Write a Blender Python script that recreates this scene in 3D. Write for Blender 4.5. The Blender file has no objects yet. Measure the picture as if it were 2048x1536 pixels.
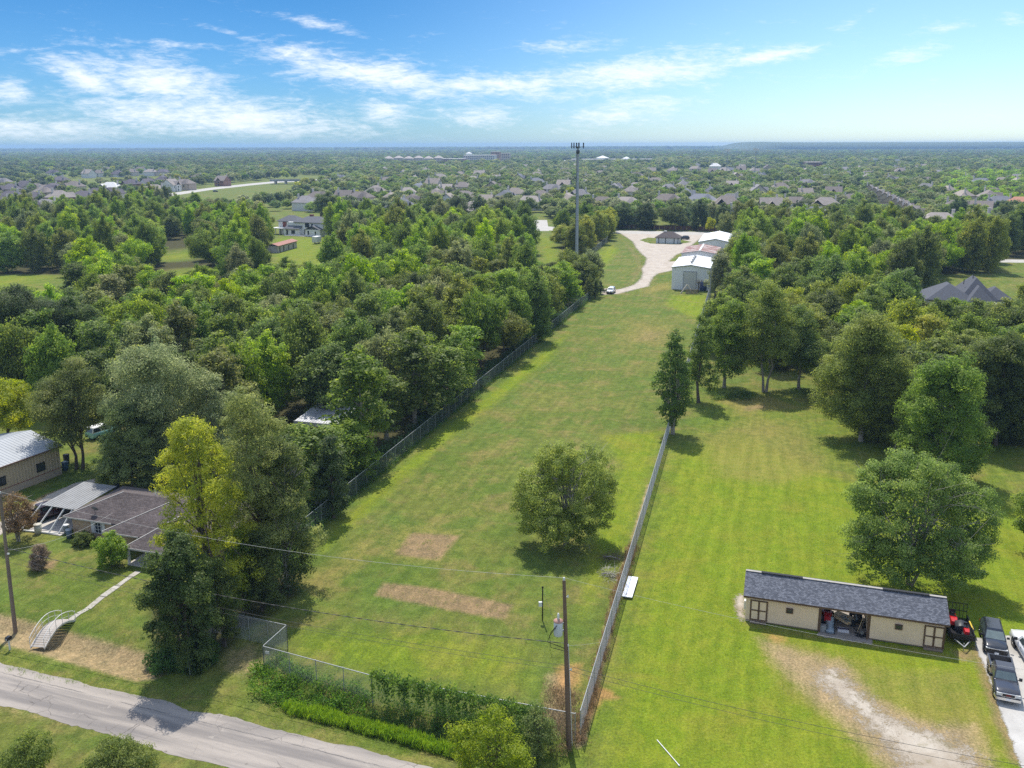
import bpy, bmesh, math, random
import numpy as np
from mathutils import Vector, Matrix, Euler
R = math.radians
scene = bpy.context.scene
COL = scene.collection
# ------------------------------------------------------------------ camera
CAMH = 42.0; FPX = 1750.0; CY = 670.0; HY = 290.0; ROLL = 0.0035
PITCH = math.atan((CY - HY) / FPX)
cam_d = bpy.data.cameras.new('camera'); cam = bpy.data.objects.new('camera', cam_d); COL.objects.link(cam)
cam_d.sensor_width = 36.0; cam_d.lens = FPX / 2048 * 36.0
cam_d.shift_y = -(768 - CY) / 2048.0
cam_d.clip_start = 0.5; cam_d.clip_end = 40000
cam.matrix_world = Matrix.Translation((0, 0, CAMH)) @ Euler((math.pi / 2 - PITCH, 0, 0)).to_matrix().to_4x4() @ Euler((0, 0, -ROLL)).to_matrix().to_4x4()
scene.camera = cam
# ------------------------------------------------------------------ view
scene.view_settings.view_transform = 'Standard'; scene.view_settings.look = 'None'
scene.view_settings.exposure = 0.78; scene.view_settings.gamma = 1.0; scene.view_settings.use_curve_mapping = False
scene.cycles.max_bounces = 6; scene.cycles.diffuse_bounces = 3; scene.cycles.glossy_bounces = 2
scene.cycles.transmission_bounces = 3; scene.cycles.transparent_max_bounces = 8; scene.cycles.volume_bounces = 0
scene.cycles.use_denoising = False
# ------------------------------------------------------------------ sun
SUN_EL = 60.0; SUN_AZ = -9.0      # azimuth measured from +Y towards +X
sd = bpy.data.lights.new('sun', 'SUN'); sun = bpy.data.objects.new('sun', sd); COL.objects.link(sun)
sd.energy = 3.45; sd.angle = R(0.53); sd.color = (1.0, 0.94, 0.84)
sv = Vector((math.sin(R(SUN_AZ)) * math.cos(R(SUN_EL)), math.cos(R(SUN_AZ)) * math.cos(R(SUN_EL)), math.sin(R(SUN_EL))))
sun.rotation_euler = sv.to_track_quat('Z', 'Y').to_euler(); sun.location = (0, 0, 120)

# ------------------------------------------------------------------ node helper
class NT:
    def __init__(s, tree): s.t = tree; s.n = tree.nodes; s.l = tree.links
    def new(s, typ, **kw):
        nd = s.n.new(typ)
        for k, v in kw.items(): setattr(nd, k, v)
        return nd
    def set(s, sock, v):
        if hasattr(v, 'is_output') or isinstance(v, bpy.types.NodeSocket): s.l.new(v, sock)
        elif isinstance(v, (tuple, list)):
            v = tuple(v)
            if len(sock.default_value) == 4 and len(v) == 3: v = v + (1.0,)
            sock.default_value = v
        else: sock.default_value = v
    def m(s, op, a, b=0.0, c=0.0, clamp=False):
        nd = s.new('ShaderNodeMath', operation=op); nd.use_clamp = clamp
        s.set(nd.inputs[0], a); s.set(nd.inputs[1], b)
        if len(nd.inputs) > 2: s.set(nd.inputs[2], c)
        return nd.outputs[0]
    def add(s, a, b): return s.m('ADD', a, b)
    def sub(s, a, b): return s.m('SUBTRACT', a, b)
    def mul(s, a, b): return s.m('MULTIPLY', a, b)
    def ss(s, x, a, b):                     # smoothstep
        nd = s.new('ShaderNodeMapRange', interpolation_type='SMOOTHSTEP'); s.set(nd.inputs[0], x)
        s.set(nd.inputs[1], a); s.set(nd.inputs[2], b); return nd.outputs[0]
    def lin(s, x, a, b, c=0.0, d=1.0):
        nd = s.new('ShaderNodeMapRange'); s.set(nd.inputs[0], x)
        for i, v in enumerate((a, b, c, d)): s.set(nd.inputs[1 + i], v)
        return nd.outputs[0]
    def mix(s, f, a, b, blend='MIX'):
        nd = s.new('ShaderNodeMix', data_type='RGBA', blend_type=blend); s.set(nd.inputs[0], f)
        s.set(nd.inputs[6], a); s.set(nd.inputs[7], b); return nd.outputs[2]
    def noise(s, vec, scale=1.0, detail=4.0, rough=0.55, dist=0.0, out=0):
        nd = s.new('ShaderNodeTexNoise')
        if vec is not None: s.l.new(vec, nd.inputs['Vector'])
        s.set(nd.inputs['Scale'], scale); nd.inputs['Detail'].default_value = detail
        nd.inputs['Roughness'].default_value = rough; nd.inputs['Distortion'].default_value = dist
        return nd.outputs[out]
    def vec(s, x, y, z=0.0):
        nd = s.new('ShaderNodeCombineXYZ'); s.set(nd.inputs[0], x); s.set(nd.inputs[1], y); s.set(nd.inputs[2], z); return nd.outputs[0]
    def sep(s, v):
        nd = s.new('ShaderNodeSeparateXYZ'); s.l.new(v, nd.inputs[0]); return nd.outputs
    def mapping(s, v, scale=(1, 1, 1), rot=(0, 0, 0), loc=(0, 0, 0)):
        nd = s.new('ShaderNodeMapping'); s.l.new(v, nd.inputs[0]); nd.inputs[1].default_value = loc
        nd.inputs[2].default_value = rot; nd.inputs[3].default_value = scale; return nd.outputs[0]
    def hsv(s, c, h=0.5, sa=1.0, v=1.0):
        nd = s.new('ShaderNodeHueSaturation'); s.set(nd.inputs[0], h); s.set(nd.inputs[1], sa); s.set(nd.inputs[2], v); s.set(nd.inputs[4], c); return nd.outputs[0]
    def bump(s, h, strength=0.3, dist=0.05):
        nd = s.new('ShaderNodeBump'); s.set(nd.inputs['Height'], h); s.set(nd.inputs['Strength'], strength); nd.inputs['Distance'].default_value = dist; return nd.outputs[0]
# ------------------------------------------------------------------ world sky
world = bpy.data.worlds.new('World'); scene.world = world; world.use_nodes = True
w = NT(world.node_tree); w.n.clear()
sky = w.new('ShaderNodeTexSky', sky_type='NISHITA'); sky.sun_disc = False
sky.sun_elevation = R(SUN_EL); sky.sun_rotation = R(SUN_AZ); sky.altitude = 100; sky.air_density = 1.0; sky.dust_density = 0.3; sky.ozone_density = 2.0
tc = w.new('ShaderNodeTexCoord'); dx, dy, dz = w.sep(tc.outputs['Generated'])
az = w.m('MULTIPLY', w.m('ARCTAN2', dx, dy), 180 / math.pi)
el = w.m('MULTIPLY', w.m('ARCSINE', dz), 180 / math.pi)
def az_el(px, py):
    x = (px - 1024) / FPX; dn = (py - CY) / FPX
    d = Vector((x, math.cos(PITCH) - dn * math.sin(PITCH), -math.sin(PITCH) - dn * math.cos(PITCH))).normalized()
    return math.degrees(math.atan2(d.x, d.y)), math.degrees(math.asin(d.z))
skycol = w.hsv(sky.outputs[0], 0.5, 1.0, 1.0)
# deeper blue high up, paler to the horizon and towards the right of the view, going on all round
deep = w.mix(w.ss(el, -3.0, 12.0), (0.173, 0.303, 0.50), (0.077, 0.213, 0.355))
deep = w.mix(w.ss(el, 12.0, 40.0), deep, (0.85, 1.0, 1.15))
deep = w.mix(w.mul(w.ss(w.m('COSINE', w.mul(w.sub(az, 62.0), math.pi / 180)), 0.25, 1.0), 0.50), deep, (0.88, 0.96, 1.0))
skycol = w.mix(1.0, skycol, deep, 'MULTIPLY')
def blob(px, py, rx, ry, ang=0.0, amp=1.0):
    a0, e0 = az_el(px, py); a1, _ = az_el(px + rx, py); _, e1 = az_el(px, py - ry)
    ra, re = abs(a1 - a0), abs(e1 - e0); c, s_ = math.cos(R(ang)), math.sin(R(ang))
    u = w.sub(az, a0); v = w.sub(el, e0)
    p = w.mul(w.add(w.mul(u, c), w.mul(v, s_)), 1 / ra); q = w.mul(w.sub(w.mul(v, c), w.mul(u, s_)), 1 / re)
    return w.mul(w.m('EXPONENT', w.mul(w.add(w.mul(p, p), w.mul(q, q)), -1.0)), amp)
cov = None
for b in ((330, 165, 170, 60, -12), (450, 235, 330, 55, -4), (90, 265, 200, 42, 0), (180, 160, 110, 34, -25), (760, 150, 240, 40, -9), (1000, 170, 220, 26, 0), (1270, 150, 250, 40, 6),
          (1520, 118, 130, 18, 8), (1250, 225, 160, 32, 10, .8), (960, 232, 100, 26, 0, .8), (590, 105, 90, 22, -6, .9), (770, 225, 70, 40, 0, .8), (1130, 92, 120, 16, 2, .65), (640, 48, 120, 12, -10, .6),
          (1810, 115, 90, 22, 14, .55), (1880, 62, 90, 12, 8, .5), (350, 85, 110, 10, -3, .55), (470, 68, 90, 10, -14, .6), (1730, 30, 70, 14, 30, .45), (20, 180, 60, 30, 0, .9), (20, 98, 50, 12, 0, .5), (2030, 45, 40, 20, 0, .5)):
    x = blob(*b); cov = x if cov is None else w.m('MAXIMUM', cov, x)
rest = w.mul(w.noise(w.vec(w.mul(az, 0.03), w.mul(el, 0.09), 3.1), 1.0, 2), 1.35)
outside = w.m('MAXIMUM', w.ss(w.m('ABSOLUTE', az), 34.0, 44.0), w.ss(el, 11.0, 15.0))
cov = w.m('MAXIMUM', cov, w.mul(outside, w.ss(rest, 0.40, 0.80)))
pv = w.vec(w.add(w.mul(az, 0.30), w.mul(el, 0.30)), w.sub(w.mul(el, 1.15), w.mul(az, 0.10)), 0.0)
n1 = w.noise(pv, 1.0, 12, 0.66, 0.7)
n2 = w.noise(w.vec(w.add(w.mul(az, 1.1), w.mul(el, 1.6)), w.sub(w.mul(el, 4.2), w.mul(az, 0.3)), 5.0), 1.0, 9, 0.68, 0.4)
dens = w.add(w.mul(cov, 0.78), w.mul(w.sub(w.add(w.mul(n1, 0.55), w.mul(n2, 0.45)), 0.5), 2.3))
cl = w.mul(w.ss(dens, 0.12, 1.05), 0.95)
cl = w.mul(cl, w.ss(el, -0.3, 1.2))
SKY_K = 0.15
cloudcol = (0.62 / SKY_K, 0.66 / SKY_K, 0.70 / SKY_K)
bg = w.new('ShaderNodeBackground'); w.set(bg.inputs[0], w.mix(cl, skycol, cloudcol)); bg.inputs[1].default_value = SKY_K
wo = w.new('ShaderNodeOutputWorld'); w.l.new(bg.outputs[0], wo.inputs[0])

# ------------------------------------------------------------------ photo ray -> ground point
def G(px, py, z=0.0):
    x, y = px - ROLL * (py - CY), py + ROLL * (px - 1024)
    u = x - 1024; v = y - CY; c, s = math.cos(PITCH), math.sin(PITCH)
    d = Vector((u, FPX * c - v * s, -FPX * s - v * c)); t = (z - CAMH) / d.z
    return Vector((d.x * t, d.y * t, z))
def PX(p):
    c, s = math.cos(PITCH), math.sin(PITCH); Z = p[2] - CAMH
    dep = p[1] * c - Z * s; dn = -p[1] * s - Z * c
    x = 1024 + FPX * p[0] / dep; y = CY + FPX * dn / dep
    return x + ROLL * (y - CY), y - ROLL * (x - 1024)
def HT(px, yb, yt):
    g = G(px, yb); lo, hi = 0.0, 80.0
    for _ in range(50):
        m_ = (lo + hi) / 2
        if PX((g.x, g.y, m_))[1] > yt: lo = m_
        else: hi = m_
    return lo
def MPP(px, py):                      # metres per photo pixel at a ground point
    g = G(px, py); return (g.y * math.cos(PITCH) + CAMH * math.sin(PITCH)) / FPX

# ------------------------------------------------------------------ object helpers
def tag(o, label=None, cat=None, group=None, kind=None):
    if label: o['label'] = label
    if cat: o['category'] = cat
    if group: o['group'] = group
    if kind: o['kind'] = kind
    return o
def empty(name, loc=(0, 0, 0), rz=0.0, label=None, cat=None, group=None):
    o = bpy.data.objects.new(name, None); COL.objects.link(o); o.location = loc; o.rotation_euler = (0, 0, rz)
    o.empty_display_size = 0.2
    return tag(o, label, cat, group)
def link(name, me, parent=None, loc=None, rz=None):
    o = bpy.data.objects.new(name, me); COL.objects.link(o)
    if parent is not None: o.parent = parent
    if loc is not None: o.location = loc
    if rz is not None: o.rotation_euler = (0, 0, rz)
    return o
def kids(o): return [c for c in COL.objects if c.parent is o]
def copy_tree(o, parent=None, table=None):
    c = o.copy(); COL.objects.link(c)
    if parent is not None: c.parent = parent
    for ch in list(o.children): copy_tree(ch, c)
    return c
class MB:
    """mesh builder"""
    def __init__(s): s.v = []; s.f = []; s.sm = []; s.mi = []
    def face(s, pts, smooth=False, mi=0):
        b = len(s.v); s.v += [tuple(p) for p in pts]; s.f.append(tuple(range(b, b + len(pts)))); s.sm.append(smooth); s.mi.append(mi)
    def add(s, vs, fs, smooth=False, mi=0):
        b = len(s.v); s.v += [tuple(p) for p in vs]
        for f in fs: s.f.append(tuple(i + b for i in f)); s.sm.append(smooth); s.mi.append(mi)
    def box(s, c, d, rz=0.0, mi=0, taper=1.0, M=None):
        x, y, z = d[0] / 2, d[1] / 2, d[2] / 2; vs = []
        for k, t in ((-z, 1.0), (z, taper)):
            for (a, b) in ((-x, -y), (x, -y), (x, y), (-x, y)):
                p = Vector((a * t, b * t, k))
                if M is not None: p = M @ p
                if rz: p = Matrix.Rotation(rz, 3, 'Z') @ p
                vs.append(p + Vector(c))
        s.add(vs, [(0, 3, 2, 1), (4, 5, 6, 7), (0, 1, 5, 4), (1, 2, 6, 5), (2, 3, 7, 6), (3, 0, 4, 7)], mi=mi)
    def bar(s, a, b, w, h=None, mi=0):
        a, b = Vector(a), Vector(b); d = b - a; L = d.length; h = h or w
        q = d.to_track_quat('X', 'Z').to_matrix(); s.box((a + b) / 2, (L, w, h), M=q, mi=mi)
    def tube(s, pts, r, n=6, cap=True, smooth=True, mi=0):
        pts = [Vector(p) for p in pts]; rs = r if isinstance(r, (list, tuple)) else [r] * len(pts)
        vs = []; fs = []; up = None
        for i, p in enumerate(pts):
            d = (pts[min(i + 1, len(pts) - 1)] - pts[max(i - 1, 0)]).normalized()
            if up is None: up = Vector((0, 0, 1)) if abs(d.z) < 0.9 else Vector((1, 0, 0))
            a = d.cross(up).normalized(); b = a.cross(d).normalized(); up = b
            for k in range(n):
                t = 2 * math.pi * k / n; vs.append(p + (a * math.cos(t) + b * math.sin(t)) * rs[i])
        for i in range(len(pts) - 1):
            for k in range(n):
                k2 = (k + 1) % n; fs.append((i * n + k, i * n + k2, (i + 1) * n + k2, (i + 1) * n + k))
        s.add(vs, fs, smooth, mi)
        if cap: s.add(vs[:n], [tuple(range(n))], mi=mi); s.add(vs[-n:], [tuple(reversed(range(n)))], mi=mi)
    def lathe(s, prof, c=(0, 0, 0), n=16, smooth=True, axis='Z', mi=0):
        vs = []; fs = []
        for (r, z) in prof:
            for k in range(n):
                t = 2 * math.pi * k / n; p = Vector((r * math.cos(t), r * math.sin(t), z))
                if axis == 'Y': p = Vector((p.x, p.z, p.y))
                if axis == 'X': p = Vector((p.z, p.x, p.y))
                vs.append(p + Vector(c))
        for i in range(len(prof) - 1):
            for k in range(n):
                k2 = (k + 1) % n; fs.append((i * n + k, i * n + k2, (i + 1) * n + k2, (i + 1) * n + k))
        s.add(vs, fs, smooth, mi)
    def loft(s, rings, smooth=True, caps=True, mi=0):
        n = len(rings[0]); vs = [p for r_ in rings for p in r_]; fs = []
        for i in range(len(rings) - 1):
            for k in range(n):
                k2 = (k + 1) % n; fs.append((i * n + k, i * n + k2, (i + 1) * n + k2, (i + 1) * n + k))
        s.add(vs, fs, smooth, mi)
        if caps: s.face(list(reversed(rings[0])), mi=mi); s.face(rings[-1], mi=mi)
    def mesh(s, name, mats):
        me = bpy.data.meshes.new(name); me.from_pydata(s.v, [], s.f)
        if not isinstance(mats, (list, tuple)): mats = [mats]
        for m_ in mats: me.materials.append(m_)
        me.polygons.foreach_set('use_smooth', s.sm); me.polygons.foreach_set('material_index', s.mi); me.update(); return me
    def build(s, name, mats, parent=None, **kw):
        return link(name, s.mesh(name, mats), parent, **kw)
def fix_normals(o):
    bm = bmesh.new(); bm.from_mesh(o.data); bmesh.ops.remove_doubles(bm, verts=bm.verts, dist=1e-5); bmesh.ops.recalc_face_normals(bm, faces=bm.faces); bm.to_mesh(o.data); bm.free(); return o

# ------------------------------------------------------------------ materials
MATS = {}
def newmat(name):
    m_ = bpy.data.materials.new(name); m_.use_nodes = True; t = NT(m_.node_tree); t.n.clear()
    out = t.new('ShaderNodeOutputMaterial'); pb = t.new('ShaderNodeBsdfPrincipled'); t.l.new(pb.outputs[0], out.inputs[0]); return m_, t, pb, out
def pmat(name, col, rough=0.7, var=0.12, scale=1.5, metal=0.0, bump=0.0, bscale=20.0, spec=0.4, dirt=None, dirt_amt=0.0, objcol=False, coat=0.0):
    if name in MATS: return MATS[name]
    m_, t, pb, out = newmat(name); tc_ = t.new('ShaderNodeTexCoord'); P = tc_.outputs['Object']
    base = col
    if objcol:
        oi = t.new('ShaderNodeObjectInfo'); base = oi.outputs['Color']
    n_ = t.noise(P, scale, 5, 0.6)
    c = t.mix(1.0, base, t.mix(n_, ((1 - var * 2) * .88,) * 3, ((1 + var * 2) * .88,) * 3), 'MULTIPLY') if var else base
    if dirt is not None:
        d = t.ss(t.noise(t.mapping(P, loc=(7, 3, 1)), scale * 0.6, 7, 0.65), 0.5, 0.72); c = t.mix(t.mul(d, dirt_amt), c, dirt)
    t.set(pb.inputs['Base Color'], c); pb.inputs['Roughness'].default_value = rough; pb.inputs['Metallic'].default_value = metal
    pb.inputs['Specular IOR Level'].default_value = spec; pb.inputs['Coat Weight'].default_value = coat
    if bump: t.l.new(t.bump(t.noise(P, bscale, 4), bump, 0.03), pb.inputs['Normal'])
    MATS[name] = m_; return m_
HAZE = 1.25e-4
# =================================================================== GROUND
def GP(pts): return [(G(*p).x, G(*p).y) for p in pts]
def seg_dist(X, Y, pts, closed=True):
    d = np.full(X.shape, 1e9); n = len(pts)
    for i in range(n if closed else n - 1):
        ax, ay = pts[i]; bx, by = pts[(i + 1) % n]; vx, vy = bx - ax, by - ay; L = vx * vx + vy * vy + 1e-12
        t = np.clip(((X - ax) * vx + (Y - ay) * vy) / L, 0, 1); d = np.minimum(d, np.hypot(X - ax - t * vx, Y - ay - t * vy))
    return d
def inside(X, Y, pts):
    r = np.zeros(X.shape, bool); n = len(pts)
    for i in range(n):
        ax, ay = pts[i]; bx, by = pts[(i + 1) % n]
        with np.errstate(divide='ignore', invalid='ignore'):
            r ^= ((ay > Y) != (by > Y)) & (X < (bx - ax) * (Y - ay) / (by - ay + 1e-12) + ax)
    return r
def pmask(X, Y, pts, soft):
    d = seg_dist(X, Y, pts); d = np.where(inside(X, Y, pts), d, -d); t = np.clip((d + soft) / (2 * soft), 0, 1); return t * t * (3 - 2 * t)
DITCH = [GP([(-260, 1180), (0, 1252), (110, 1278), (290, 1330)]), GP([(575, 1395), (700, 1425), (900, 1478), (1110, 1530)])]
def zg(x, y):
    x = np.asarray(x, float); y = np.asarray(y, float); z = np.zeros(np.broadcast(x, y).shape)
    for L, dep, wd in ((DITCH[0], 0.75, 1.5), (DITCH[1], 0.7, 1.6)):
        d = seg_dist(x, y, L, False); z = np.minimum(z, -dep * np.exp(-(d / wd) ** 2))
    return z
def GZ(px, py):
    g = G(px, py); g.z = float(zg(g.x, g.y)); return g

xs = np.concatenate([[-12000, -5000, -2500, -1200, -600, -350, -220, -160, -130], np.arange(-110, 100.1, 0.6), [115, 140, 180, 260, 400, 700, 1400, 2800, 5500, 12000]])
ys = np.concatenate([[-300, -60, 0, 20], np.arange(30, 125, 0.5), np.arange(125, 345, 1.3), [360, 400, 450, 520, 620, 760, 950, 1200, 1600, 2300, 3500, 5500, 8500, 14000]])
gx, gy = np.meshgrid(xs, ys); nx, ny = len(xs), len(ys)
gz = zg(gx, gy) + 0.0
rng = np.random.default_rng(5)
gme = bpy.data.meshes.new('ground')
co = np.stack([gx, gy, gz], -1).reshape(-1, 3)
i = np.arange((ny - 1) * (nx - 1)); r_, c_ = i // (nx - 1), i % (nx - 1); a = r_ * nx + c_
quads = np.stack([a, a + 1, a + nx + 1, a + nx], -1)
def np_mesh(me, co, faces):
    k = faces.shape[1]
    me.vertices.add(len(co)); me.vertices.foreach_set('co', co.astype(np.float32).ravel())
    me.loops.add(faces.size); me.loops.foreach_set('vertex_index', faces.astype(np.int32).ravel())
    me.polygons.add(len(faces)); me.polygons.foreach_set('loop_start', np.arange(0, faces.size, k, dtype=np.int32)); me.update(calc_edges=True)
np_mesh(gme, co, quads)
gme.polygons.foreach_set('use_smooth', np.ones(len(quads), bool))
A = np.zeros((ny, nx, 4)); B = np.zeros((ny, nx, 4)); A[..., 3] = 1; B[..., 3] = 1
def paint(arr, ch, px, soft, amp=1.0, grd=False):
    pts = px if grd else GP(px); P_ = np.array(pts); m = soft + 1
    sel = (gx > P_[:, 0].min() - m) & (gx < P_[:, 0].max() + m) & (gy > P_[:, 1].min() - m) & (gy < P_[:, 1].max() + m)
    v = pmask(gx[sel], gy[sel], pts, soft) * amp; arr[..., ch][sel] = np.maximum(arr[..., ch][sel], v)
def strip(arr, ch, px, wd, soft, amp=1.0):
    pts = GP(px); d = seg_dist(gx, gy, pts, False); t = np.clip((wd + soft - d) / (2 * soft), 0, 1); v = t * t * (3 - 2 * t) * amp; arr[..., ch] = np.maximum(arr[..., ch], v)
# A: 0 bare brown dirt, 1 dry grass, 2 lush lawn ; B: 0 orange soil, 1 straw, 2 woodland floor
paint(A, 0, [(822, 1063), (925, 1070), (880, 1123), (783, 1110)], 1.1, .85)
paint(A, 0, [(765, 1163), (850, 1172), (1030, 1208), (1012, 1241), (925, 1228), (745, 1192)], 1.1, .9)
paint(A, 1, [(790, 1040), (940, 1055), (900, 1150), (740, 1120)], 2.0, .6)
paint(B, 0, [(1105, 1330), (1172, 1322), (1165, 1372), (1130, 1400), (1105, 1390)], 1.2, .8)
paint(B, 0, [(1180, 1368), (1215, 1375), (1255, 1400), (1205, 1402), (1185, 1440), (1160, 1490), (1150, 1470)], 0.8, .9)
paint(B, 0, [(1190, 1182), (1215, 1188), (1212, 1202), (1195, 1198)], 0.7, .6)
paint(B, 0, [(1285, 955), (1305, 950), (1298, 968), (1285, 966)], 0.7, .5)
strip(B, 1, [(1160, 1490), (1182, 1400), (1235, 1180), (1265, 1090), (1300, 970)], 0.45, 0.5, .85)
strip(B, 1, [(1300, 970), (1335, 890)], 0.25, 0.5, .5)
paint(B, 1, [(1085, 1340), (1150, 1340), (1150, 1480), (1080, 1460)], 1.5, .75)
strip(B, 1, [(-260, 1180), (0, 1254), (110, 1282), (300, 1335)], 1.9, 1.2, 1.0)
paint(B, 1, [(140, 1270), (300, 1300), (300, 1345), (150, 1300)], 1.2, .9)
paint(B, 1, [(440, 1290), (530, 1275), (560, 1320), (490, 1370), (420, 1340)], 2.0, .6)
paint(B, 1, [(0, 1395), (300, 1440), (520, 1510), (560, 1580), (200, 1480), (-100, 1420)], 1.2, .42)
paint(A, 1, [(-100, 1290), (300, 1375), (500, 1440), (900, 1520), (880, 1560), (430, 1440), (-100, 1325)], 1.2, .55)
paint(A, 2, [(1180, 1500), (1250, 1200), (1335, 905), (1480, 860), (1700, 960), (2300, 1050), (2300, 1600), (1180, 1600)], 6.0, .95)
paint(A, 2, [(1335, 905), (1400, 760), (1650, 790), (2300, 950), (2300, 1250), (1600, 1100)], 5.0, .45)
paint(A, 1, [(1370, 880), (1500, 820), (1640, 850), (1690, 950), (1560, 985), (1400, 960)], 5.0, .62)
paint(A, 1, [(1420, 800), (1540, 790), (1620, 820), (1480, 825)], 2.0, .8); paint(A, 0, [(1475, 812), (1530, 805), (1545, 818), (1490, 826)], 1.5, .6)
paint(A, 1, [(1240, 640), (1375, 650), (1340, 700), (1215, 690)], 9.0, .75); paint(A, 0, [(1265, 655), (1365, 660), (1335, 690), (1240, 685)], 9.0, .58)
paint(A, 1, [(930, 880), (1010, 860), (1060, 880), (960, 1000), (800, 1000)], 7.0, .5)
paint(A, 1, [(1060, 760), (1140, 740), (1130, 790), (1050, 830)], 6.0, .5)
paint(A, 1, [(700, 1080), (780, 1040), (760, 1120), (640, 1190), (560, 1180), (640, 1120)], 2.5, .6)
paint(A, 2, [(1200, 870), (1330, 860), (1260, 1090), (1160, 1240), (1170, 1100), (1235, 930)], 2.5, .9)
paint(A, 2, [(640, 1075), (870, 870), (1100, 690), (1140, 660), (1100, 720), (900, 880), (700, 1060), (640, 1110)], 2.5, .9)
paint(A, 2, [(560, 1260), (900, 1250), (1080, 1290), (1080, 1390), (760, 1370), (580, 1320)], 4.0, .65)
paint(A, 2, [(1340, 590), (1425, 590), (1410, 650), (1330, 610)], 4.0, .9); paint(A, 2, [(1150, 560), (1170, 520), (1230, 485), (1240, 500), (1200, 550)], 4, .9)
paint(A, 0, [(1235, 470), (1275, 500), (1290, 530), (1280, 560), (1230, 590), (1255, 560), (1270, 530), (1250, 495)], 4.0, .6)
paint(A, 1, [(1270, 580), (1345, 560), (1345, 580), (1290, 590)], 4, .8)
strip(A, 0, [(1235, 588), (1300, 593), (1400, 606)], 0.6, 0.9, .8)
strip(A, 1, [(1195, 720), (1190, 800), (1205, 860)], 0.4, 0.6, .6)
# halo of the worn gravel track in front of the shed
paint(B, 1, [(1500, 1262), (1600, 1295), (1700, 1320), (1760, 1390), (1850, 1435), (1960, 1440), (2015, 1560), (1820, 1610), (1690, 1470), (1610, 1400), (1530, 1320)], 2.4, .80)
paint(A, 1, [(1480, 1255), (1620, 1280), (1790, 1330), (1940, 1330), (2010, 1440), (2030, 1580), (1780, 1610), (1650, 1460), (1540, 1380)], 2.0, .6)
paint(B, 0, [(1510, 1258), (1580, 1268), (1590, 1290), (1540, 1290)], 1.2, .7)
strip(A, 0, [(1958, 1300), (1978, 1362), (2002, 1432), (2036, 1520)], 0.9, 0.9, .7); paint(A, 0, [(1890, 1300), (1950, 1290), (1965, 1330), (1920, 1325)], 1, .7)
strip(A, 1, [(1470, 1200), (1500, 1250), (1640, 1275), (1890, 1312)], 0.6, 0.6, .7)
# house yard, drive strips
paint(A, 1, [(60, 1110), (130, 1105), (120, 1150), (70, 1145)], 1.5, .7); paint(A, 0, [(80, 1120), (118, 1118), (112, 1138), (75, 1142)], 0.8, .8)
paint(A, 1, [(140, 1085), (230, 1110), (220, 1130), (140, 1105)], 1.5, .6)
strip(A, 0, [(20, 1040), (100, 992), (190, 962)], 1.2, 0.8, .8)
# woodland floors
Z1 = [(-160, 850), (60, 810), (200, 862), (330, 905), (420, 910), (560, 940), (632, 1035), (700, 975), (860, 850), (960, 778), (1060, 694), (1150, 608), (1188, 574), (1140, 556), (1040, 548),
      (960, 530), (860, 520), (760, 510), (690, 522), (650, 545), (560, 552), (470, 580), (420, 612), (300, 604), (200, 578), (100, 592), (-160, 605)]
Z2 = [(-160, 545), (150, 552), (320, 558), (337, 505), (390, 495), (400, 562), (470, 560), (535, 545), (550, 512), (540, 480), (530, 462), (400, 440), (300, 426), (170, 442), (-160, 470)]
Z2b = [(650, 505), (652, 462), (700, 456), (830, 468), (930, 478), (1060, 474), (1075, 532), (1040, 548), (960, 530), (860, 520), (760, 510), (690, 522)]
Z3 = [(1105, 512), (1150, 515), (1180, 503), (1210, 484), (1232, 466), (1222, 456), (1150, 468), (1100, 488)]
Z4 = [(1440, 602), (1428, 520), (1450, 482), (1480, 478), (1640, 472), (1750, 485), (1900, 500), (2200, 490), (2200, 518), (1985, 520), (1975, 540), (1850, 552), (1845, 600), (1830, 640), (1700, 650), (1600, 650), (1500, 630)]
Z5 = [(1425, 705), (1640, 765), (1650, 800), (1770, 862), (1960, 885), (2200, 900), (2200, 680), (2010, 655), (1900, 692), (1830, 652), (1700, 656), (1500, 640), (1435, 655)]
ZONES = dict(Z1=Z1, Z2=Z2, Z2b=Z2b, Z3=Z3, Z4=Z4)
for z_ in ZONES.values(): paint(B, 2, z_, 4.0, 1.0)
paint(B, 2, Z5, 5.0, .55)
paint(B, 2, [(290, 1200), (600, 1130), (610, 1190), (500, 1260), (430, 1330), (290, 1340)], 2.0, .8)
for p_ in ([(320, 485), (394, 484), (402, 580), (328, 588)], [(540, 474), (658, 470), (662, 548), (545, 566)], [(-160, 545), (150, 552), (150, 600), (60, 620), (-160, 628)], [(1068, 470), (1108, 472), (1140, 548), (1110, 560), (1088, 556)]):
    pts = GP(p_); B[..., 2] *= 1 - pmask(gx, gy, pts, 4.0); paint(A, 2, p_, 5.0, .7)
for (arr, nm) in ((A, 'cover_a'), (B, 'cover_b')):
    at = gme.attributes.new(nm, 'FLOAT_COLOR', 'POINT'); at.data.foreach_set('color', arr.astype(np.float32).ravel())

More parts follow.
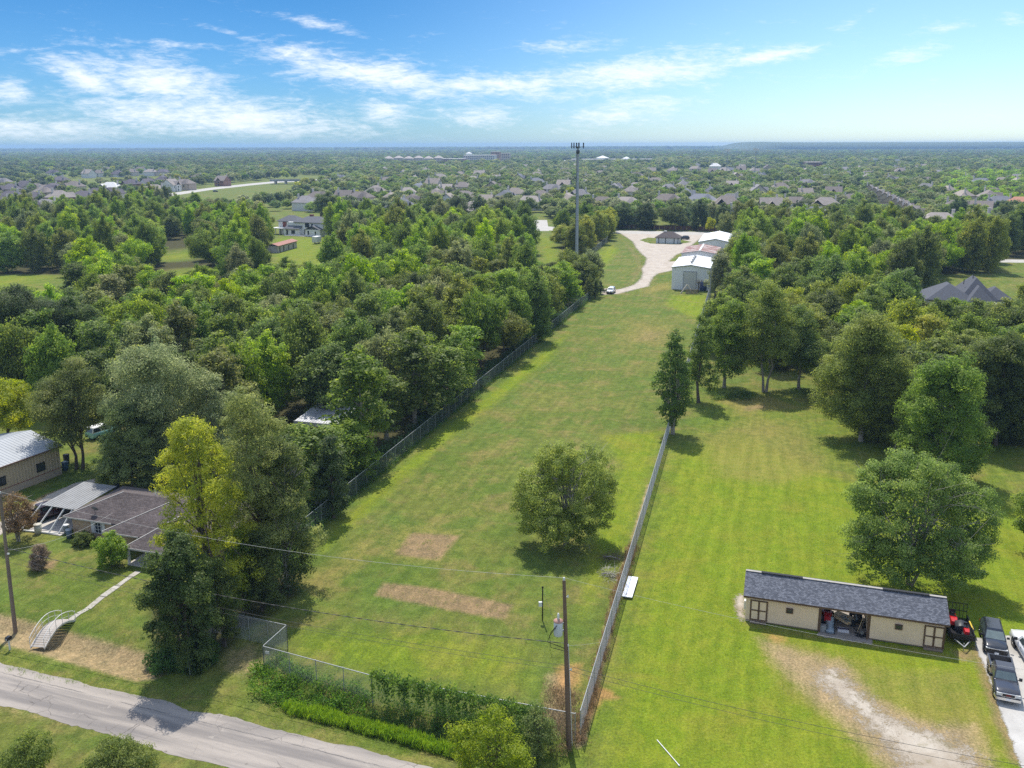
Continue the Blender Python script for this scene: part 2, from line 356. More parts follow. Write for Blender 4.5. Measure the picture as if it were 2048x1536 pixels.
gm, t, pb, out = newmat('grass_ground'); tc_ = t.new('ShaderNodeTexCoord'); P = tc_.outputs['Object']
ca = t.new('ShaderNodeAttribute', attribute_name='cover_a'); cb = t.new('ShaderNodeAttribute', attribute_name='cover_b')
a0, a1, a2 = t.sep(ca.outputs['Vector']); b0, b1, b2 = t.sep(cb.outputs['Vector'])
nf = t.noise(P, 5.0, 6, 0.72); nm_ = t.noise(P, 0.9, 6, 0.68, 0.4); nl = t.noise(t.mapping(P, loc=(31, 7, 0)), 0.085, 5, 0.6, 0.6); nl2 = t.noise(t.mapping(P, loc=(3, 77, 0)), 0.22, 5, 0.62, 0.4)
ng = t.noise(P, 22.0, 3, 0.7)
rot = t.mapping(P, rot=(0, 0, -R(73.0)))
sx, sy, sz = t.sep(rot)
streak = t.noise(t.vec(t.mul(sx, 0.10), t.mul(sy, 1.1)), 1.0, 4, 0.6)
stripe = t.m('SINE', t.mul(sy, 2 * math.pi / 2.3))
# meadow: olive with dry and green patches
c = t.mix(t.ss(nl, 0.36, 0.66), (0.108, 0.158, 0.028), (0.158, 0.178, 0.042))
c = t.mix(t.mul(t.ss(nl2, 0.46, 0.68), 0.75), c, (0.225, 0.190, 0.072))
c = t.mix(t.mul(t.ss(t.noise(t.mapping(P, loc=(9, 1, 5)), 0.13, 4, 0.6), 0.50, 0.64), 0.55), c, (0.105, 0.172, 0.032))
lush = t.mix(t.ss(t.add(t.mul(nl2, .6), t.mul(nm_, .4)), 0.40, 0.62), (0.165, 0.235, 0.016), (0.200, 0.240, 0.022))
lush = t.mix(t.mul(t.ss(nl, 0.5, 0.68), 0.6), lush, (0.235, 0.230, 0.034))
def rag(m_, lo=0.32, hi=0.68, k=0.75): return t.ss(t.add(m_, t.mul(t.sub(t.add(t.mul(nm_, .55), t.mul(nf, .45)), 0.5), t.mul(k, t.ss(m_, 0.0, 0.08)))), lo, hi)
c = t.mix(rag(a2, .2, .9), c, lush)
c = t.mix(t.mul(rag(a1, .3, .85), 0.85), c, t.mix(nm_, (0.27, 0.225, 0.072), (0.22, 0.20, 0.062)))
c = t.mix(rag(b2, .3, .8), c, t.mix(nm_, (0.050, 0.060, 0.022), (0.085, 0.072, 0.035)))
c = t.mix(t.mul(rag(a0, .3, .8), 0.88), c, t.mix(nf, (0.215, 0.140, 0.085), (0.33, 0.235, 0.155)))
c = t.mix(t.mul(rag(b1, .3, .8), 0.9), c, t.mix(nf, (0.25, 0.175, 0.105), (0.45, 0.345, 0.225)))
c = t.mix(t.mul(rag(b0, .3, .85), 0.85), c, t.mix(nf, (0.36, 0.185, 0.072), (0.44, 0.27, 0.13)))
# worn pale specks
c = t.mix(t.mul(t.mul(t.ss(t.noise(t.mapping(P, loc=(4, 4, 9)), 0.55, 7, 0.7), 0.66, 0.76), t.sub(1.0, b2)), 0.45), c, (0.36, 0.33, 0.20))
c = t.mix(1.0, c, t.mix(t.ss(t.add(t.mul(nf, .55), t.mul(ng, .45)), 0.32, 0.68), (0.52,) * 3, (1.42, 1.40, 1.25)), 'MULTIPLY')
c = t.mix(t.sub(1.0, t.mul(a2, .6)), c, t.mix(1.0, c, t.mix(t.ss(nm_, 0.30, 0.70), (0.74, 0.78, 0.74), (1.22, 1.18, 1.12)), 'MULTIPLY'))
c = t.mix(1.0, c, t.mix(t.ss(streak, 0.3, 0.7), (0.86, 0.88, 0.86), (1.13, 1.11, 1.1)), 'MULTIPLY')
c = t.mix(t.mul(a2, 0.45), c, t.mix(1.0, c, t.mix(t.lin(stripe, -1, 1), (0.93,) * 3, (1.06, 1.06, 1.04)), 'MULTIPLY'))
t.set(pb.inputs['Base Color'], t.mix(1.0, c, (0.86, 0.86, 0.86), 'MULTIPLY')); pb.inputs['Roughness'].default_value = 0.95; pb.inputs['Specular IOR Level'].default_value = 0.12
t.l.new(t.bump(t.add(t.mul(nf, .6), t.mul(ng, .5)), 0.85, 0.12), pb.inputs['Normal'])
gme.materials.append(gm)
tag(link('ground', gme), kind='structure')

# ------------------------------------------------------------------ paved and gravel sheets
def ragged(pts, step, amp, seed, closed=True):
    rn = random.Random(seed); out = []; n = len(pts)
    for i in range(n if closed else n - 1):
        a, b = Vector(pts[i][:2]), Vector(pts[(i + 1) % n][:2]); L = (b - a).length; k = max(1, int(L / step)); nrm = Vector((-(b - a).y, (b - a).x)).normalized()
        for j in range(k): p = a.lerp(b, j / k) + nrm * (rn.gauss(0, amp) if j else 0); out.append((p.x, p.y))
    return out
def sheet(name, pts, mat, z=0.004, step=0.8, amp=0.15, seed=1, kind='structure'):
    pts = ragged(pts, step, amp, seed) if amp else pts
    bm = bmesh.new(); vs = [bm.verts.new((x, y, z)) for x, y in pts]; f = bm.faces.new(vs); bmesh.ops.triangulate(bm, faces=[f]); bmesh.ops.recalc_face_normals(bm, faces=bm.faces)
    me = bpy.data.meshes.new(name); bm.to_mesh(me); bm.free()
    if me.polygons and me.polygons[0].normal.z < 0: me.flip_normals()
    me.materials.append(mat); o = link(name, me); return tag(o, kind=kind)
def soft_sheet(name, px, mat, z, soft, cell, kind='structure', grd=False):
    """finely gridded sheet whose worn border thins out in the material"""
    pts = px if grd else GP(px); Pn = np.array(pts); lo_, hi_ = Pn.min(0) - soft - .5, Pn.max(0) + soft + .5
    X, Y = np.meshgrid(np.arange(lo_[0], hi_[0], cell), np.arange(lo_[1], hi_[1], cell)); m_ = pmask(X, Y, pts, soft); h_, w_ = X.shape
    i = np.arange((h_ - 1) * (w_ - 1)); a = (i // (w_ - 1)) * w_ + i % (w_ - 1); q = np.stack([a, a + 1, a + w_ + 1, a + w_], -1); q = q[m_.ravel()[q].max(1) > .01]
    u, inv = np.unique(q, return_inverse=True); me = bpy.data.meshes.new(name); np_mesh(me, np.stack([X.ravel()[u], Y.ravel()[u], np.full(len(u), z)], -1), inv.reshape(-1, 4))
    at = me.attributes.new('edge', 'FLOAT', 'POINT'); at.data.foreach_set('value', m_.ravel()[u].astype(np.float32)); me.materials.append(mat); return tag(link(name, me), kind=kind)
# asphalt road
rm, t, pb, out = newmat('worn_asphalt'); P = t.new('ShaderNodeTexCoord').outputs['Object']
RD0, RD1 = G(0, 1325), G(870, 1536); rdir = (RD1 - RD0); rdir.normalize(); rang = math.atan2(rdir.y, rdir.x)
rp = t.mapping(P, rot=(0, 0, -rang)); rx_, ry_, _ = t.sep(rp)
na = t.noise(t.vec(t.mul(rx_, 0.07), t.mul(ry_, 0.9)), 1.0, 6, 0.62, 0.3); nb_ = t.noise(P, 1.2, 7, 0.7); nc_ = t.noise(P, 14.0, 4, 0.75)
c = t.mix(t.ss(na, 0.34, 0.66), (0.185, 0.180, 0.182), (0.335, 0.318, 0.302))
c = t.mix(t.mul(t.ss(nb_, 0.60, 0.70), 0.35), c, (0.22, 0.215, 0.22)); c = t.mix(t.mul(t.ss(t.noise(t.mapping(P, loc=(5, 2, 0)), 0.45, 7, 0.72), 0.62, 0.70), 0.5), c, (0.47, 0.45, 0.42))
vo = t.new('ShaderNodeTexVoronoi', feature='DISTANCE_TO_EDGE'); t.l.new(t.mix(0.30, P, t.noise(P, 2.2, 6, .65, out=1), 'ADD'), vo.inputs['Vector']); vo.inputs['Scale'].default_value = 0.55
crack = t.mul(t.sub(1.0, t.ss(vo.outputs['Distance'], 0.004, 0.018)), t.ss(t.noise(t.mapping(P, loc=(1, 8, 0)), 0.35, 5), 0.50, 0.62))
c = t.mix(t.mul(crack, 0.8), c, (0.09, 0.085, 0.085))
rel = t.sub(ry_, float(Matrix.Rotation(-rang, 3, 'Z') @ RD0 @ Vector((0, 1, 0))) if False else float((Matrix.Rotation(-rang, 3, 'Z') @ RD0).y))
seam = t.mul(t.sub(1.0, t.ss(t.m('ABSOLUTE', t.add(t.add(rel, 1.05), t.mul(t.sub(nb_, .5), .35))), 0.02, 0.07)), t.ss(t.noise(t.vec(t.mul(rx_, .25), 0.0), 1.0, 3), 0.40, 0.55))
c = t.mix(t.mul(seam, 0.75), c, (0.11, 0.11, 0.115))
hole = t.ss(t.noise(t.mapping(P, loc=(2.2, 6.4, 0)), 0.75, 6, 0.75), 0.655, 0.70); c = t.mix(t.mul(hole, 0.8), c, (0.10, 0.09, 0.085))
c = t.mix(1.0, c, t.mix(nc_, (0.76, .71, .66), (1.14, 1.07, .99)), 'MULTIPLY')
t.set(pb.inputs['Base Color'], c); pb.inputs['Roughness'].default_value = 0.92; pb.inputs['Specular IOR Level'].default_value = 0.25
t.l.new(t.bump(t.add(nc_, t.mul(hole, -2.0)), 0.5, 0.02), pb.inputs['Normal'])
def line_ext(a, b, t0, t1): a, b = Vector(a[:2]), Vector(b[:2]); return a.lerp(b, t0), a.lerp(b, t1)
ua, ub = line_ext(G(0, 1325), G(870, 1536), -3.5, 2.6); la, lb = line_ext(G(0, 1410), G(450, 1536), -7.0, 5.0)
k_ = (ua - ub).normalized(); lb = la - k_ * 130 if False else lb
up = ragged(ragged([ua, ub], 2.3, 0.13, 3, False) + [tuple(ub)], .22, .045, 5, False); lo = ragged(ragged([la, lb], 2.3, 0.14, 4, False) + [tuple(lb)], .22, .045, 6, False)
n_ = min(len(up), len(lo)); mbr = MB()
def at_(L, f): i = f * (len(L) - 1); k = min(int(i), len(L) - 2); q = i - k; return (L[k][0] * (1 - q) + L[k + 1][0] * q, L[k][1] * (1 - q) + L[k + 1][1] * q)
for k in range(700):
    p, q = at_(up, k / 700), at_(up, (k + 1) / 700); r0 = at_(lo, k / 700); r1 = at_(lo, (k + 1) / 700)
    mbr.face([(r0[0], r0[1], .012), (r1[0], r1[1], .012), (q[0], q[1], .012), (p[0], p[1], .012)])
tag(mbr.build('road', rm), kind='structure')
def gravel_mat(name, c0, c1, stain=(0.3, .25, .18), sa=.4, soft=False):
    m_, t, pb, out = newmat(name); P = t.new('ShaderNodeTexCoord').outputs['Object']
    a = t.noise(P, 0.35, 7, 0.68, .3); b = t.noise(P, 9.0, 5, 0.75); c = t.mix(t.ss(a, .3, .7), c0, c1)
    c = t.mix(t.mul(t.ss(t.noise(t.mapping(P, loc=(3, 9, 0)), 0.6, 6, .7), .52, .68), sa), c, stain)
    c = t.mix(1.0, c, t.mix(b, (.68,) * 3, (1.04,) * 3), 'MULTIPLY'); t.set(pb.inputs['Base Color'], c); pb.inputs['Roughness'].default_value = .95; pb.inputs['Specular IOR Level'].default_value = .15
    t.l.new(t.bump(b, .6, .04), pb.inputs['Normal'])
    if soft:
        e_ = t.new('ShaderNodeAttribute', attribute_name='edge').outputs['Fac']; n3 = t.add(t.mul(t.noise(P, 1.1, 7, .72), .6), t.mul(t.noise(P, 7.0, 4, .7), .4))
        t.set(pb.inputs['Alpha'], t.ss(t.add(e_, t.mul(t.sub(n3, .5), 2.6)), .32, .80))
    return m_
gv = gravel_mat('pale_gravel', (0.34, 0.285, 0.22), (0.47, 0.42, 0.35), (0.22, .19, .10), .6, True)
gv2 = gravel_mat('light_gravel', (0.40, 0.385, 0.36), (0.52, 0.505, 0.475), (0.42, .40, .37), .5, True)
gv3 = gravel_mat('yard_gravel', (0.40, 0.345, 0.285), (0.50, 0.45, 0.39), (0.34, .27, .22), .5, True)
conc = gravel_mat('street_concrete', (0.40, 0.38, 0.35), (0.50, 0.48, 0.44), (0.40, .38, .35), .4)
soft_sheet('gravel_track', [(1634, 1344), (1672, 1341), (1713, 1376), (1771, 1430), (1830, 1455), (1884, 1468), (1930, 1500), (1985, 1560), (2000, 1610), (1850, 1620), (1790, 1510), (1745, 1462), (1713, 1424), (1662, 1388), (1638, 1364)], gv, .006, 3.0, .3)
soft_sheet('gravel_driveway', [(1949, 1276), (1950, 1292), (1964, 1322), (1981, 1366), (1993, 1404), (2005, 1434), (2021, 1480), (2038, 1524), (2064, 1620), (2260, 1620), (2180, 1280), (2060, 1268), (2000, 1272)], gv2, .006, .35, .25)
soft_sheet('gravel_yard', [(1236, 464), (1250, 473), (1265, 483), (1272, 496), (1283, 508), (1293, 516), (1290, 528), (1283, 537), (1285, 545), (1281, 558), (1267, 570), (1240, 578), (1203, 583), (1205, 590), (1236, 588), (1274, 578), (1297, 573), (1306, 555), (1316, 547), (1345, 541), (1356, 522), (1338, 523), (1352, 510), (1364, 505), (1400, 478), (1425, 468), (1300, 464)], gv3, .006, 1.6, .5)
sheet('grass_island', GP([(1279, 480), (1296, 475), (1360, 479), (1385, 484), (1350, 489), (1300, 487)]), gm, .012, 2, .2, 5)
sheet('street', GP([(640, 441), (830, 446), (1080, 452), (1234, 461), (1420, 464), (1640, 472), (1760, 476), (1760, 481), (1640, 477), (1420, 470), (1234, 467), (1080, 460), (830, 452), (640, 446)]), conc, .010, 6, .0, 6)
sheet('side_street', GP([(1062, 462), (1098, 462), (1094, 440), (1070, 440)]), conc, .014, 6, 0, 7)
sheet('lane', GP([(1960, 518), (2300, 523), (2300, 530), (1960, 524)]), conc, .010, 6, 0, 8)
sheet('highway', GP([(236, 409), (330, 388), (420, 375.5), (500, 367), (560, 361.5), (640, 358.5), (760, 357), (760, 359.5), (640, 361.5), (560, 365), (500, 371), (420, 380), (330, 394), (246, 414)]), conc, .010, 30, 0, 9)
sheet('highway_junction', GP([(-300, 424), (20, 426), (108, 422), (240, 408), (250, 414), (112, 431), (62, 436), (42, 447), (-300, 462)]), conc, .014, 30, 0, 10)
soft_sheet('house_drive', [(-60, 1068), (30, 1032), (96, 990), (150, 966), (188, 958), (192, 964), (140, 982), (96, 1010), (40, 1050), (-40, 1090)], gv3, .006, .5, .3)
# =================================================================== STRUCTURES
KEEP_CLEAR = [(632, 868, 6.5), (625, 905, 5), (60, 930, 13), (150, 905, 4), (1130, 562, 6), (1900, 640, 13), (1985, 640, 13), (600, 470, 17), (640, 490, 12), (572, 505, 9), (600, 520, 8), (1760, 640, 4), (1240, 1100, 1), (1380, 560, 14), (1395, 530, 14), (1415, 500, 14), (455, 735, 3.0), (455, 775, 4.0), (205, 850, 4.5)]
shingle, t, pb, out = newmat('grey_shingle'); P = t.new('ShaderNodeTexCoord').outputs['Object']
ti = t.new('ShaderNodeAttribute', attribute_name='tint').outputs['Fac']; n_ = t.noise(P, 30, 4, .7)
c = t.mix(t.ss(ti, .15, .95), (0.078, 0.085, 0.104), (0.150, 0.160, 0.188)); c = t.mix(1.0, c, t.mix(n_, (.7,) * 3, (1.3,) * 3), 'MULTIPLY')
t.set(pb.inputs['Base Color'], c); pb.inputs['Roughness'].default_value = .95; pb.inputs['Specular IOR Level'].default_value = .15
cream = pmat('cream_siding', (0.86, 0.665, 0.470), .75, .05, .6, dirt=(.40, .33, .24), dirt_amt=.25)
trimb = pmat('brown_trim', (0.135, 0.078, 0.045), .75, .15, 3)
darkin = pmat('dark_interior', (0.035, 0.032, 0.03), .9)
whitep = pmat('white_paint', (0.74, 0.74, 0.72), .55, .05, 1.2, dirt=(.45, .42, .36), dirt_amt=.3)
whitem = pmat('white_metal', (0.86, 0.87, 0.88), .45, .05, .4, dirt=(.50, .49, .47), dirt_amt=.35)
greym = pmat('grey_metal', (0.38, 0.42, 0.46), .4, .08, .6, metal=.55)
galv = pmat('galvanized_steel', (0.36, 0.375, 0.38), .5, .08, 4, metal=.4)
glass = pmat('dark_glass', (0.025, 0.032, 0.042), .08, 0, spec=.8)
concp = pmat('concrete', (0.48, 0.45, 0.41), .9, .12, 1.0, bump=.3)
wood = pmat('weathered_wood', (0.24, 0.18, 0.135), .9, .2, 4, bump=.4)
black = pmat('black_paint', (0.012, 0.012, 0.014), .35, 0)
rust, t, pb, out = newmat('rusted_roof'); P = t.new('ShaderNodeTexCoord').outputs['Object']; rx2, ry2, rz2 = t.sep(P)
n_ = t.add(t.mul(t.noise(t.vec(t.mul(rx2, .25), t.mul(ry2, .6), 0.0), 1.0, 6, .7), .7), t.mul(t.noise(P, 1.4, 5, .7), .3)); t.set(pb.inputs['Base Color'], t.mix(t.ss(n_, .40, .58), (.42, .37, .35), (.17, .05, .035))); pb.inputs['Roughness'].default_value = .85
def uvframe(o, e):
    """frame with origin o, +x towards e, +y away from the camera"""
    d = Vector((e[0] - o[0], e[1] - o[1], 0)); return math.atan2(d.y, d.x), d.length
def u_at(o, rz, px, v=0.0, z=0.0, hi=60.0):
    lo = -20.0; c, s = math.cos(rz), math.sin(rz)
    for _ in range(60):
        m_ = (lo + hi) / 2
        if PX((o.x + c * m_ - s * v, o.y + s * m_ + c * v, z))[0] < px: lo = m_
        else: hi = m_
    return lo
def gable(mb, u0, u1, v0, v1, ze, zr, th=.14, vm=None, mi=0):
    vm = (v0 + v1) / 2 if vm is None else vm
    ring = lambda u: [(u, v0, ze), (u, vm, zr), (u, v1, ze), (u, v1, ze - th), (u, vm, zr - th), (u, v0, ze - th)]
    a, b = ring(u0), ring(u1); n = 6
    mb.add(a + b, [(i, (i + 1) % n, (i + 1) % n + n, i + n) for i in range(n)] + [(0, 5, 4, 1), (1, 4, 3, 2), (6, 7, 10, 11), (7, 8, 9, 10)], mi=mi)
def gable_v(mb, u0, u1, v0, v1, ze, zr, th=.14, mi=0):           # ridge along v
    um = (u0 + u1) / 2
    ring = lambda v: [(u0, v, ze), (um, v, zr), (u1, v, ze), (u1, v, ze - th), (um, v, zr - th), (u0, v, ze - th)]
    a, b = ring(v0), ring(v1); n = 6
    mb.add(a + b, [(i, (i + 1) % n, (i + 1) % n + n, i + n) for i in range(n)] + [(0, 5, 4, 1), (1, 4, 3, 2), (6, 7, 10, 11), (7, 8, 9, 10)], mi=mi)
def hip(mb, u0, u1, v0, v1, ze, zr, th=.18, run=None, mi=0):
    if (u1 - u0) >= (v1 - v0):
        r_ = (v1 - v0) / 2 if run is None else run; vm = (v0 + v1) / 2; A_, B_ = (u0 + r_, vm, zr), (u1 - r_, vm, zr)
        E_ = [(u0, v0, ze), (u1, v0, ze), (u1, v1, ze), (u0, v1, ze)]; top = E_ + [A_, B_]; F = [(0, 1, 5, 4), (1, 2, 5), (2, 3, 4, 5), (3, 0, 4)]
    else:
        r_ = (u1 - u0) / 2 if run is None else run; um = (u0 + u1) / 2; A_, B_ = (um, v0 + r_, zr), (um, v1 - r_, zr)
        E_ = [(u0, v0, ze), (u1, v0, ze), (u1, v1, ze), (u0, v1, ze)]; top = E_ + [A_, B_]; F = [(0, 1, 4), (1, 2, 5, 4), (2, 3, 5), (3, 0, 4, 5)]
    bot = [(x, y, z - th) for x, y, z in E_]
    mb.add(top + bot, F + [(0, 6, 7, 1), (1, 7, 8, 2), (2, 8, 9, 3), (3, 9, 6, 0), (9, 8, 7, 6)], mi=mi)
def gable_end(mb, u, v0, v1, ze, zr, th=.1, vm=None):
    vm = (v0 + v1) / 2 if vm is None else vm
    a = [(u, v0, ze), (u, vm, zr), (u, v1, ze)]; b = [(u + th, y, z) for _, y, z in a]
    mb.add(a + b, [(0, 1, 2), (5, 4, 3), (0, 3, 4, 1), (1, 4, 5, 2)])
def ribbed(mb, a, b, z0, z1, pitch=.3, dep=.03, out=(0, -1), z1b=None):
    """folded metal sheet wall from a to b"""
    a, b = Vector(a), Vector(b); L = (b - a).length; n = max(1, int(round(L / pitch))); o = Vector((out[0], out[1], 0)) * dep; P_ = []
    for i in range(n):
        for f, k in ((0, 0), (.55, 0), (.65, 1), (.9, 1)): P_.append(a.lerp(b, (i + f) / n) + o * k)
    P_.append(b.copy()); z1b = z1 if z1b is None else z1b
    vs = [(p.x, p.y, z0) for p in P_] + [(p.x, p.y, z1 + (z1b - z1) * (p - a).length / L) for p in P_]; m_ = len(P_)
    mb.add(vs, [(i, i + 1, m_ + i + 1, m_ + i) for i in range(m_ - 1)])
def shingles(u0, u1, v0, v1, z0, z1, tab, expo, rn, name, parent, mat=None, run=0.0):
    """one roof slope of separate shingle tabs from eave (v0,z0) to ridge (v1,z1)"""
    s = Vector((0, v1 - v0, z1 - z0)); L = s.length; s.normalize(); nrm = Vector((1, 0, 0)).cross(s); nrm = nrm if nrm.z > 0 else -nrm
    co = []; tn = []; nr = int(L / expo)
    for i in range(nr):
        off = (i % 2) * tab * .5 + rn.uniform(-.03, .03); k = int((u1 - u0) / tab) + 1; ra_ = run * (i + 1) / nr
        for j in range(-1, k + 1):
            ua, ub = max(u0 + ra_, u0 + j * tab + off + .006), min(u1 - ra_, u0 + (j + 1) * tab + off - .006)
            if ub - ua < .03: continue
            lift = .014 + rn.uniform(0, .010); p0 = Vector((0, v0, z0)) + s * (i * expo) + nrm * lift; p1 = Vector((0, v0, z0)) + s * ((i + 1.06) * expo) + nrm * .006; b0 = p0 - nrm * .016; tt = min(1, max(0, rn.gauss(.5, .27)))
            co += [(ua, p0.y, p0.z), (ub, p0.y, p0.z), (ub, p1.y, p1.z), (ua, p1.y, p1.z), (ua, b0.y, b0.z), (ub, b0.y, b0.z), (ub, p0.y, p0.z), (ua, p0.y, p0.z)]; tn += [tt, tt]
    me = bpy.data.meshes.new(name); np_mesh(me, np.array(co), np.arange(len(co)).reshape(-1, 4)); a_ = me.attributes.new('tint', 'FLOAT', 'FACE'); a_.data.foreach_set('value', np.array(tn, np.float32)); me.materials.append(mat or shingle)
    o = link(name, me, parent); o['kind'] = 'stuff'; return o
def fbox(name, parent, mat, c, d, **kw): mb = MB(); mb.box(c, d, **kw); return mb.build(name, mat, parent)
def window(parent, u, v, z, w_, h, frame=None, name='window', ny=-1, grid=(1, 1), axis='u'):
    """frame with pane, facing -v (or -u when axis is 'v')"""
    mb = MB(); f = .07
    def bx(m_, uu, zz, a, b, dep): m_.box((u + uu, v + ny * dep / 2, z + zz), (a, dep, b)) if axis == 'u' else m_.box((u + ny * dep / 2, v + uu, z + zz), (dep, a, b))
    bx(mb, 0, h / 2, w_ + f, f, .07); bx(mb, 0, -h / 2, w_ + f, f, .07); bx(mb, -w_ / 2, 0, f, h, .06); bx(mb, w_ / 2, 0, f, h, .06)
    for i in range(1, grid[0]): bx(mb, -w_ / 2 + w_ * i / grid[0], 0, f * .7, h, .05)
    for i in range(1, grid[1]): bx(mb, 0, -h / 2 + h * i / grid[1], w_, f * .7, .05)
    o = mb.build(name, frame or whitep, parent); mp = MB(); bx(mp, 0, 0, w_ - f, h - f, .03); mp.build('pane', glass, o); return o
# ------------------------------------------------------------------ beige shed
SO, SE = G(1490, 1241), G(1887, 1302); SRZ, SL = uvframe(SO, SE); SD = 4.6; SEV = 2.62; SRG = 3.75
shed = empty('storage_shed', SO, SRZ, 'long beige shed with grey shingle roof, brown double doors and open middle bay', 'shed')
su = lambda px, v=0.0, z=0.0: u_at(SO, SRZ, px, v, z)
b0, b1 = su(1637), su(1735)
for (x0, x1) in ((0, b0), (b1, SL)):
    mb = MB(); Z0 = .16
    ribbed(mb, (x0, 0, 0), (x1, 0, 0), Z0, SEV, .203, .018, (0, -1)); ribbed(mb, (x1, SD, 0), (x0, SD, 0), Z0, SEV, .203, .018, (0, 1))
    ribbed(mb, (x0, SD, 0), (x0, 0, 0), Z0, SEV, .203, .018, (-1, 0)); ribbed(mb, (x1, 0, 0), (x1, SD, 0), Z0, SEV, .203, .018, (1, 0))
    mb.build('wall', cream, shed)
    fbox('floor_deck', shed, wood, ((x0 + x1) / 2, SD / 2, .10), (x1 - x0 - .04, SD - .04, .12))
    for k in range(4): fbox('skid_block', shed, concp, (x0 + .3 + (x1 - x0 - .6) * k / 3, .25, .02), (.4, .25, .05))
    for uu in (x0, x1): fbox('corner_trim', shed, trimb if uu in (b0, b1) or uu == SL else cream, (uu + (.05 if uu == x0 else -.05), -.012, (Z0 + SEV) / 2), (.11, .05, SEV - Z0))
for uu in (.0, SL - .1, b0 - .1, b1): mb = MB(); gable_end(mb, uu, 0, SD, SEV, SRG - .08); mb.build('gable_wall', cream, shed)
mb = MB(); gable(mb, -.22, SL + .22, -.28, SD + .28, SEV - .02, SRG, .10); mb.build('roof', pmat('roof_deck', (.06, .062, .07), .95), shed)
rn = random.Random(8)
shingles(-.24, SL + .24, -.31, SD / 2, SEV - .03, SRG + .003, .20, .125, rn, 'shingle_course', shed); shingles(-.24, SL + .24, SD + .31, SD / 2, SEV - .03, SRG + .003, .20, .125, rn, 'shingle_course', shed)
mb = MB(); mb.box((SL / 2, -.30, SEV - .12), (SL + .46, .03, .15)); mb.box((SL / 2, SD + .30, SEV - .12), (SL + .46, .03, .15)); mb.build('fascia_board', trimb, shed)
for uu in (-.23, SL + .23):
    for v0, v1 in ((-.3, SD / 2), (SD + .3, SD / 2)): mb = MB(); mb.bar((uu, v0, SEV - .1), (uu, v1, SRG - .08), .04, .16); mb.build('barge_board', trimb, shed)
rv = pmat('ridge_vent', (0.03, .032, .038), .9); capm = pmat('ridge_cap', (0.36, .34, .31), .9, .15, 4)
mb = MB(); mb.box((SL / 2, SD / 2, SRG + .03), (SL + .45, .26, .05)); mb.build('ridge_cap', capm, shed)
for a_, b_ in ((.07, .29), (.70, .93)): fbox('ridge_vent', shed, rv, (SL * (a_ + b_) / 2, SD / 2 - .03, SRG + .075), (SL * (b_ - a_), .3, .07))
fbox('lintel', shed, trimb, ((b0 + b1) / 2, -.01, SEV - .14), (b1 - b0, .14, .28)); fbox('lintel', shed, trimb, ((b0 + b1) / 2, SD + .01, SEV - .14), (b1 - b0, .14, .28))
for uu in (b0 + .06, b1 - .06):
    for vv in (.0, SD): fbox('post', shed, trimb, (uu, vv, SEV / 2 - .07), (.13, .13, SEV - .14))
for d0, d1 in ((su(1500), su(1532)), (su(1846), su(1884))):
    dm = (d0 + d1) / 2; dw = min(d1 - d0, 1.75); zt, zb = 2.12, .28
    dr = MB(); dr.box((dm, -.035, (zt + zb) / 2), (dw, .03, zt - zb)); do = dr.build('double_door', cream, shed)
    fr = MB()
    for uu in (-dw / 2, 0, dw / 2): fr.box((dm + uu, -.065, (zt + zb) / 2), (.13 if uu else .15, .03, zt - zb + .12))
    for zz in (zb, (zt + zb) / 2, zt): fr.box((dm, -.066, zz), (dw + .13, .034, .11))
    fr.build('door_frame', trimb, do)
    for uu in (-.08, .08): fbox('handle', do, black, (dm + uu, -.10, 1.15), (.03, .05, .12))
    fbox('door_step', shed, wood, (dm, -.2, .08), (dw, .3, .1))
for uu in (su(1577), su(1794)):
    wo = window(shed, uu, -.02, 1.62, .52, .42, trimb); aw = MB(); aw.box((uu, -.14, 1.80), (.56, .26, .03), M=Matrix.Rotation(R(-28), 3, 'X')); aw.build('awning', trimb, wo)
fbox('electric_meter', shed, whitep, (-.10, .8, 1.2), (.16, .4, .8))
sheet('shed_bay_floor', [tuple((Matrix.Translation(SO) @ Matrix.Rotation(SRZ, 4, 'Z') @ Vector(p)).xy) for p in ((b0 - .1, -.7, 0), (b1 + .3, -.75, 0), (b1 + .1, SD + 1.4, 0), (b0 - .2, SD + 1.2, 0))], gravel_mat('bay_dirt', (.30, .26, .23), (.40, .36, .32), (.22, .17, .12), .6), .008, .3, .08, 6)
soft_sheet('shed_end_gravel', [(1470, 1192), (1490, 1188), (1492, 1236), (1480, 1242), (1470, 1215)], gv, .010, .9, .15)
SM = Matrix.Translation(SO) @ Matrix.Rotation(SRZ, 4, 'Z')
def SW(u, v, z=0.0): return SM @ Vector((u, v, z))
# ------------------------------------------------------------------ brick ranch house
BO = G(148, 1070); BRZ = R(-17.5)
brk, t, pb, out = newmat('tan_brick'); P = t.new('ShaderNodeTexCoord').outputs['Object']
bx_, by_, bz_ = t.sep(P); bt = t.new('ShaderNodeTexBrick'); t.l.new(t.vec(t.add(bx_, by_), bz_), bt.inputs['Vector'])
bt.inputs['Scale'].default_value = 1.0; bt.inputs['Brick Width'].default_value = .42; bt.inputs['Row Height'].default_value = .16; bt.inputs['Mortar Size'].default_value = .012
t.set(bt.inputs['Color1'], (0.40, 0.24, 0.135)); t.set(bt.inputs['Color2'], (0.50, 0.36, 0.24)); t.set(bt.inputs['Mortar'], (0.48, .44, .38))
t.set(pb.inputs['Base Color'], t.mix(1.0, bt.outputs[0], t.mix(t.noise(P, 6, 4, .7), (.55,) * 3, (1.35,) * 3), 'MULTIPLY')); pb.inputs['Roughness'].default_value = .9
oldroof, t, pb, out = newmat('old_brown_shingle'); P = t.new('ShaderNodeTexCoord').outputs['Object']
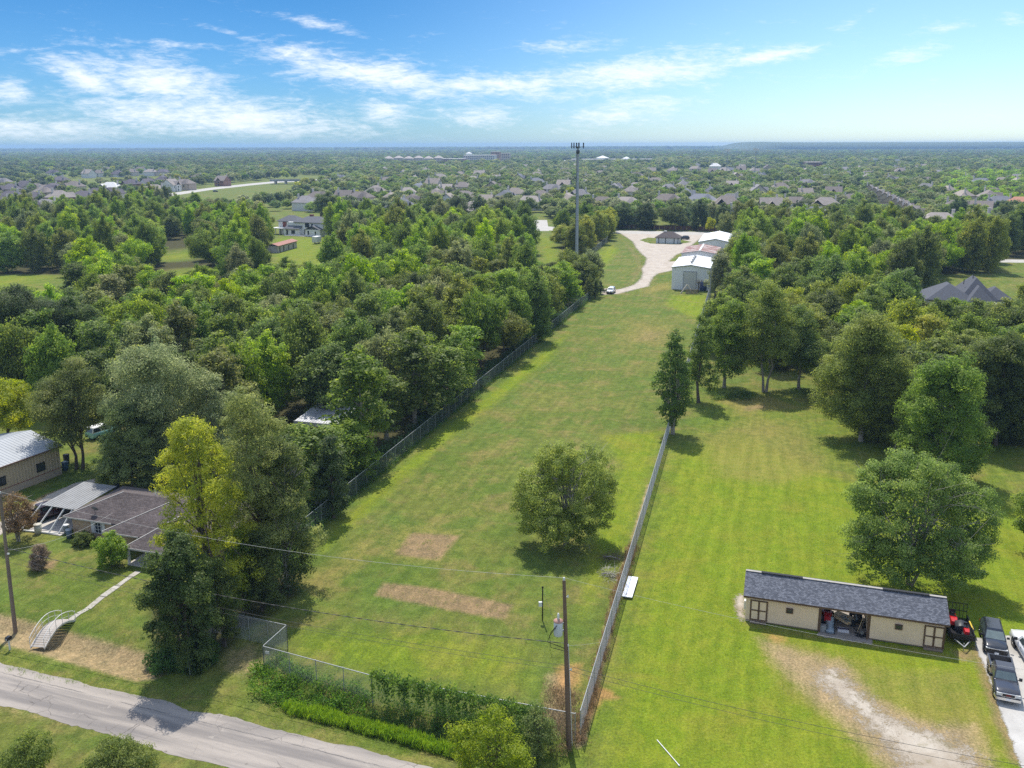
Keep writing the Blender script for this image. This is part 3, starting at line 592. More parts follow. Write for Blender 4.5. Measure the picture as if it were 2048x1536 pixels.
ox, oy, oz = t.sep(P); n_ = t.noise(P, .5, 6, .65); n2_ = t.noise(t.vec(t.mul(ox, 3.0), t.mul(oy, 9.0), oz), 1.5, 4, .7)
c = t.mix(n_, (0.075, 0.062, 0.060), (0.125, 0.108, 0.105)); c = t.mix(1.0, c, t.mix(n2_, (.75,) * 3, (1.25,) * 3), 'MULTIPLY')
t.set(pb.inputs['Base Color'], c); pb.inputs['Roughness'].default_value = .95; pb.inputs['Specular IOR Level'].default_value = .15
bh = empty('brick_house', BO, BRZ, 'low tan brick ranch house with brown shingle roof half hidden by the pines', 'house')
HZ = 2.35; RZ2 = 4.25
RZ2 = 3.95; U2 = u_at(BO, BRZ, 204, -2.0, HZ - .3); U3 = u_at(BO, BRZ, 248, -4.1, HZ - .4); UE = U2 + 13
mb = MB(); mb.box((UE / 2, 4.0, HZ / 2), (UE, 8.0, HZ)); mb.build('wall', brk, bh)
mb = MB(); mb.box(((U2 + UE) / 2 + .4, -.6, HZ / 2 - .15), (UE - U2 - .9, 1.3, HZ - .3)); mb.build('front_wall', brk, bh)
mb = MB(); hip(mb, -.6, UE + .6, -.6, 8.6, HZ + .05, RZ2, run=4.3); mb.build('roof', oldroof, bh)
mb = MB(); hip(mb, U2, UE + .8, -2.0, 8.7, HZ - .25, RZ2 + .06, run=5.0); mb.build('roof', oldroof, bh)
rn9 = random.Random(12); oldtab, t, pb, out = newmat('brown_shingle_tab'); P = t.new('ShaderNodeTexCoord').outputs['Object']; ti = t.new('ShaderNodeAttribute', attribute_name='tint').outputs['Fac']
t.set(pb.inputs['Base Color'], t.mix(1.0, t.mix(ti, (0.052, 0.040, 0.040), (0.100, 0.082, 0.080)), t.mix(t.ss(t.noise(P, .45, 6, .65), .3, .7), (.72,) * 3, (1.25,) * 3), 'MULTIPLY')); pb.inputs['Roughness'].default_value = .95
for (u0, u1, v0, vr, z0, z1, rn_) in ((-.6, UE + .6, -.6, 4.0, HZ + .05, RZ2, 4.3), (U2, UE + .8, -2.0, 3.35, HZ - .25, RZ2 + .06, 5.0), (U3, U3 + 6.2, -4.1, 1.0, HZ - .42, RZ2 - .45, 2.9)): shingles(u0, u1, v0, vr, z0 + .005, z1 + .005, .32, .15, rn9, 'shingle_course', bh, oldtab, rn_)
mb = MB(); hip(mb, U3, U3 + 6.2, -4.1, 6.1, HZ - .42, RZ2 - .45, run=5.1); mb.build('porch_roof', oldroof, bh)
mb = MB()
for uu, v0, vr, ze, zr, rn_ in ((-.6, -.6, 4.0, HZ + .05, RZ2, 4.3), (U2, -2.0, 3.35, HZ - .25, RZ2 + .06, 5.0), (U3, -4.1, 1.0, HZ - .42, RZ2 - .45, 2.9)): mb.bar((uu, v0, ze + .03), (uu + rn_, vr, zr + .03), .09, .06)
for u0, u1, v0, ze in ((-.6, U2, -.62, HZ), (U2, U3, -2.02, HZ - .3), (U3, U3 + 6.2, -4.12, HZ - .47)): mb.box(((u0 + u1) / 2, v0, ze - .02), (u1 - u0, .05, .16))
mb.build('white_trim', pmat('aged_trim', (.46, .44, .41), .7, .1, 2), bh)
UW = u_at(BO, BRZ, 197, 0, 1.35); wo = window(bh, UW, -.02, 1.35, .8, 1.25, whitep, grid=(2, 3))
for s_ in (-.72, .72): fbox('shutter', bh, whitep, (UW + s_, -.05, 1.35), (.42, .05, 1.35))
window(bh, U3 + 3.2, -1.27, 1.1, 1.2, 1.5, whitep, grid=(2, 1))
fbox('front_door', bh, whitep, (U3 + 1.6, -1.28, 1.0), (.9, .06, 1.95))
for uu in (U3 + .3, U3 + 5.9):
    mb = MB(); mb.box((uu, -3.9, .95), (.13, .13, 1.95))
    for k in range(6): mb.bar((uu - .16, -3.9, .3 + k * .27), (uu + .16, -3.9, .5 + k * .27), .03)
    mb.bar((uu - .17, -3.9, .1), (uu - .17, -3.9, 1.9), .04); mb.bar((uu + .17, -3.9, .1), (uu + .17, -3.9, 1.9), .04); mb.build('porch_post', whitep, bh)
fbox('porch_slab', bh, concp, (U3 + 3.1, -2.7, .06), (5.8, 2.8, .12))
mb = MB(); mb.tube([(2.9, .4, 2.7), (2.9, .35, 3.25)], .03, 6); dd = Matrix.Rotation(R(-60), 3, 'X')
mb.add([dd @ Vector((.42 * math.cos(a) * r_, .34 * math.sin(a) * r_, .10 * r_ * r_)) + Vector((3.0, .2, 3.35)) for r_ in (0.02, .5, 1) for a in [2 * math.pi * k / 12 for k in range(12)]], [(i * 12 + k, i * 12 + (k + 1) % 12, (i + 1) * 12 + (k + 1) % 12, (i + 1) * 12 + k) for i in range(2) for k in range(12)], True)
mb.bar((3.0, .2, 3.2), (3.0, -.35, 3.45), .03); tag(mb.build('satellite_dish', pmat('dish_grey', (.16, .16, .17), .6), None), 'grey satellite dish on the brick house roof', 'dish')
COL.objects['satellite_dish'].matrix_world = Matrix.Translation(BO) @ Matrix.Rotation(BRZ, 4, 'Z')
mb = MB(); mb.tube([(7.5, 4.6, RZ2 - .3), (7.5, 4.6, RZ2 + .65)], .06, 8); mb.build('vent_pipe', whitep, bh)
# carport lean-to with fallen front beams
cpt = empty('carport', (Matrix.Translation(BO) @ Matrix.Rotation(BRZ, 4, 'Z') @ Vector((-2.6, 2.0, 0))), BRZ, 'grey metal carport lean-to with collapsed white beams at the left end of the brick house', 'carport')
mb = MB(); ribbed(mb, (-2.3, 0, 0), (1.9, 0, 0), 0, 1, .3, .02, (0, -1)); m3 = mb
rt = MB()
for i in range(12):
    u0 = -2.6 + i * .4; rt.box((u0, 2.4, 2.55), (.34, 6.4, .04), M=Matrix.Rotation(R(3), 3, 'X')); rt.box((u0 + .2, 2.4, 2.575), (.06, 6.4, .05), M=Matrix.Rotation(R(3), 3, 'X'))
rt.build('roof_sheet', pmat('dull_galvanized', (.25, .255, .26), .7, .15, .8, metal=.1, dirt=(.16, .15, .14), dirt_amt=.6), cpt)
for k, uu in enumerate((-2.9, -1.3, .4, 1.5)):
    mb = MB(); mb.bar((uu, -.6, 2.45), (uu - .9 + .1 * k, -3.0 + .2 * k, .12), .10, .14); mb.build('fallen_beam', whitep, cpt)
mb = MB(); mb.bar((-3.7, -2.9, .12), (.9, -2.5, .12), .1, .14); mb.build('fallen_beam', whitep, cpt)
for uu in (-2.8, -1.0): fbox('post', cpt, whitep, (uu, 5.2, 1.25), (.1, .1, 2.5))
fbox('slab', cpt, concp, (-.9, .8, .05), (4.6, 7.0, .09))
# ------------------------------------------------------------------ tan metal building at the left edge
MO, ME = G(124, 948), G(0, 996); d = MO - ME; d.normalize(); MRZ = math.atan2(d.y, d.x)
mbd = empty('metal_building', MO, MRZ, 'tan ribbed metal building with white roof at the left edge', 'building')
tanm = pmat('tan_metal', (0.52, 0.42, 0.30), .55, .05, .5, dirt=(.40, .30, .2), dirt_amt=.3); pinkm = pmat('pale_wainscot', (0.50, 0.40, 0.31), .7, .06, .5)
ML = 26.0; MDp = 11.0; MEV = 3.9
mb = MB(); ribbed(mb, (-ML, 0, 0), (0, 0, 0), .95, MEV, .42, .05, (0, -1)); ribbed(mb, (0, 0, 0), (0, MDp, 0), .0, MEV, .42, .05, (1, 0)); ribbed(mb, (0, MDp, 0), (-ML, MDp, 0), 0, MEV, .42, .05, (0, 1)); gable_end(mb, -.1, 0, MDp, MEV, MEV + 1.2); mb.build('wall', tanm, mbd)
fbox('wainscot', mbd, pinkm, (-ML / 2, -.02, .46), (ML, .06, .92)); fbox('stripe', mbd, pmat('rust_red_trim', (.28, .09, .06), .6), (-ML / 2, -.05, .95), (ML, .05, .07))
mb = MB(); gable(mb, -ML, .35, -.35, MDp + .35, MEV + .05, MEV + 1.3, .1)
for k in range(56):
    uu = -ML + .2 + k * .47
    for v0, v1 in ((-.35, MDp / 2), (MDp + .35, MDp / 2)): mb.bar((uu, v0, MEV + .065), (uu, v1, MEV + 1.315), .04, .03)
mb.build('roof', pmat('pale_metal_roof', (0.38, 0.40, 0.42), .75, .06, .4, metal=.0, dirt=(.2, .21, .22), dirt_amt=.5), mbd)
fbox('gutter', mbd, pmat('brown_gutter', (.16, .09, .06), .6), (-ML / 2, -.42, MEV - .02), (ML, .12, .14))
for px_ in (81, 2): window(mbd, u_at(MO, MRZ, px_, 0, 1.9, 5), -.04, 2.0, 1.15, 1.05, black, grid=(2, 1))
# ------------------------------------------------------------------ three white warehouses
WO = G(1343, 578.5); WX = G(1416, 582.5); WRZ, WW = uvframe(WO, WX); ang = R(74.0) - math.pi / 2
def warehouse(s0, off, wd, ln, ev, rg_, roofm, label, door):
    c, s = math.cos(ang), math.sin(ang); o = WO + Vector((-s * s0 + c * off, c * s0 + s * off, 0))
    e = empty('warehouse', o, ang, label, 'warehouse', 'white metal warehouses in a row')
    mb = MB(); ribbed(mb, (0, 0, 0), (wd, 0, 0), 0, ev, .5, .05, (0, -1)); ribbed(mb, (wd, 0, 0), (wd, ln, 0), 0, ev, .6, .05, (1, 0)); ribbed(mb, (wd, ln, 0), (0, ln, 0), 0, ev, .6, .05, (0, 1)); ribbed(mb, (0, ln, 0), (0, 0, 0), 0, ev, .6, .05, (-1, 0))
    for v in (0, ln): mb.add([(0, v, ev), (wd / 2, v, rg_), (wd, v, ev)], [(0, 1, 2)])
    mb.build('wall', whitem, e)
    mb = MB(); gable_v(mb, -.3, wd + .3, -.3, ln + .3, ev + .05, rg_ + .1, .14)
    k = int(ln / 4.2)
    for i in range(k + 1):
        for x0 in (-.3, wd + .3): mb.bar((x0, i * ln / k, ev + .07), (wd / 2, i * ln / k, rg_ + .12), .10, .06)
    mb.build('roof', roofm, e)
    mb = MB(); mb.bar((-.3, -.33, ev), (wd / 2, -.33, rg_ + .05), .06, .2); mb.bar((wd + .3, -.33, ev), (wd / 2, -.33, rg_ + .05), .06, .2); mb.build('gable_trim', pmat('trim_grey', (.32, .34, .36), .6), e)
    fbox('ridge_cap', e, whitem, (wd / 2, ln / 2, rg_ + .16), (.5, ln, .08))
    if door:
        d_ = MB()
        for i in range(14): d_.box((wd * .49, -.06 - .02 * (i % 2), .22 + i * .37), (wd * .33, .06, .36))
        d_.build('roller_door', pmat('door_offwhite', (.60, .60, .57), .5, .05, .5), e); mb = MB()
        for uu in (-.175, .175): mb.box((wd * (.49 + uu), -.09, 2.7), (.12, .1, 5.4))
        mb.box((wd * .49, -.09, 5.45), (wd * .37, .1, .16)); mb.build('door_frame', pmat('trim_grey', (.32, .34, .36)), e)
        for i in range(4):
            v_ = MB(); v_.lathe([(.0, .0), (.28, .0), (.28, .35), (.42, .42), (.42, .7), (.2, .85), (0, .85)], (wd / 2, 3.0 + i * 4.6, rg_ + .12), 10); v_.build('roof_vent', galv, e)
    return e
warehouse(0, 0, WW, 24, 6.6, 7.35, whitem, 'front white warehouse with tall roller door and four roof vents', True)
warehouse(26.5, 0.3, 11.2, 20, 7.6, 8.5, rust, 'middle warehouse with rusty red brown roof', False)
warehouse(64, 3.0, 11.6, 30, 7.4, 8.6, whitem, 'rear white warehouse with clean white roof nearest the street', False)
KEEP_XY = []
for s0, of_, r0 in ((3, 5, 9), (12, 5, 10), (22, 5, 10), (36, 6, 10), (46, 7, 10), (64, 9, 11), (78, 9, 11), (92, 9, 11)): q = WO + Vector((-math.sin(ang) * s0 + math.cos(ang) * of_, math.cos(ang) * s0 + math.sin(ang) * of_, 0)); KEEP_XY.append((q.x, q.y, r0))
# ------------------------------------------------------------------ small office with hip roof
OO, OE = G(1312, 486.5), G(1357, 488); ORZ, OL = uvframe(OO, OE)
of = empty('office_hut', OO, ORZ, 'small pale office hut with brown hip roof on a grass island', 'hut')
mb = MB(); mb.box((OL / 2, 3.2, 1.25), (OL, 6.4, 2.5)); mb.build('wall', pmat('pale_blue_wall', (.62, .68, .72), .7, .05), of)
mb = MB(); hip(mb, -.6, OL + .6, -.6, 7.0, 2.6, 5.0); mb.build('roof', oldroof, of)
for f in (.12, .42, .80, .97): fbox('dark_post', of, black, (OL * f, -.06, 1.25), (.28, .1, 2.4))
fbox('roof_unit', of, whitep, (OL * .35, 3.4, 4.9), (1.2, 1.0, .6))
# ------------------------------------------------------------------ white two storey house
XO, XE = G(574, 470), G(644, 473); XRZ, XL = uvframe(XO, XE)
wh = empty('white_house', XO, XRZ, 'large white two storey house with grey hip roofs and side porch', 'house')
wht = pmat('white_siding', (.90, .89, .87), .6, .03, .6); gshg = pmat('slate_grey_shingle', (.115, .12, .135), .9, .15, 1.2)
sc_ = XL / 16.5
fbox('wall', wh, wht, (XL * .5, 5.5, 3.1), (XL, 9.0, 6.2)); fbox('wall', wh, wht, (-3.2, 7.2, 3.1), (8.0, 7.5, 6.2)); fbox('wall', wh, wht, (XL * .17, .2, 1.6), (XL * .46, 2.4, 3.2)); fbox('wall', wh, wht, (XL * .80, -.2, 1.6), (XL * .42, 3.0, 3.2))
mb = MB(); hip(mb, XL * .18, XL + .7, .4, 10.6, 6.3, 8.9); mb.build('roof', gshg, wh); mb = MB(); hip(mb, -8.0, 4.5, 2.8, 11.4, 6.3, 8.9); mb.build('roof', gshg, wh)
mb = MB(); gable(mb, -.6, XL * .42, -1.6, 5.5, 3.2, 6.4, vm=4.5); mb.build('lower_roof', gshg, wh); mb = MB(); gable_v(mb, XL * .58, XL * 1.02, -2.2, 2.5, 3.2, 5.1); mb.build('lower_roof', gshg, wh)
for (u, z, w_, h, v) in ((XL * .56, 4.9, 2.3, 1.9, 1.0), (XL * .70, 4.9, .9, 1.6, 1.0), (XL * .22, 1.7, 2.0, 1.6, -1.0), (XL * .53, 1.6, 2.4, 2.0, 1.0), (XL * .68, 1.7, .8, 1.8, -1.7), (XL * .05, 1.5, .9, 2.2, -1.0), (-1.2, 4.8, .8, 1.7, 3.45), (.3, 4.8, .8, 1.7, 3.45), (XL * .88, 1.7, .6, 1.4, -1.7)): window(wh, u, v - .02, z, w_, h, black, grid=(2, 1) if w_ > 1.5 else (1, 1))
fbox('balcony_door', wh, pmat('brick_red', (.26, .08, .05), .7), (-3.6, 3.42, 4.7), (2.2, .1, 2.5))
mb = MB(); mb.box((-5.6, 2.0, 3.1), (6.6, 5.0, .25)); mb.build('porch_roof', whitep, wh)
for uu in (-8.6, -6.4, -4.2, -2.6): fbox('porch_post', wh, whitep, (uu, -.2, 1.5), (.25, .25, 3.0))
fbox('chimney', wh, pmat('brick_red', (.26, .08, .05)), (XL * .52, 6.2, 9.0), (1.8, 1.0, 1.4)); fbox('patio', wh, concp, (XL * .5, -2.2, .1), (XL * .9, 3.0, .2))
# ------------------------------------------------------------------ old shed with red roof, trailer box
ZO, ZE = G(556, 506), G(594, 495); ZRZ, ZL = uvframe(ZO, ZE)
zs = empty('old_shed', ZO, ZRZ, 'weathered pale shed with faded red roof below the white house', 'shed')
fbox('wall', zs, pmat('weathered_white', (.50, .47, .43), .8, .2, .8), (ZL / 2, 2.2, 1.4), (ZL, 4.4, 2.8)); mb = MB(); gable(mb, -.4, ZL + .4, -.5, 4.9, 2.85, 3.7); mb.build('roof', pmat('faded_red_roof', (.36, .17, .13), .8, .15, .8), zs)
for f in (.1, .3, .55, .8): fbox('doorway', zs, black, (ZL * f, -.04, 1.2), (.8, .08, 1.8))
BXO = G(634, 487); bx2 = empty('box_trailer', BXO, R(-15), 'plain white box trailer parked on the lawn by the white house', 'trailer'); fbox('body', bx2, whitep, (0, 0, 1.9), (2.3, 4.6, 2.5))
for s_ in (-1.0, 1.0): mb = MB(); mb.lathe([(0, -.12), (.4, -.12), (.4, .12), (0, .12)], (s_, 0, .4), 12, axis='X'); mb.build('wheel', black, bx2)
# ------------------------------------------------------------------ grey roofed house on the right
GO, GE = G(1872, 640), G(2002, 646); GRZ, GL = uvframe(GO, GE)
gh = empty('grey_house', GO, GRZ, 'pale house with steep dark grey hip roofs among the right hand trees', 'house')
gs2 = pmat('charcoal_shingle', (.085, .092, .112), .92, .12, 1.5)
fbox('wall', gh, wht, (GL * .30, 7, 2.4), (GL * .72, 12, 4.8)); fbox('wall', gh, wht, (GL * .72, 4.0, 2.4), (GL * .34, 10, 4.8)); fbox('wall', gh, wht, (GL * 1.02, 8.0, 2.4), (GL * .36, 8, 4.8))
mb = MB(); hip(mb, -GL * .18, GL * .62, .4, 13.6, 4.9, 8.3, run=5.0); mb.build('roof', gs2, gh); mb = MB(); hip(mb, GL * .34, GL * .96, 1.5, 15.0, 4.9, 9.9); mb.build('roof', gs2, gh)
mb = MB(); hip(mb, GL * .44, GL * .86, -1.4, 9.5, 4.95, 8.4, run=3.6); mb.build('roof', gs2, gh); mb = MB(); hip(mb, GL * .72, GL * 1.24, 3.6, 12.5, 4.9, 7.6); mb.build('roof', gs2, gh)
for u, v, z in ((GL * .1, .96, 2.2), (GL * .3, .96, 2.2), (GL * .65, -1.04, 2.2), (GL * .8, -1.04, 2.2)): window(gh, u, v, z, 1.3, 1.8, black)
for u, v, z in ((GL * .47, 7, 8.6), (GL * .62, 8.0, 9.8)):
    mb = MB(); mb.tube([(u, v, z - .6), (u, v, z + .7)], .09, 6); mb.build('vent_pipe', black, gh)
mb = MB(); hip(mb, -3, 4.5, -6.0, -.5, 2.8, 4.4); gg = empty('garage', G(1925, 668), GRZ, 'small dark roofed outbuilding in front of the grey roofed house', 'garage'); mb.build('roof', gs2, gg); fbox('wall', gg, wht, (.7, -3.2, 1.35), (6.4, 4.4, 2.7))
# ------------------------------------------------------------------ old grey carport roof in the wood
CO_ = G(592, 872); cw = empty('open_shelter', CO_, R(-17), 'low grey metal roof shelter half buried in the left wood', 'shelter')
mb = MB()
for i in range(17): mb.box((.2 + i * .42, 3.2, 2.75), (.40, 6.8, .03), M=Matrix.Rotation(R(6), 3, 'X')); mb.box((.41 + i * .42, 3.2, 2.785), (.05, 6.8, .05), M=Matrix.Rotation(R(6), 3, 'X'))
mb.build('roof_sheet', pmat('lilac_grey_metal', (.46, .47, .50), .45, .12, .6, metal=.3, dirt=(.2, .19, .18), dirt_amt=.6), cw); fbox('front_board', cw, pmat('pale_board', (.50, .50, .47), .8, .1), (3.5, -.22, 2.15), (7.2, .08, .6))
for uu in (.2, 3.5, 6.9):
    for vv in (0, 6.2): fbox('post', cw, wood, (uu, vv, 1.2), (.14, .14, 2.4))
fbox('junk_stack', cw, darkin, (3.2, 3, .7), (5, 3.4, 1.3))
# ------------------------------------------------------------------ cell mast
TO = G(1153, 536); tw = empty('cell_mast', TO, 0, 'tall grey monopole cell mast with dark antennas at its top', 'mast')
mastm = pmat('mast_grey', (.34, .37, .40), .6, .05, .3); TH = 41.3
mb = MB(); mb.tube([(0, 0, TH * k / 5) for k in range(6)], [.58 - .20 * k / 5 for k in range(6)], 12); mb.build('pole', mastm, tw)
for k in (1, 2, 3, 4):
    mb = MB(); r0 = .58 - .2 * k / 5; mb.lathe([(r0 - .02, 0), (r0 + .05, 0), (r0 + .05, .25), (r0 - .02, .25)], (0, 0, TH * k / 5), 12); mb.build('flange', mastm, tw)
antm = pmat('antenna_dark', (.06, .075, .085), .6)
mb = MB(); mb.lathe([(.2, TH - 2.4), (.62, TH - 2.2), (.62, TH - 1.2), (.2, TH - 1.0)], n=12); mb.lathe([(.3, TH - .3), (.8, TH - .1), (.8, TH), (0, TH)], n=12); mb.build('collar', antm, tw)
for k in range(3):
    a = R(90 + 120 * k + 28); c, s = math.cos(a), math.sin(a); am = MB(); am.tube([(c * .4, s * .4, TH - .2), (c * 1.7, s * 1.7, TH + .1)], .09, 6); am.tube([(c * 1.7 - s * 1.5, s * 1.7 + c * 1.5, TH + .1), (c * 1.7 + s * 1.5, s * 1.7 - c * 1.5, TH + .1)], .07, 6); ar = am.build('arm', antm, tw)
    for q in (-1.4, -.5, .5, 1.4): fbox('antenna_panel', ar, antm, (c * 1.85 - s * q, s * 1.85 + c * q, TH + .45), (.26, .2, 1.9), rz=a)
cbm = MB(); cbm.bar((-.62, -.05, 1), (-.44, -.05, TH - 2), .09); cbm.build('cable_run', antm, tw)
# ------------------------------------------------------------------ chain link fences
def wires(mb_co, a, b, h, sp, r_):
    a, b = np.array(a, float), np.array(b, float); L = np.hypot(*(b - a)[:2]); d = (b - a) / L; n = int(L / sp); out = []
    nrm = np.array([-d[1], d[0], 0.0])
    for sgn in (1, -1):
        s0 = np.arange(-int(h / sp), n + int(h / sp)) * sp; z0 = np.zeros_like(s0); s1 = s0 + sgn * h; z1 = np.full_like(s0, h)
        lo, hi = 0.0, L; f0 = np.clip(np.where(sgn > 0, (lo - s0) / h, (s0 - hi) / h), 0, 1); f1 = np.clip(np.where(sgn > 0, (hi - s0) / h, (s0 - lo) / h), 0, 1)
        ok = (f1 - f0) > .02; s0, f0, f1 = s0[ok], f0[ok], f1[ok]
        A_ = a + d * (s0 + sgn * h * f0)[:, None]; B_ = a + d * (s0 + sgn * h * f1)[:, None]; A_[:, 2] += h * f0 + .03; B_[:, 2] += h * f1 + .03
        t2 = np.cross(nrm, np.array([d[0] * sgn, d[1] * sgn, 1.0]) / 2 ** .5); tri = [nrm * r_, -nrm * r_ * .5 + t2 * r_ * .87, -nrm * r_ * .5 - t2 * r_ * .87]
        for i in range(3): j = (i + 1) % 3; out.append(np.stack([A_ + tri[i], A_ + tri[j], B_ + tri[j], B_ + tri[i]], 1).reshape(-1, 3))
    mb_co.append(np.vstack(out))
linkm = pmat('chain_link_wire', (0.33, 0.34, 0.34), .45, 0, metal=.4)
linkd = pmat('dull_green_wire', (0.12, 0.15, 0.14), .6, 0, metal=.2)
def chain_fence(pts, label, h=2.3, sp=.075, r_=.0032, step=3.0, rail=True, group=None, wm=None, zoff=True):
    pts = [Vector(p) for p in pts]; e = empty('chain_link_fence', pts[0], 0, label, 'fence', group); O = pts[0].copy(); O.z = 0; co = []
    e.location = (O.x, O.y, 0)
    for a, b in zip(pts, pts[1:]):
        L = (b - a).length; n = max(1, round(L / step))
        for i in range(n + (1 if b is pts[-1] else 0)):
            p = a.lerp(b, i / n) - O; z0 = float(zg(p.x + O.x, p.y + O.y)); mb = MB(); mb.tube([(p.x, p.y, z0 - .1), (p.x, p.y, h + .06)], .035, 6); mb.build('post', galv, e)
            if i < n:
                q = a.lerp(b, (i + 1) / n) - O; wires(co, (p.x, p.y, min(z0, float(zg(q.x + O.x, q.y + O.y)))), (q.x, q.y, min(z0, float(zg(q.x + O.x, q.y + O.y)))), h - min(z0, 0), sp, r_)
        if rail: mb = MB(); mb.tube([a.xy.to_3d() - O + Vector((0, 0, h)), b.xy.to_3d() - O + Vector((0, 0, h))], .034, 6); mb.build('top_rail', galv, e)
    co = np.vstack(co); me = bpy.data.meshes.new('chain_link_mesh'); np_mesh(me, co, np.arange(len(co)).reshape(-1, 4)); me.materials.append(wm or linkm); o = link('chain_link_mesh', me, e); o['kind'] = 'stuff'; return e
FR0, FR1 = G(1160, 1478), G(1330, 894); FRE = FR0 + (FR1 - FR0).normalized() * 205
chain_fence([FR0, FR1, FRE], 'long chain link fence on the right of the mown field', sp=.085, r_=.0036)
FL0, FL1 = G(713, 990), G(1085, 678); dl = (FL1 - FL0).normalized(); FLs = FL0 - dl * 17.5
chain_fence([FLs, FL0, FL1, FL1 + dl * 53], 'long chain link fence along the left wood', wm=linkd, sp=.09, r_=.0042)
FF0 = G(529, 1343); FFM = G(745, 1404); FFE = G(1150, 1484); GC = G(576, 1299); GB = G(425, 1265); GP0 = G(380, 1350)
chain_fence([FF0, FFM, FFE], 'front chain link fence facing the road, partly vine covered', step=2.9)
chain_fence([FF0, GC], 'short chain link wing between the front fence and the gate corner', step=2.6)
chain_fence([GC, GB], 'chain link gate line running from the corner post to the pines', step=2.2)
chain_fence([GB, GP0], 'chain link side of the entrance recess beside the thicket', step=2.6)
fA, fB = G(1122, 560), G(1215, 484)
chain_fence([fA, fB], 'far chain link fence beyond the cell mast', wm=linkd, sp=.2, r_=.011)
wsg = MB(); wsg.box((0, 0, 0), (.35, .02, .25)); o = wsg.build('fence_sign', whitep); o.location = FF0 + Vector((.35, -.06, 1.75)); o.rotation_euler = (0, 0, R(-17)); tag(o, 'small white sign wired to the front fence corner', 'sign')
# brown boundary fence along the street
bf = empty('board_fence', (0, 0, 0), 0, 'brown wooden boundary fence along the far street under the oaks', 'fence'); bwd = pmat('brown_board', (.13, .062, .042), .85, .25, .6)
P_ = [G(x, y) for x, y in ((640, 433), (830, 438), (1050, 444))] ; Q_ = [G(x, y) for x, y in ((1228, 456), (1340, 460), (1500, 464.5))]
for PL in (P_, Q_):
    for a, b in zip(PL, PL[1:]):
        n = int((b - a).length / 2.6)
        for i in range(n):
            p, q = a.lerp(b, i / n), a.lerp(b, (i + .97) / n); mb = MB(); mb.bar(p + Vector((0, 0, 1.1)), q + Vector((0, 0, 1.1)), .06, 2.1); mb.bar(p + Vector((0, 0, 1.15)), p + Vector((.15, 0, 1.15)), .14, 2.4); mb.build('board_panel', bwd, bf)
dkf = empty('dark_screen_fence', (0, 0, 0), 0, 'dark slatted screen fence right of the front warehouse', 'fence'); a, b = G(1428, 598), G(1492, 602)
for i in range(8):
    mb = MB(); mb.bar(a.lerp(b, i / 8) + Vector((0, 0, 1.15)), a.lerp(b, (i + .96) / 8) + Vector((0, 0, 1.15)), .05, 2.2); mb.build('screen_panel', pmat('screen_dark', (.05, .05, .06), .8), dkf)
# ------------------------------------------------------------------ suburban houses
hw = pmat('house_wall', (.5, .45, .4), .8, .06, .3, objcol=True); hr = pmat('house_roof', (.2, .17, .15), .9, .14, .5, objcol=True)
def proto_house(k):
    e = empty('suburban_house', (0, 0, -50)); wl, rf = MB(), MB(); win = []
    if k == 0:
        wl.box((0, 0, 2.9), (15, 11, 5.8)); hip(rf, -8, 8, -6, 6, 5.7, 10.2, run=5.2); wl.box((-3.5, -5.8, 2.6), (5.5, 2.4, 5.2)); gable_v(rf, -6.8, -.2, -7.6, 0, 5.2, 8.8); win = [(-3.5, -7.02, 3.6, 1.6, 1.8), (3.5, -5.52, 4.0, 1.4, 1.6), (3.5, -5.52, 1.5, 1.6, 1.6)]; ch = (5, 1, 9.0)
    elif k == 1:
        wl.box((0, 0, 2.9), (17, 10, 5.8)); hip(rf, -9, 9, -5.5, 5.5, 5.7, 9.6, run=5.0); wl.box((4.5, -5.5, 2.8), (6.0, 2.6, 5.6)); hip(rf, 1, 8, -7.4, 1, 5.6, 9.8); win = [(4.5, -6.82, 3.9, 1.6, 1.6), (-4, -5.02, 4.0, 1.4, 1.5), (-4, -5.02, 1.5, 1.6, 1.5), (0, -5.02, 4, 1, 1.4)]; ch = (-6, 1.5, 8.8)
    elif k == 2:
        wl.box((0, 0, 1.8), (18, 12, 3.6)); hip(rf, -9.6, 9.6, -6.6, 6.6, 3.5, 8.2, run=6.2); wl.box((-5, -6, 1.8), (6, 3, 3.6)); gable_v(rf, -8.6, -1.4, -8, 0, 3.6, 6.8); win = [(-5, -7.52, 1.7, 1.6, 1.5), (3, -6.02, 1.7, 2.0, 1.5)]; ch = (6, 2, 7.0)
    else:
        wl.box((0, 0, 2.9), (12, 12, 5.8)); gable(rf, -6.6, 6.6, -6.6, 6.6, 5.7, 10.8); gable_end(wl, -6.0, -6, 6, 5.6, 10.4); gable_end(wl, 5.9, -6, 6, 5.6, 10.4); gable_v(rf, -3, 3, -7.4, -1, 5.8, 9.0); wl.box((0, -6.2, 2.9), (5, 1.6, 5.8)); win = [(0, -7.02, 4.1, 1.5, 1.6), (-4.2, -6.02, 4.0, 1.1, 1.4), (4.2, -6.02, 4, 1.1, 1.4), (0, -7.02, 1.6, 1.6, 1.8)]; ch = (3.5, 2.5, 10.0)
    wl.build('wall', hw, e); rf.build('roof', hr, e)
    c_ = MB(); c_.box((ch[0], ch[1], ch[2] + .6), (1.1, .9, 3.6)); c_.box((ch[0], ch[1], ch[2] + 2.45), (1.3, 1.1, .18)); c_.build('chimney', hw, e)
    for (u, v, z, w_, h) in win: fbox('window', e, glass, (u, v, z), (w_, .1, h))
    return e
PH = [proto_house(k) for k in range(4)]
RC = dict(brown=(.175, .148, .132), tan=(.245, .208, .178), grey=(.19, .178, .18), dark=(.10, .086, .098), slate=(.155, .16, .18), red=(.30, .13, .085), white=(.58, .57, .55), orange=(.40, .19, .12), pale=(.27, .235, .21))
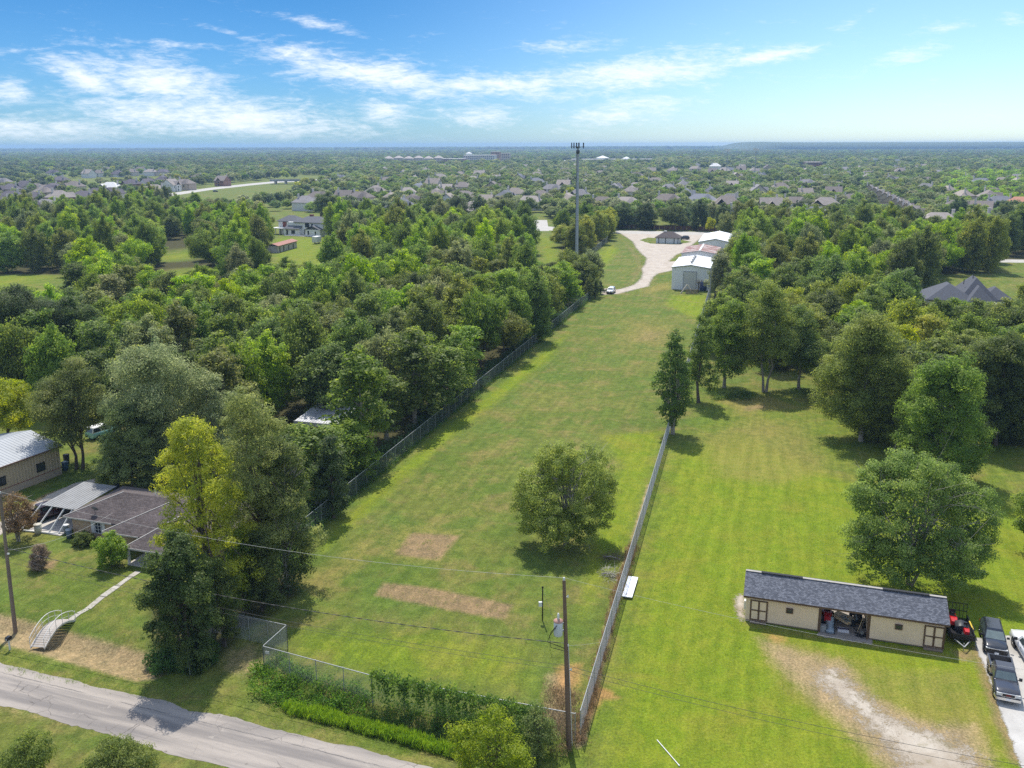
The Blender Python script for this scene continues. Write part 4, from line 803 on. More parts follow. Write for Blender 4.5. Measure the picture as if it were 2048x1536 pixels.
WC = dict(cream=(.58, .52, .45), brick=(.30, .16, .11), white=(.70, .69, .67), tan=(.44, .36, .28))
HOUSES = []
def sub_house(px, yb, roof, wall='cream', kind=0, rz=0.0, sc=1.0, extra=''):
    HOUSES.append((px, yb, roof, wall, kind, rz, sc, extra))
hrng = random.Random(4)
for a in ((640, 412, 'brown', 'tan', 1), (612, 421, 'grey', 'white', 0), (690, 410, 'brown', 'tan', 3), (722, 411, 'brown', 'cream', 1), (782, 410, 'tan', 'cream', 2), (803, 434, 'slate', 'white', 0), (897, 418, 'tan', 'white', 3), (945, 432, 'pale', 'white', 2), (1012, 410, 'slate', 'tan', 0), (925, 386, 'brown', 'cream', 0), (868, 382, 'tan', 'cream', 3), (838, 384, 'slate', 'white', 2), (985, 388, 'brown', 'tan', 3), (1030, 402, 'tan', 'cream', 0), (1072, 376, 'slate', 'white', 0), (1105, 392, 'grey', 'tan', 1), (1135, 410, 'tan', 'cream', 2), (752, 398, 'pale', 'cream', 0),
          (1158, 405, 'grey', 'tan', 0), (1205, 418, 'brown', 'tan', 2), (1228, 388, 'grey', 'cream', 1), (1262, 396, 'pale', 'cream', 0), (1335, 418, 'brown', 'tan', 1), (1402, 420, 'slate', 'white', 1), (1420, 398, 'slate', 'cream', 0), (1452, 428, 'brown', 'tan', 0), (1472, 446, 'grey', 'cream', 1), (1540, 432, 'pale', 'tan', 3), (1560, 455, 'grey', 'tan', 2), (1630, 452, 'slate', 'tan', 0), (1666, 400, 'brown', 'white', 3), (1650, 420, 'pale', 'tan', 2), (1515, 398, 'grey', 'cream', 3), (1560, 390, 'brown', 'cream', 0), (1612, 378, 'grey', 'tan', 1),
          (1875, 462, 'pale', 'white', 2), (1950, 466, 'brown', 'white', 0), (1925, 406, 'tan', 'cream', 1), (1975, 410, 'brown', 'tan', 0), (2040, 424, 'orange', 'cream', 1), (1770, 500, 'red', 'white', 2), (1998, 420, 'slate', 'cream', 2), (1850, 390, 'grey', 'cream', 0), (1780, 372, 'grey', 'cream', 3), (1960, 376, 'slate', 'white', 1),
          (1345, 350, 'pale', 'cream', 0), (1390, 345, 'tan', 'cream', 1), (1425, 352, 'brown', 'cream', 3), (1448, 350, 'pale', 'tan', 0), (1482, 349, 'brown', 'cream', 3), (1508, 346, 'pale', 'white', 2), (1520, 362, 'slate', 'tan', 1), (1430, 340, 'white', 'white', 0), (1690, 350, 'grey', 'cream', 0), (1650, 347, 'white', 'white', 2), (1800, 352, 'brown', 'cream', 0), (1310, 372, 'tan', 'cream', 2), (1180, 366, 'pale', 'cream', 0), (1130, 352, 'brown', 'tan', 1), (960, 360, 'pale', 'white', 3), (880, 366, 'pale', 'white', 0),
          (24, 392, 'dark', 'tan', 0), (26, 408, 'dark', 'brick', 1), (53, 386, 'dark', 'cream', 3), (74, 384, 'brown', 'tan', 2), (70, 410, 'dark', 'brick', 0), (90, 398, 'brown', 'tan', 1), (94, 424, 'grey', 'brick', 2), (122, 412, 'pale', 'brick', 0), (10, 422, 'dark', 'tan', 1), (50, 426, 'dark', 'brick', 0), (108, 384, 'dark', 'tan', 2), (123, 372, 'dark', 'brick', 1), (108, 355, 'dark', 'white', 1), (178, 356, 'pale', 'white', 3), (198, 354, 'brown', 'white', 0), (214, 348, 'brown', 'cream', 1), (236, 354, 'dark', 'white', 2), (265, 352, 'brown', 'cream', 0), (283, 349, 'brown', 'white', 3), (302, 352, 'pale', 'white', 1), (326, 352, 'dark', 'cream', 0),
          (222, 382, 'white', 'white', 2), (202, 404, 'dark', 'cream', 3), (226, 402, 'dark', 'cream', 0), (170, 408, 'dark', 'tan', 1), (265, 380, 'dark', 'brick', 0), (296, 378, 'dark', 'white', 3), (310, 388, 'pale', 'brick', 2), (326, 370, 'dark', 'cream', 0), (343, 383, 'pale', 'white', 3), (370, 380, 'brown', 'tan', 1), (446, 372, 'brown', 'brick', 3), (395, 366, 'brown', 'tan', 0), (150, 386, 'brown', 'cream', 0), (6, 376, 'grey', 'cream', 1)): sub_house(*a, rz=R(-17 + hrng.choice((0, 0, 90, 180)) + hrng.uniform(-12, 12)), sc=hrng.uniform(.95, 1.12))
k = 0
while k < 95:
    x_, y_ = hrng.uniform(650, 2070), 336 + 100 * hrng.random() ** 1.5
    if x_ < 1060 and y_ > 420 or (x_ < 760 and y_ < 362) or abs(x_ - 1780) < 70 and 375 < y_ < 445: continue
    if any(abs(h_[0] - x_) < 26 * (y_ - 290) / 100 + 6 and abs(h_[1] - y_) < 9 * (y_ - 290) / 90 for h_ in HOUSES): continue
    sub_house(x_, y_, hrng.choice(('brown', 'tan', 'pale', 'grey', 'tan', 'pale', 'slate')), hrng.choice(('cream', 'tan', 'white')), hrng.choice((0, 1, 3, 0, 2)), rz=R(-17 + hrng.choice((0, 0, 90, 180)) + hrng.uniform(-15, 15)), sc=hrng.uniform(.82, 1.0)); k += 1
for k in range(9): sub_house(1738 + k * 10.5, 394 + k * 6.6, 'pale' if k % 2 else 'brown', 'tan', 3, R(62), .92, 'row')
MARK = [('the brown boundary fence', 1010, 440), ('the long brick school', 1210, 330), ('the dark red brick hall', 1629, 340), ('the middle of the far forest line', 780, 350), ('the pale lane', 2020, 500), ('the apartment blocks', 810, 330), ('the terrace row', 1760, 400), ('the overpass', 572, 370), ('the cell mast', 1153, 470), ('the far street', 1300, 463), ('the rear white warehouse', 1415, 465), ('the white two storey house', 600, 450), ('the highway', 400, 385), ('the school bus', 15, 430), ('the grey roofed house', 1935, 560), ('the green field by the highway', 470, 390), ('the hospital', 950, 330), ('the right edge of the view', 2048, 420), ('the far tall floodlights', 1510, 340), ('the left edge of the view', 0, 380)]
ORD = ['nearest', 'second nearest', 'third nearest', 'fourth nearest', 'fifth nearest', 'sixth nearest', 'seventh nearest', 'eighth nearest', 'ninth nearest', 'tenth nearest', 'eleventh nearest', 'twelfth nearest', 'thirteenth nearest', 'fourteenth nearest', 'fifteenth nearest', 'sixteenth nearest']
RW = dict(brown='brown', tan='tan', grey='grey', dark='dark purple grey', slate='slate grey', red='red', white='white', orange='orange', pale='pale grey brown')
KW = {0: 'hip roofed house', 1: 'wide hip roofed house', 2: 'low hip roofed house', 3: 'steep gabled house'}
buckets = {}
for i, h_ in enumerate(HOUSES):
    mk = min(MARK, key=lambda m_: math.hypot(m_[1] - h_[0], 3 * (m_[2] - h_[1]))); buckets.setdefault((mk, h_[2], h_[4], h_[7]), []).append(i)
HL = {}
for (mk, roof, kd, ex), L in buckets.items():
    L.sort(key=lambda i: math.hypot(mk[1] - HOUSES[i][0], 3 * (mk[2] - HOUSES[i][1])))
    for r_, i in enumerate(L):
        HL[i] = (f'{RW[roof]} gabled house, number {r_ + 1} from the far end of the diagonal row' if False else f'{ORD[min(r_, 15)]} {RW[roof]} terrace unit to {mk[0]}') if ex else f'{ORD[min(r_, 15)]} {RW[roof]} {KW[kd]} to {mk[0]}'
used_p = set(); HCL = []
for i, (px, yb, roof, wall, kd, rz, sc, ex) in enumerate(HOUSES):
    g = G(px, yb); o = PH[kd] if kd not in used_p else copy_tree(PH[kd]); used_p.add(kd)
    o.location = g; o.rotation_euler = (0, 0, rz); o.scale = (sc,) * 3; tag(o, HL[i], 'house', 'houses in the diagonal terrace row' if ex else 'suburban houses among the trees'); HCL.append((g.x, g.y, 8.6 * sc))
    f = hrng.uniform(1.0, 1.4)
    for c_ in o.children:
        n_ = c_.name.split('.')[0]
        if n_ == 'roof': c_.color = tuple(v * f for v in RC[roof]) + (1,)
        elif n_ == 'chimney': c_.color = (.62, .58, .54, 1)
        elif n_ == 'wall': c_.color = WC[wall] + (1,)
# ------------------------------------------------------------------ big buildings towards the horizon
def block(name, label, cat, px, yb, wpx, hpx, dep, col, roofc=None, rows=0, cols=0, rz=R(-6), hiproof=0, group=None):
    m_ = MPP(px, yb); g = G(px, yb); w_ = wpx * m_; h = HT(px, yb, yb - hpx); e = empty(name, g, rz, label, cat, group)
    fbox('wall', e, pmat('block_%d_%d_%d' % tuple(int(v * 99) for v in col), col, .8, .05, .05), (0, dep / 2, h / 2), (w_, dep, h))
    mb = MB()
    if hiproof: hip(mb, -w_ / 2 - 1, w_ / 2 + 1, -1, dep + 1, h, h + hiproof)
    else: mb.box((0, dep / 2, h + .4), (w_ + .8, dep + .8, .9))
    mb.build('roof', pmat('roof_%d_%d_%d' % tuple(int(v * 99) for v in (roofc or (.5, .5, .5))), roofc or (.5, .5, .5), .8), e)
    if rows:
        mb = MB()
        for r_ in range(rows):
            for c_ in range(cols): mb.box((-w_ / 2 + w_ * (c_ + .5) / cols, -.1, h * (r_ + .55) / rows), (w_ / cols * .5, .3, h / rows * .5))
        o = mb.build('window_grid', glass, e); o['kind'] = 'stuff'
    return e
block('hospital_wing', 'red brick low wing of the hospital on the horizon', 'building', 905, 327, 46, 9, 40, (.34, .16, .11), (.6, .58, .55), 2, 10)
block('hospital_block', 'long white hospital block with rows of windows on the horizon', 'building', 958, 326, 62, 15, 50, (.62, .58, .56), (.6, .6, .6), 4, 16)
block('hospital_tower', 'brown and tan tower block at the right end of the hospital', 'building', 990, 324, 17, 20, 40, (.42, .22, .14), (.55, .5, .45), 4, 4)
block('hospital_annex', 'tan annex right of the hospital tower block', 'building', 1009, 322, 20, 15, 40, (.52, .42, .33), (.5, .45, .4), 3, 5)
block('hospital_penthouse', 'small white gabled block behind the hospital roof', 'building', 937, 322, 11, 15, 20, (.75, .75, .75), (.75, .75, .75), hiproof=4)
for k in range(6): block('apartment_block', ('leftmost', 'second from left', 'third from left', 'fourth from left', 'fifth from left', 'rightmost')[k] + ' beige apartment block in the row left of the hospital', 'building', 776 + k * 20, 325 - (k % 2), 17, 8, 18, (.56, .48, .42), (.42, .36, .32), 3, 6, hiproof=6, group='beige apartment blocks')
block('flat_roof_hall', 'long low flat roofed hall left of the mast top on the horizon', 'building', 1110, 326, 48, 4, 40, (.36, .30, .27), (.62, .62, .62))
block('school_building', 'long brick school with pale flat roof behind the mast', 'building', 1225, 325, 165, 6, 50, (.33, .20, .16), (.58, .56, .54), 1, 30)
block('white_hall', 'white gabled hall rising over the long school', 'building', 1205, 322, 24, 6, 30, (.72, .72, .74), (.80, .80, .82), hiproof=6); block('white_hall', 'smaller white gabled hall at the right end of the school', 'building', 1253, 322, 14, 5, 24, (.72, .72, .74), (.80, .80, .82), hiproof=5)
block('brick_hall', 'dark red brick hall on the right of the far suburb', 'building', 1629, 337, 30, 12, 30, (.26, .11, .08), (.5, .44, .4), 2, 8); block('retail_building', 'long pinkish flat roofed building left of the red brick hall', 'building', 1572, 331, 90, 6, 40, (.48, .38, .34), (.60, .57, .54), 1, 14)
for k, (x, y, w_, h_) in enumerate(((1760, 318, 24, 3), (1715, 311, 38, 4), (1740, 307, 50, 3), (1630, 312, 20, 3), (1860, 300, 40, 4), (1925, 298, 60, 4), (320, 312, 22, 3), (1690, 362, 30, 4), (2030, 306, 14, 4), (1610, 297, 50, 2))):
    block('distant_building', ('low white building in the right haze, ' if x > 700 else 'low white building in the left haze, ') + ('beside the red brick hall', 'first above the terrace row', 'behind the first one', 'above the school hall', 'under the long hill', 'widest under the hill end', 'above the highway', 'near the floodlights', 'at the very right edge', 'below the hill start')[k], 'building', x, y, w_, h_, 30, (.66, .64, .64), (.76, .76, .76))
# overpass
ov = empty('overpass', G(572, 368), R(8), 'grey blue concrete overpass carrying the highway', 'bridge'); m_ = MPP(572, 368)
fbox('deck', ov, pmat('blue_grey_concrete', (.30, .33, .37), .8), (0, 0, 4.0), (60 * m_, 12, 1.6))
for f in (-.33, 0, .33): fbox('pier', ov, concp, (60 * m_ * f, 0, 1.6), (2, 10, 3.3))
fbox('parapet', ov, concp, (0, -6, 5.2), (60 * m_, .5, 1.0))
# long landfill hill on the horizon
hp = []; rn = random.Random(2)
mb = MB(); xs_ = [1470, 1486, 1500, 1520, 1560, 1620, 1700, 1800, 1900, 2048, 2300]; zs_ = [0, 51, 55, 56, 53, 52, 51.5, 51, 50, 50, 50]; D0 = 5600
ring = [[((x - 1024) / FPX * D0 * 1.0, D0 - 900, 0), ((x - 1024) / FPX * D0, D0, z), ((x - 1024) / FPX * D0, D0 + 300, z), ((x - 1024) / FPX * D0, D0 + 1300, 0)] for x, z in zip(xs_, zs_)]
mb.loft(ring, smooth=True, caps=False); tag(mb.build('hill', pmat('hill_green', (.09, .12, .05), .95, .1, .002)), kind='structure')
# =================================================================== VEGETATION
lm, t, pb, out = newmat('leaf'); oi = t.new('ShaderNodeObjectInfo')
at = t.new('ShaderNodeAttribute', attribute_name='tint'); ai = t.new('ShaderNodeAttribute', attribute_name='tcol', attribute_type='INSTANCER')
isf = t.ss(ai.outputs['Alpha'], 0.4, 0.6)
fi = t.m('GREATER_THAN', t.add(t.add(*t.sep(ai.outputs['Vector'])[:2]), 0.0), 0.0001)
base = t.mix(fi, oi.outputs['Color'], ai.outputs['Color'])
tn = at.outputs['Fac']; rnd = oi.outputs['Random']
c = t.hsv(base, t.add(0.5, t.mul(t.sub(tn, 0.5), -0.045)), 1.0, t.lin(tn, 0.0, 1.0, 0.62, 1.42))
c = t.hsv(c, 0.5, t.lin(rnd, 0, 1, 0.92, 1.08), t.lin(rnd, 0, 1, 0.90, 1.10))
pb.inputs['Roughness'].default_value = 0.55; pb.inputs['Specular IOR Level'].default_value = 0.28
t.set(pb.inputs['Base Color'], c)
tr = t.new('ShaderNodeBsdfTranslucent'); t.set(tr.inputs[0], t.hsv(c, 0.497, 1.05, 1.55))
mx = t.new('ShaderNodeMixShader'); mx.inputs[0].default_value = 0.55; t.l.new(pb.outputs[0], mx.inputs[1]); t.l.new(tr.outputs[0], mx.inputs[2]); t.l.new(mx.outputs[0], out.inputs[0])
bark = pmat('bark', (0.13, 0.105, 0.085), .9, .25, 3.0, bump=.6, bscale=12, spec=.1)
greybark = pmat('grey_bark', (0.34, 0.31, 0.28), .9, .2, 3.0, bump=.5, bscale=12, spec=.1)
palebark = pmat('pale_bark', (0.30, 0.27, 0.23), .9, .22, 2.0, bump=.5, bscale=12, spec=.1)
PAL = dict(bright=(0.205, 0.305, 0.034), mid=(0.160, 0.225, 0.040), dark=(0.122, 0.160, 0.038), olive=(0.178, 0.212, 0.046), yellow=(0.275, 0.308, 0.040), grey=(0.215, 0.240, 0.092), lime=(0.255, 0.352, 0.034), deep=(0.088, 0.124, 0.042), pine=(0.330, 0.360, 0.052), needle=(0.270, 0.310, 0.080))
NAMEC = dict(bright='bright green', mid='mid green', dark='dark green', olive='olive green', yellow='yellow green', grey='grey green', lime='lime green', deep='blackish green')

def leaf_mesh(name, pos, nrm, size, tint, rg, aspect=0.55, along=None):
    n = len(pos); nrm = nrm / (np.linalg.norm(nrm, axis=1, keepdims=True) + 1e-9)
    r_ = rg.normal(size=(n, 3)) if along is None else along + rg.normal(size=(n, 3)) * .25
    t1 = r_ - nrm * (r_ * nrm).sum(1, keepdims=True); t1 /= np.linalg.norm(t1, axis=1, keepdims=True) + 1e-9; t2 = np.cross(nrm, t1)
    l = size[:, None]; w_ = l * aspect
    co = np.stack([pos - t1 * l * .5, pos + t2 * w_ * .5 - nrm * l * .08, pos + t1 * l * .5, pos - t2 * w_ * .5 - nrm * l * .08], 1).reshape(-1, 3)
    me = bpy.data.meshes.new(name); np_mesh(me, co, np.arange(4 * n).reshape(n, 4))
    a_ = me.attributes.new('tint', 'FLOAT', 'FACE'); a_.data.foreach_set('value', np.clip(tint, 0, 1).astype(np.float32)); me.materials.append(lm); return me
def clump_cloud(lobes, nclump, per, cr, size, rg, inner=0.12, low=0.35, flat=0.7, shell=(0.66, 1.06), upn=0.45, tj=.20):
    L = np.array(lobes, float); ar = (L[:, 3] * L[:, 4] + L[:, 3] * L[:, 5] + L[:, 4] * L[:, 5]); ar /= ar.sum(); C = []; D = []
    tries = 0
    while len(C) < nclump and tries < nclump * 12:
        tries += 1; k = rg.choice(len(L), p=ar); d = rg.normal(size=3); d /= np.linalg.norm(d)
        if d[2] < -0.25 and rg.random() > low: continue
        p = L[k, :3] + d * L[k, 3:6] * rg.uniform(*shell)
        q = (p - L[:, :3]) / L[:, 3:6]; e = np.sqrt((q ** 2).sum(1)); e[k] = 9
        if (e < 0.72).any() and rg.random() < 0.85: continue
        if p[2] < 0.12: p[2] = rg.uniform(.1, .5)
        C.append(p); D.append(d)
    C = np.array(C); D = np.array(D); n = len(C); ct = np.clip(rg.normal(.5, tj, n), .05, .95)
    sz = rg.uniform(.75, 1.3, n); idx = np.repeat(np.arange(n), np.maximum(3, (per * sz ** 2 * rg.uniform(.6, 1.35, n)).astype(int))); m_ = len(idx)
    off = rg.normal(size=(m_, 3)); off /= np.linalg.norm(off, axis=1, keepdims=True) ; off *= (rg.random((m_, 1)) ** 0.45)
    pos = C[idx] + off * (cr * sz[idx])[:, None] * np.array([1, 1, flat]); nrm = off * .95 + D[idx] * .45 + rg.normal(size=(m_, 3)) * .42; nrm[:, 2] += upn * .6
    tint = ct[idx] + rg.normal(0, .13, m_); s_ = size * rg.uniform(.65, 1.35, m_)
    k = int(inner * m_)
    if k:
        li = rg.choice(len(L), k, p=ar); d = rg.normal(size=(k, 3)); d /= np.linalg.norm(d, axis=1, keepdims=True)
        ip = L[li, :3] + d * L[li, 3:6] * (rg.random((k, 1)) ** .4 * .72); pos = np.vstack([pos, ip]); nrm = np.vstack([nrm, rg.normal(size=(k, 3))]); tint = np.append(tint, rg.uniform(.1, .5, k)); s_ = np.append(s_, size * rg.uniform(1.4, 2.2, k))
    ok = pos[:, 2] > 0.03
    return pos[ok], nrm[ok], s_[ok], tint[ok], C
def limbs(mb, h, w, C, rg, nb=9, r0=None, fork=0.28, lean=(0, 0), stems=1, nt=0):
    r0 = r0 or 0.016 * h + .05
    for s_ in range(stems):
        bx, by = (rg.normal(0, .02 * w, 2) if stems > 1 else (0, 0)); a = rg.uniform(0, 6.28)
        tp = np.array([lean[0] + (math.cos(a) * .12 * w if stems > 1 else 0), lean[1] + (math.sin(a) * .12 * w if stems > 1 else 0), h * .82])
        P0 = np.array([bx, by, -0.15]); K = 6; pts = [tuple(P0 + (tp - P0) * (k / K) + (rg.normal(0, .012 * h, 3) * (1, 1, 0) if 0 < k < K else 0)) for k in range(K + 1)]
        rr = [r0 / stems ** .5 * (1.25 if k == 0 else 1) * (1 - k / K * .82) for k in range(K + 1)]; mb.tube(pts, rr, 7)
        sel = rg.choice(len(C), min(len(C), nb), replace=False)
        for j in sel:
            f = rg.uniform(fork, .75); s0 = P0 + (tp - P0) * f; e = C[j]
            if e[2] < s0[2] - .25 * h: continue
            mid = s0 * .5 + e * .5 + np.array([0, 0, .05 * h]); rb = r0 / stems ** .5 * (1 - f * .8) * .5
            mb.tube([tuple(s0), tuple(mid), tuple(e)], [rb, rb * .6, rb * .18], 5, cap=False)
            for q in range(nt):
                e2 = C[rg.integers(len(C))] if False else e + rg.normal(0, .09 * w, 3); mb.tube([tuple(mid * .4 + e * .6), tuple(e2)], [rb * .28, rb * .08], 4, cap=False)
def lobes_for(kind, h, w, rg):
    r = w / 2; L = []
    if kind == 'round':
        L.append((0, 0, .60 * h, .62 * r, .62 * r, .34 * h))
        for k in range(8):
            a = k * 2.4 + rg.uniform(-.4, .4); rr = rg.uniform(.40, .62) * r; q = rg.uniform(.30, .44) * r
            L.append((rr * math.cos(a), rr * math.sin(a), rg.uniform(.34, .74) * h, q, q, q * rg.uniform(.75, 1.05)))
        L.append((rg.uniform(-.2, .2) * r, rg.uniform(-.2, .2) * r, .80 * h, .40 * r, .40 * r, .20 * h))
    elif kind == 'tall':
        L.append((0, 0, .55 * h, .52 * r, .52 * r, .42 * h))
        for k in range(9):
            a = k * 2.4 + rg.uniform(-.5, .5); z = rg.uniform(.25, .86); rr = rg.uniform(.35, .62) * r * (1.15 - .55 * z); q = rg.uniform(.30, .46) * r
            L.append((rr * math.cos(a), rr * math.sin(a), z * h, q, q, q * rg.uniform(.9, 1.4)))
    elif kind == 'full':
        L.append((0, 0, .50 * h, .60 * r, .60 * r, .42 * h))
        for k in range(15):
            a = k * 2.4 + rg.uniform(-.5, .5); z = .13 + .74 * (k * 7 % 15) / 14; pr = .78 if z < .25 else (1.0 if z < .68 else 1.0 - (z - .68) * 1.5); q = rg.uniform(.30, .44) * r; rr = max(.0, pr * r - q) * rg.uniform(.8, 1.05)
            L.append((rr * math.cos(a), rr * math.sin(a), z * h, q, q, min(q * rg.uniform(.8, 1.2), z * h * 1.1)))
        L.append((rg.uniform(-.2, .2) * r, 0, .84 * h, .42 * r, .42 * r, .16 * h))
    if kind in ('tall', 'full'):
        for k in range(9):
            a = k * 2.4 + rg.uniform(-.6, .6); z = rg.uniform(.66, .95); q = rg.uniform(.13, .20) * r; rr = rg.uniform(.1, .95) * r * max(.25, 1.25 - z)
            L.append((rr * math.cos(a), rr * math.sin(a), min(z + rg.uniform(.0, .06), .99) * h, q, q, q * rg.uniform(1.3, 2.3)))
    if kind == 'shrub':
        L.append((0, 0, .45 * h, .7 * r, .7 * r, .45 * h))
        for k in range(8):
            a = k * 2.4; rr = rg.uniform(.4, .65) * r; q = rg.uniform(.3, .42) * r; z = rg.uniform(.18, .7) * h
            L.append((rr * math.cos(a), rr * math.sin(a), z, q, q, min(q * 1.2, .35 * h)))
        L.append((0, 0, .8 * h, .35 * r, .35 * r, .2 * h))
    elif kind == 'column':
        for z, q in ((.22, .62), (.36, .92), (.5, 1.0), (.64, .85), (.78, .6), (.90, .35)):
            L.append((rg.uniform(-.12, .12) * r, rg.uniform(-.12, .12) * r, z * h, q * r * .88, q * r * .88, .13 * h))
    elif kind == 'pine':
        for k in range(16):
            z = .24 + .70 * (k / 15); a = k * 2.4 + rg.uniform(-.5, .5); prof = 1.0 if z < .62 else (1 - (z - .62) / .42); rr = rg.uniform(.30, .74) * r * max(prof, .10); q = rg.uniform(.30, .42) * r * (.6 + .4 * prof)
            L.append((rr * math.cos(a), rr * math.sin(a), z * h, q, q, q * .72))
        L.append((0, 0, .60 * h, .55 * r, .55 * r, .27 * h)); L.append((0, 0, .84 * h, .36 * r, .36 * r, .15 * h))
    return L
def make_tree(kind, h, w, seed, leaf=.3, dens=1.0, bark_=None, needle=False, nb=9, stems=1, lean=(0, 0), twigs=0, lobes=None, inner=.12, cr=None, fork=.28, nt=0, low=.6, shell=(.7, 1.0)):
    rg = np.random.default_rng(seed); L = lobes or lobes_for(kind, h, w, rg)
    if lean != (0, 0): L = [(l[0] + lean[0] * l[2] / h, l[1] + lean[1] * l[2] / h) + tuple(l[2:]) for l in L]
    cr = cr or max(.085 * w, .45); area = sum(l[3] * l[4] * 9 for l in L)
    ncl = int(max(14, area / (cr * cr * 3.0))); per = max(4, dens * 3.4 * cr * cr / (leaf * leaf * .55))
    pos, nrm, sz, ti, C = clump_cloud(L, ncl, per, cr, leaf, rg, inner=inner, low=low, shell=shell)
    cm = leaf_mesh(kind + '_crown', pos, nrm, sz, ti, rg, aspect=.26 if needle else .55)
    mb = MB(); limbs(mb, h, w, C, rg, nb=nb, stems=stems, lean=lean, fork=fork, nt=nt)
    if twigs:
        for j in rg.choice(len(C), min(twigs, len(C)), replace=False):
            e = C[j]; o_ = np.array([e[0] * .55, e[1] * .55, e[2] * .9]); d = rg.normal(0, .06 * w, 3)
            mid = (e + o_) / 2 + d * .4; mb.tube([tuple(o_), tuple(mid), tuple(e + d)], [.05, .035, .012], 4, cap=False)
            mb.tube([tuple(mid), tuple(e + rg.normal(0, .07 * w, 3))], [.03, .01], 4, cap=False)
    return cm, mb.mesh(kind + '_trunk', bark_ or bark)
def plant(name, cat, loc, rz, meshes, color, label, group=None, scale=(1, 1, 1)):
    e = empty(name, loc, rz, label, cat, group); e.scale = scale
    c_ = link('crown', meshes[0], e); c_.color = tuple(color) + (1,)
    if meshes[1] is not None: link('trunk', meshes[1], e)
    return e, c_
jr = random.Random(11)
def jit(c, a=.12): f = 1 + jr.uniform(-a, a); return (c[0] * f * (1 + jr.uniform(-a, a) * .6), c[1] * f, c[2] * f * (1 + jr.uniform(-a, a)))
HEROES = []
def hero(px, yb, yt, wpx, kind, col, label, name='tree', cat='tree', group=None, **kw):
    g = GZ(px, yb); h = HT(px, yb, yt); w_ = wpx * MPP(px, yb) * .97
    ms = make_tree(kind, h, w_, int(px * 7 + yb), **kw); HEROES.append((g.x, g.y, w_ / 2))
    return plant(name, cat, g, 0.0, ms, PAL[col] if isinstance(col, str) else col, label, group)
# ---- the trees one can tell apart
hero(440, 1250, 826, 225, 'pine', 'pine', 'tall yellow green pine in front of the brick house', 'pine_tree', 'pine tree', leaf=.30, dens=2.03, needle=True, nb=26, lean=(-1.2, 0), fork=.3, cr=.62, inner=.06)
hero(548, 1180, 766, 235, 'pine', 'needle', 'tall dull green pine just right of the yellow pine', 'pine_tree', 'pine tree', leaf=.30, dens=2.03, needle=True, nb=28, lean=(-1.4, 0), fork=.25, cr=.7, inner=.06)
hero(376, 1335, 1070, 172, 'full', (0.102, 0.147, 0.038), 'dense dark evergreen thicket at the foot of the yellow pine', 'evergreen_thicket', 'thicket', leaf=.20, dens=1.55, stems=4, nb=6, cr=.55)
hero(575, 1172, 880, 150, 'full', 'dark', 'dark leafy tree with bare pale branches below, right of the pines', leaf=.20, dens=1.15, nb=26, bark_=greybark, fork=.12, nt=3, twigs=20)
hero(448, 1292, 1120, 85, 'full', 'dark', 'dark leafy shrub mass right of the thicket by the recess fence', 'shrub', 'shrub', leaf=.18, dens=1.2, stems=3, cr=.45)
hero(528, 1222, 1060, 110, 'full', 'dark', 'dark bushy growth under the dull green pine', 'shrub', 'shrub', leaf=.18, dens=1.2, stems=3, cr=.45)
hero(488, 1225, 1050, 90, 'shrub', 'mid', 'vine covered shrub behind the gate enclosure fence', 'shrub', 'shrub', leaf=.18, dens=1.35, stems=3, cr=.45)
hero(667, 1035, 872, 80, 'full', 'deep', 'dark spiky tree at the near end of the left fence', leaf=.32, dens=1.62, cr=.7)
hero(268, 985, 800, 145, 'full', (0.200, 0.250, 0.085), 'drooping grey green tree behind the brick house', leaf=.22, dens=1.49)
hero(232, 975, 868, 90, 'shrub', 'mid', 'low weeping willow-like tree between metal building and brick house', leaf=.2, dens=1.49)
hero(158, 938, 716, 200, 'round', 'olive', 'big olive tree with bare trunk beside the tan metal building', leaf=.22, dens=1.35, nb=16, stems=2, fork=.2)
hero(325, 962, 688, 210, 'full', (0.250, 0.290, 0.135), 'tall silvery green tree standing above the brick house', leaf=.22, dens=1.0, bark_=palebark, nb=18, twigs=14)
hero(430, 950, 745, 120, 'full', (0.250, 0.285, 0.140), 'silvery tree between the tall silvery tree and the pines', leaf=.22, dens=1.0, bark_=palebark, twigs=14)
hero(22, 905, 752, 150, 'round', 'yellow', 'yellow green round tree behind the tan metal building at left edge', leaf=.24, dens=1.49)
hero(60, 770, 590, 200, 'full', 'deep', 'huge blackish green oak at the left edge of the wood', leaf=.26, dens=1.76)
hero(150, 760, 596, 130, 'full', 'deep', 'blackish green oak right of the huge left edge oak', leaf=.26, dens=1.76)
r_ = 220 * MPP(1125, 1085) / 2; hh = HT(1125, 1085, 884)
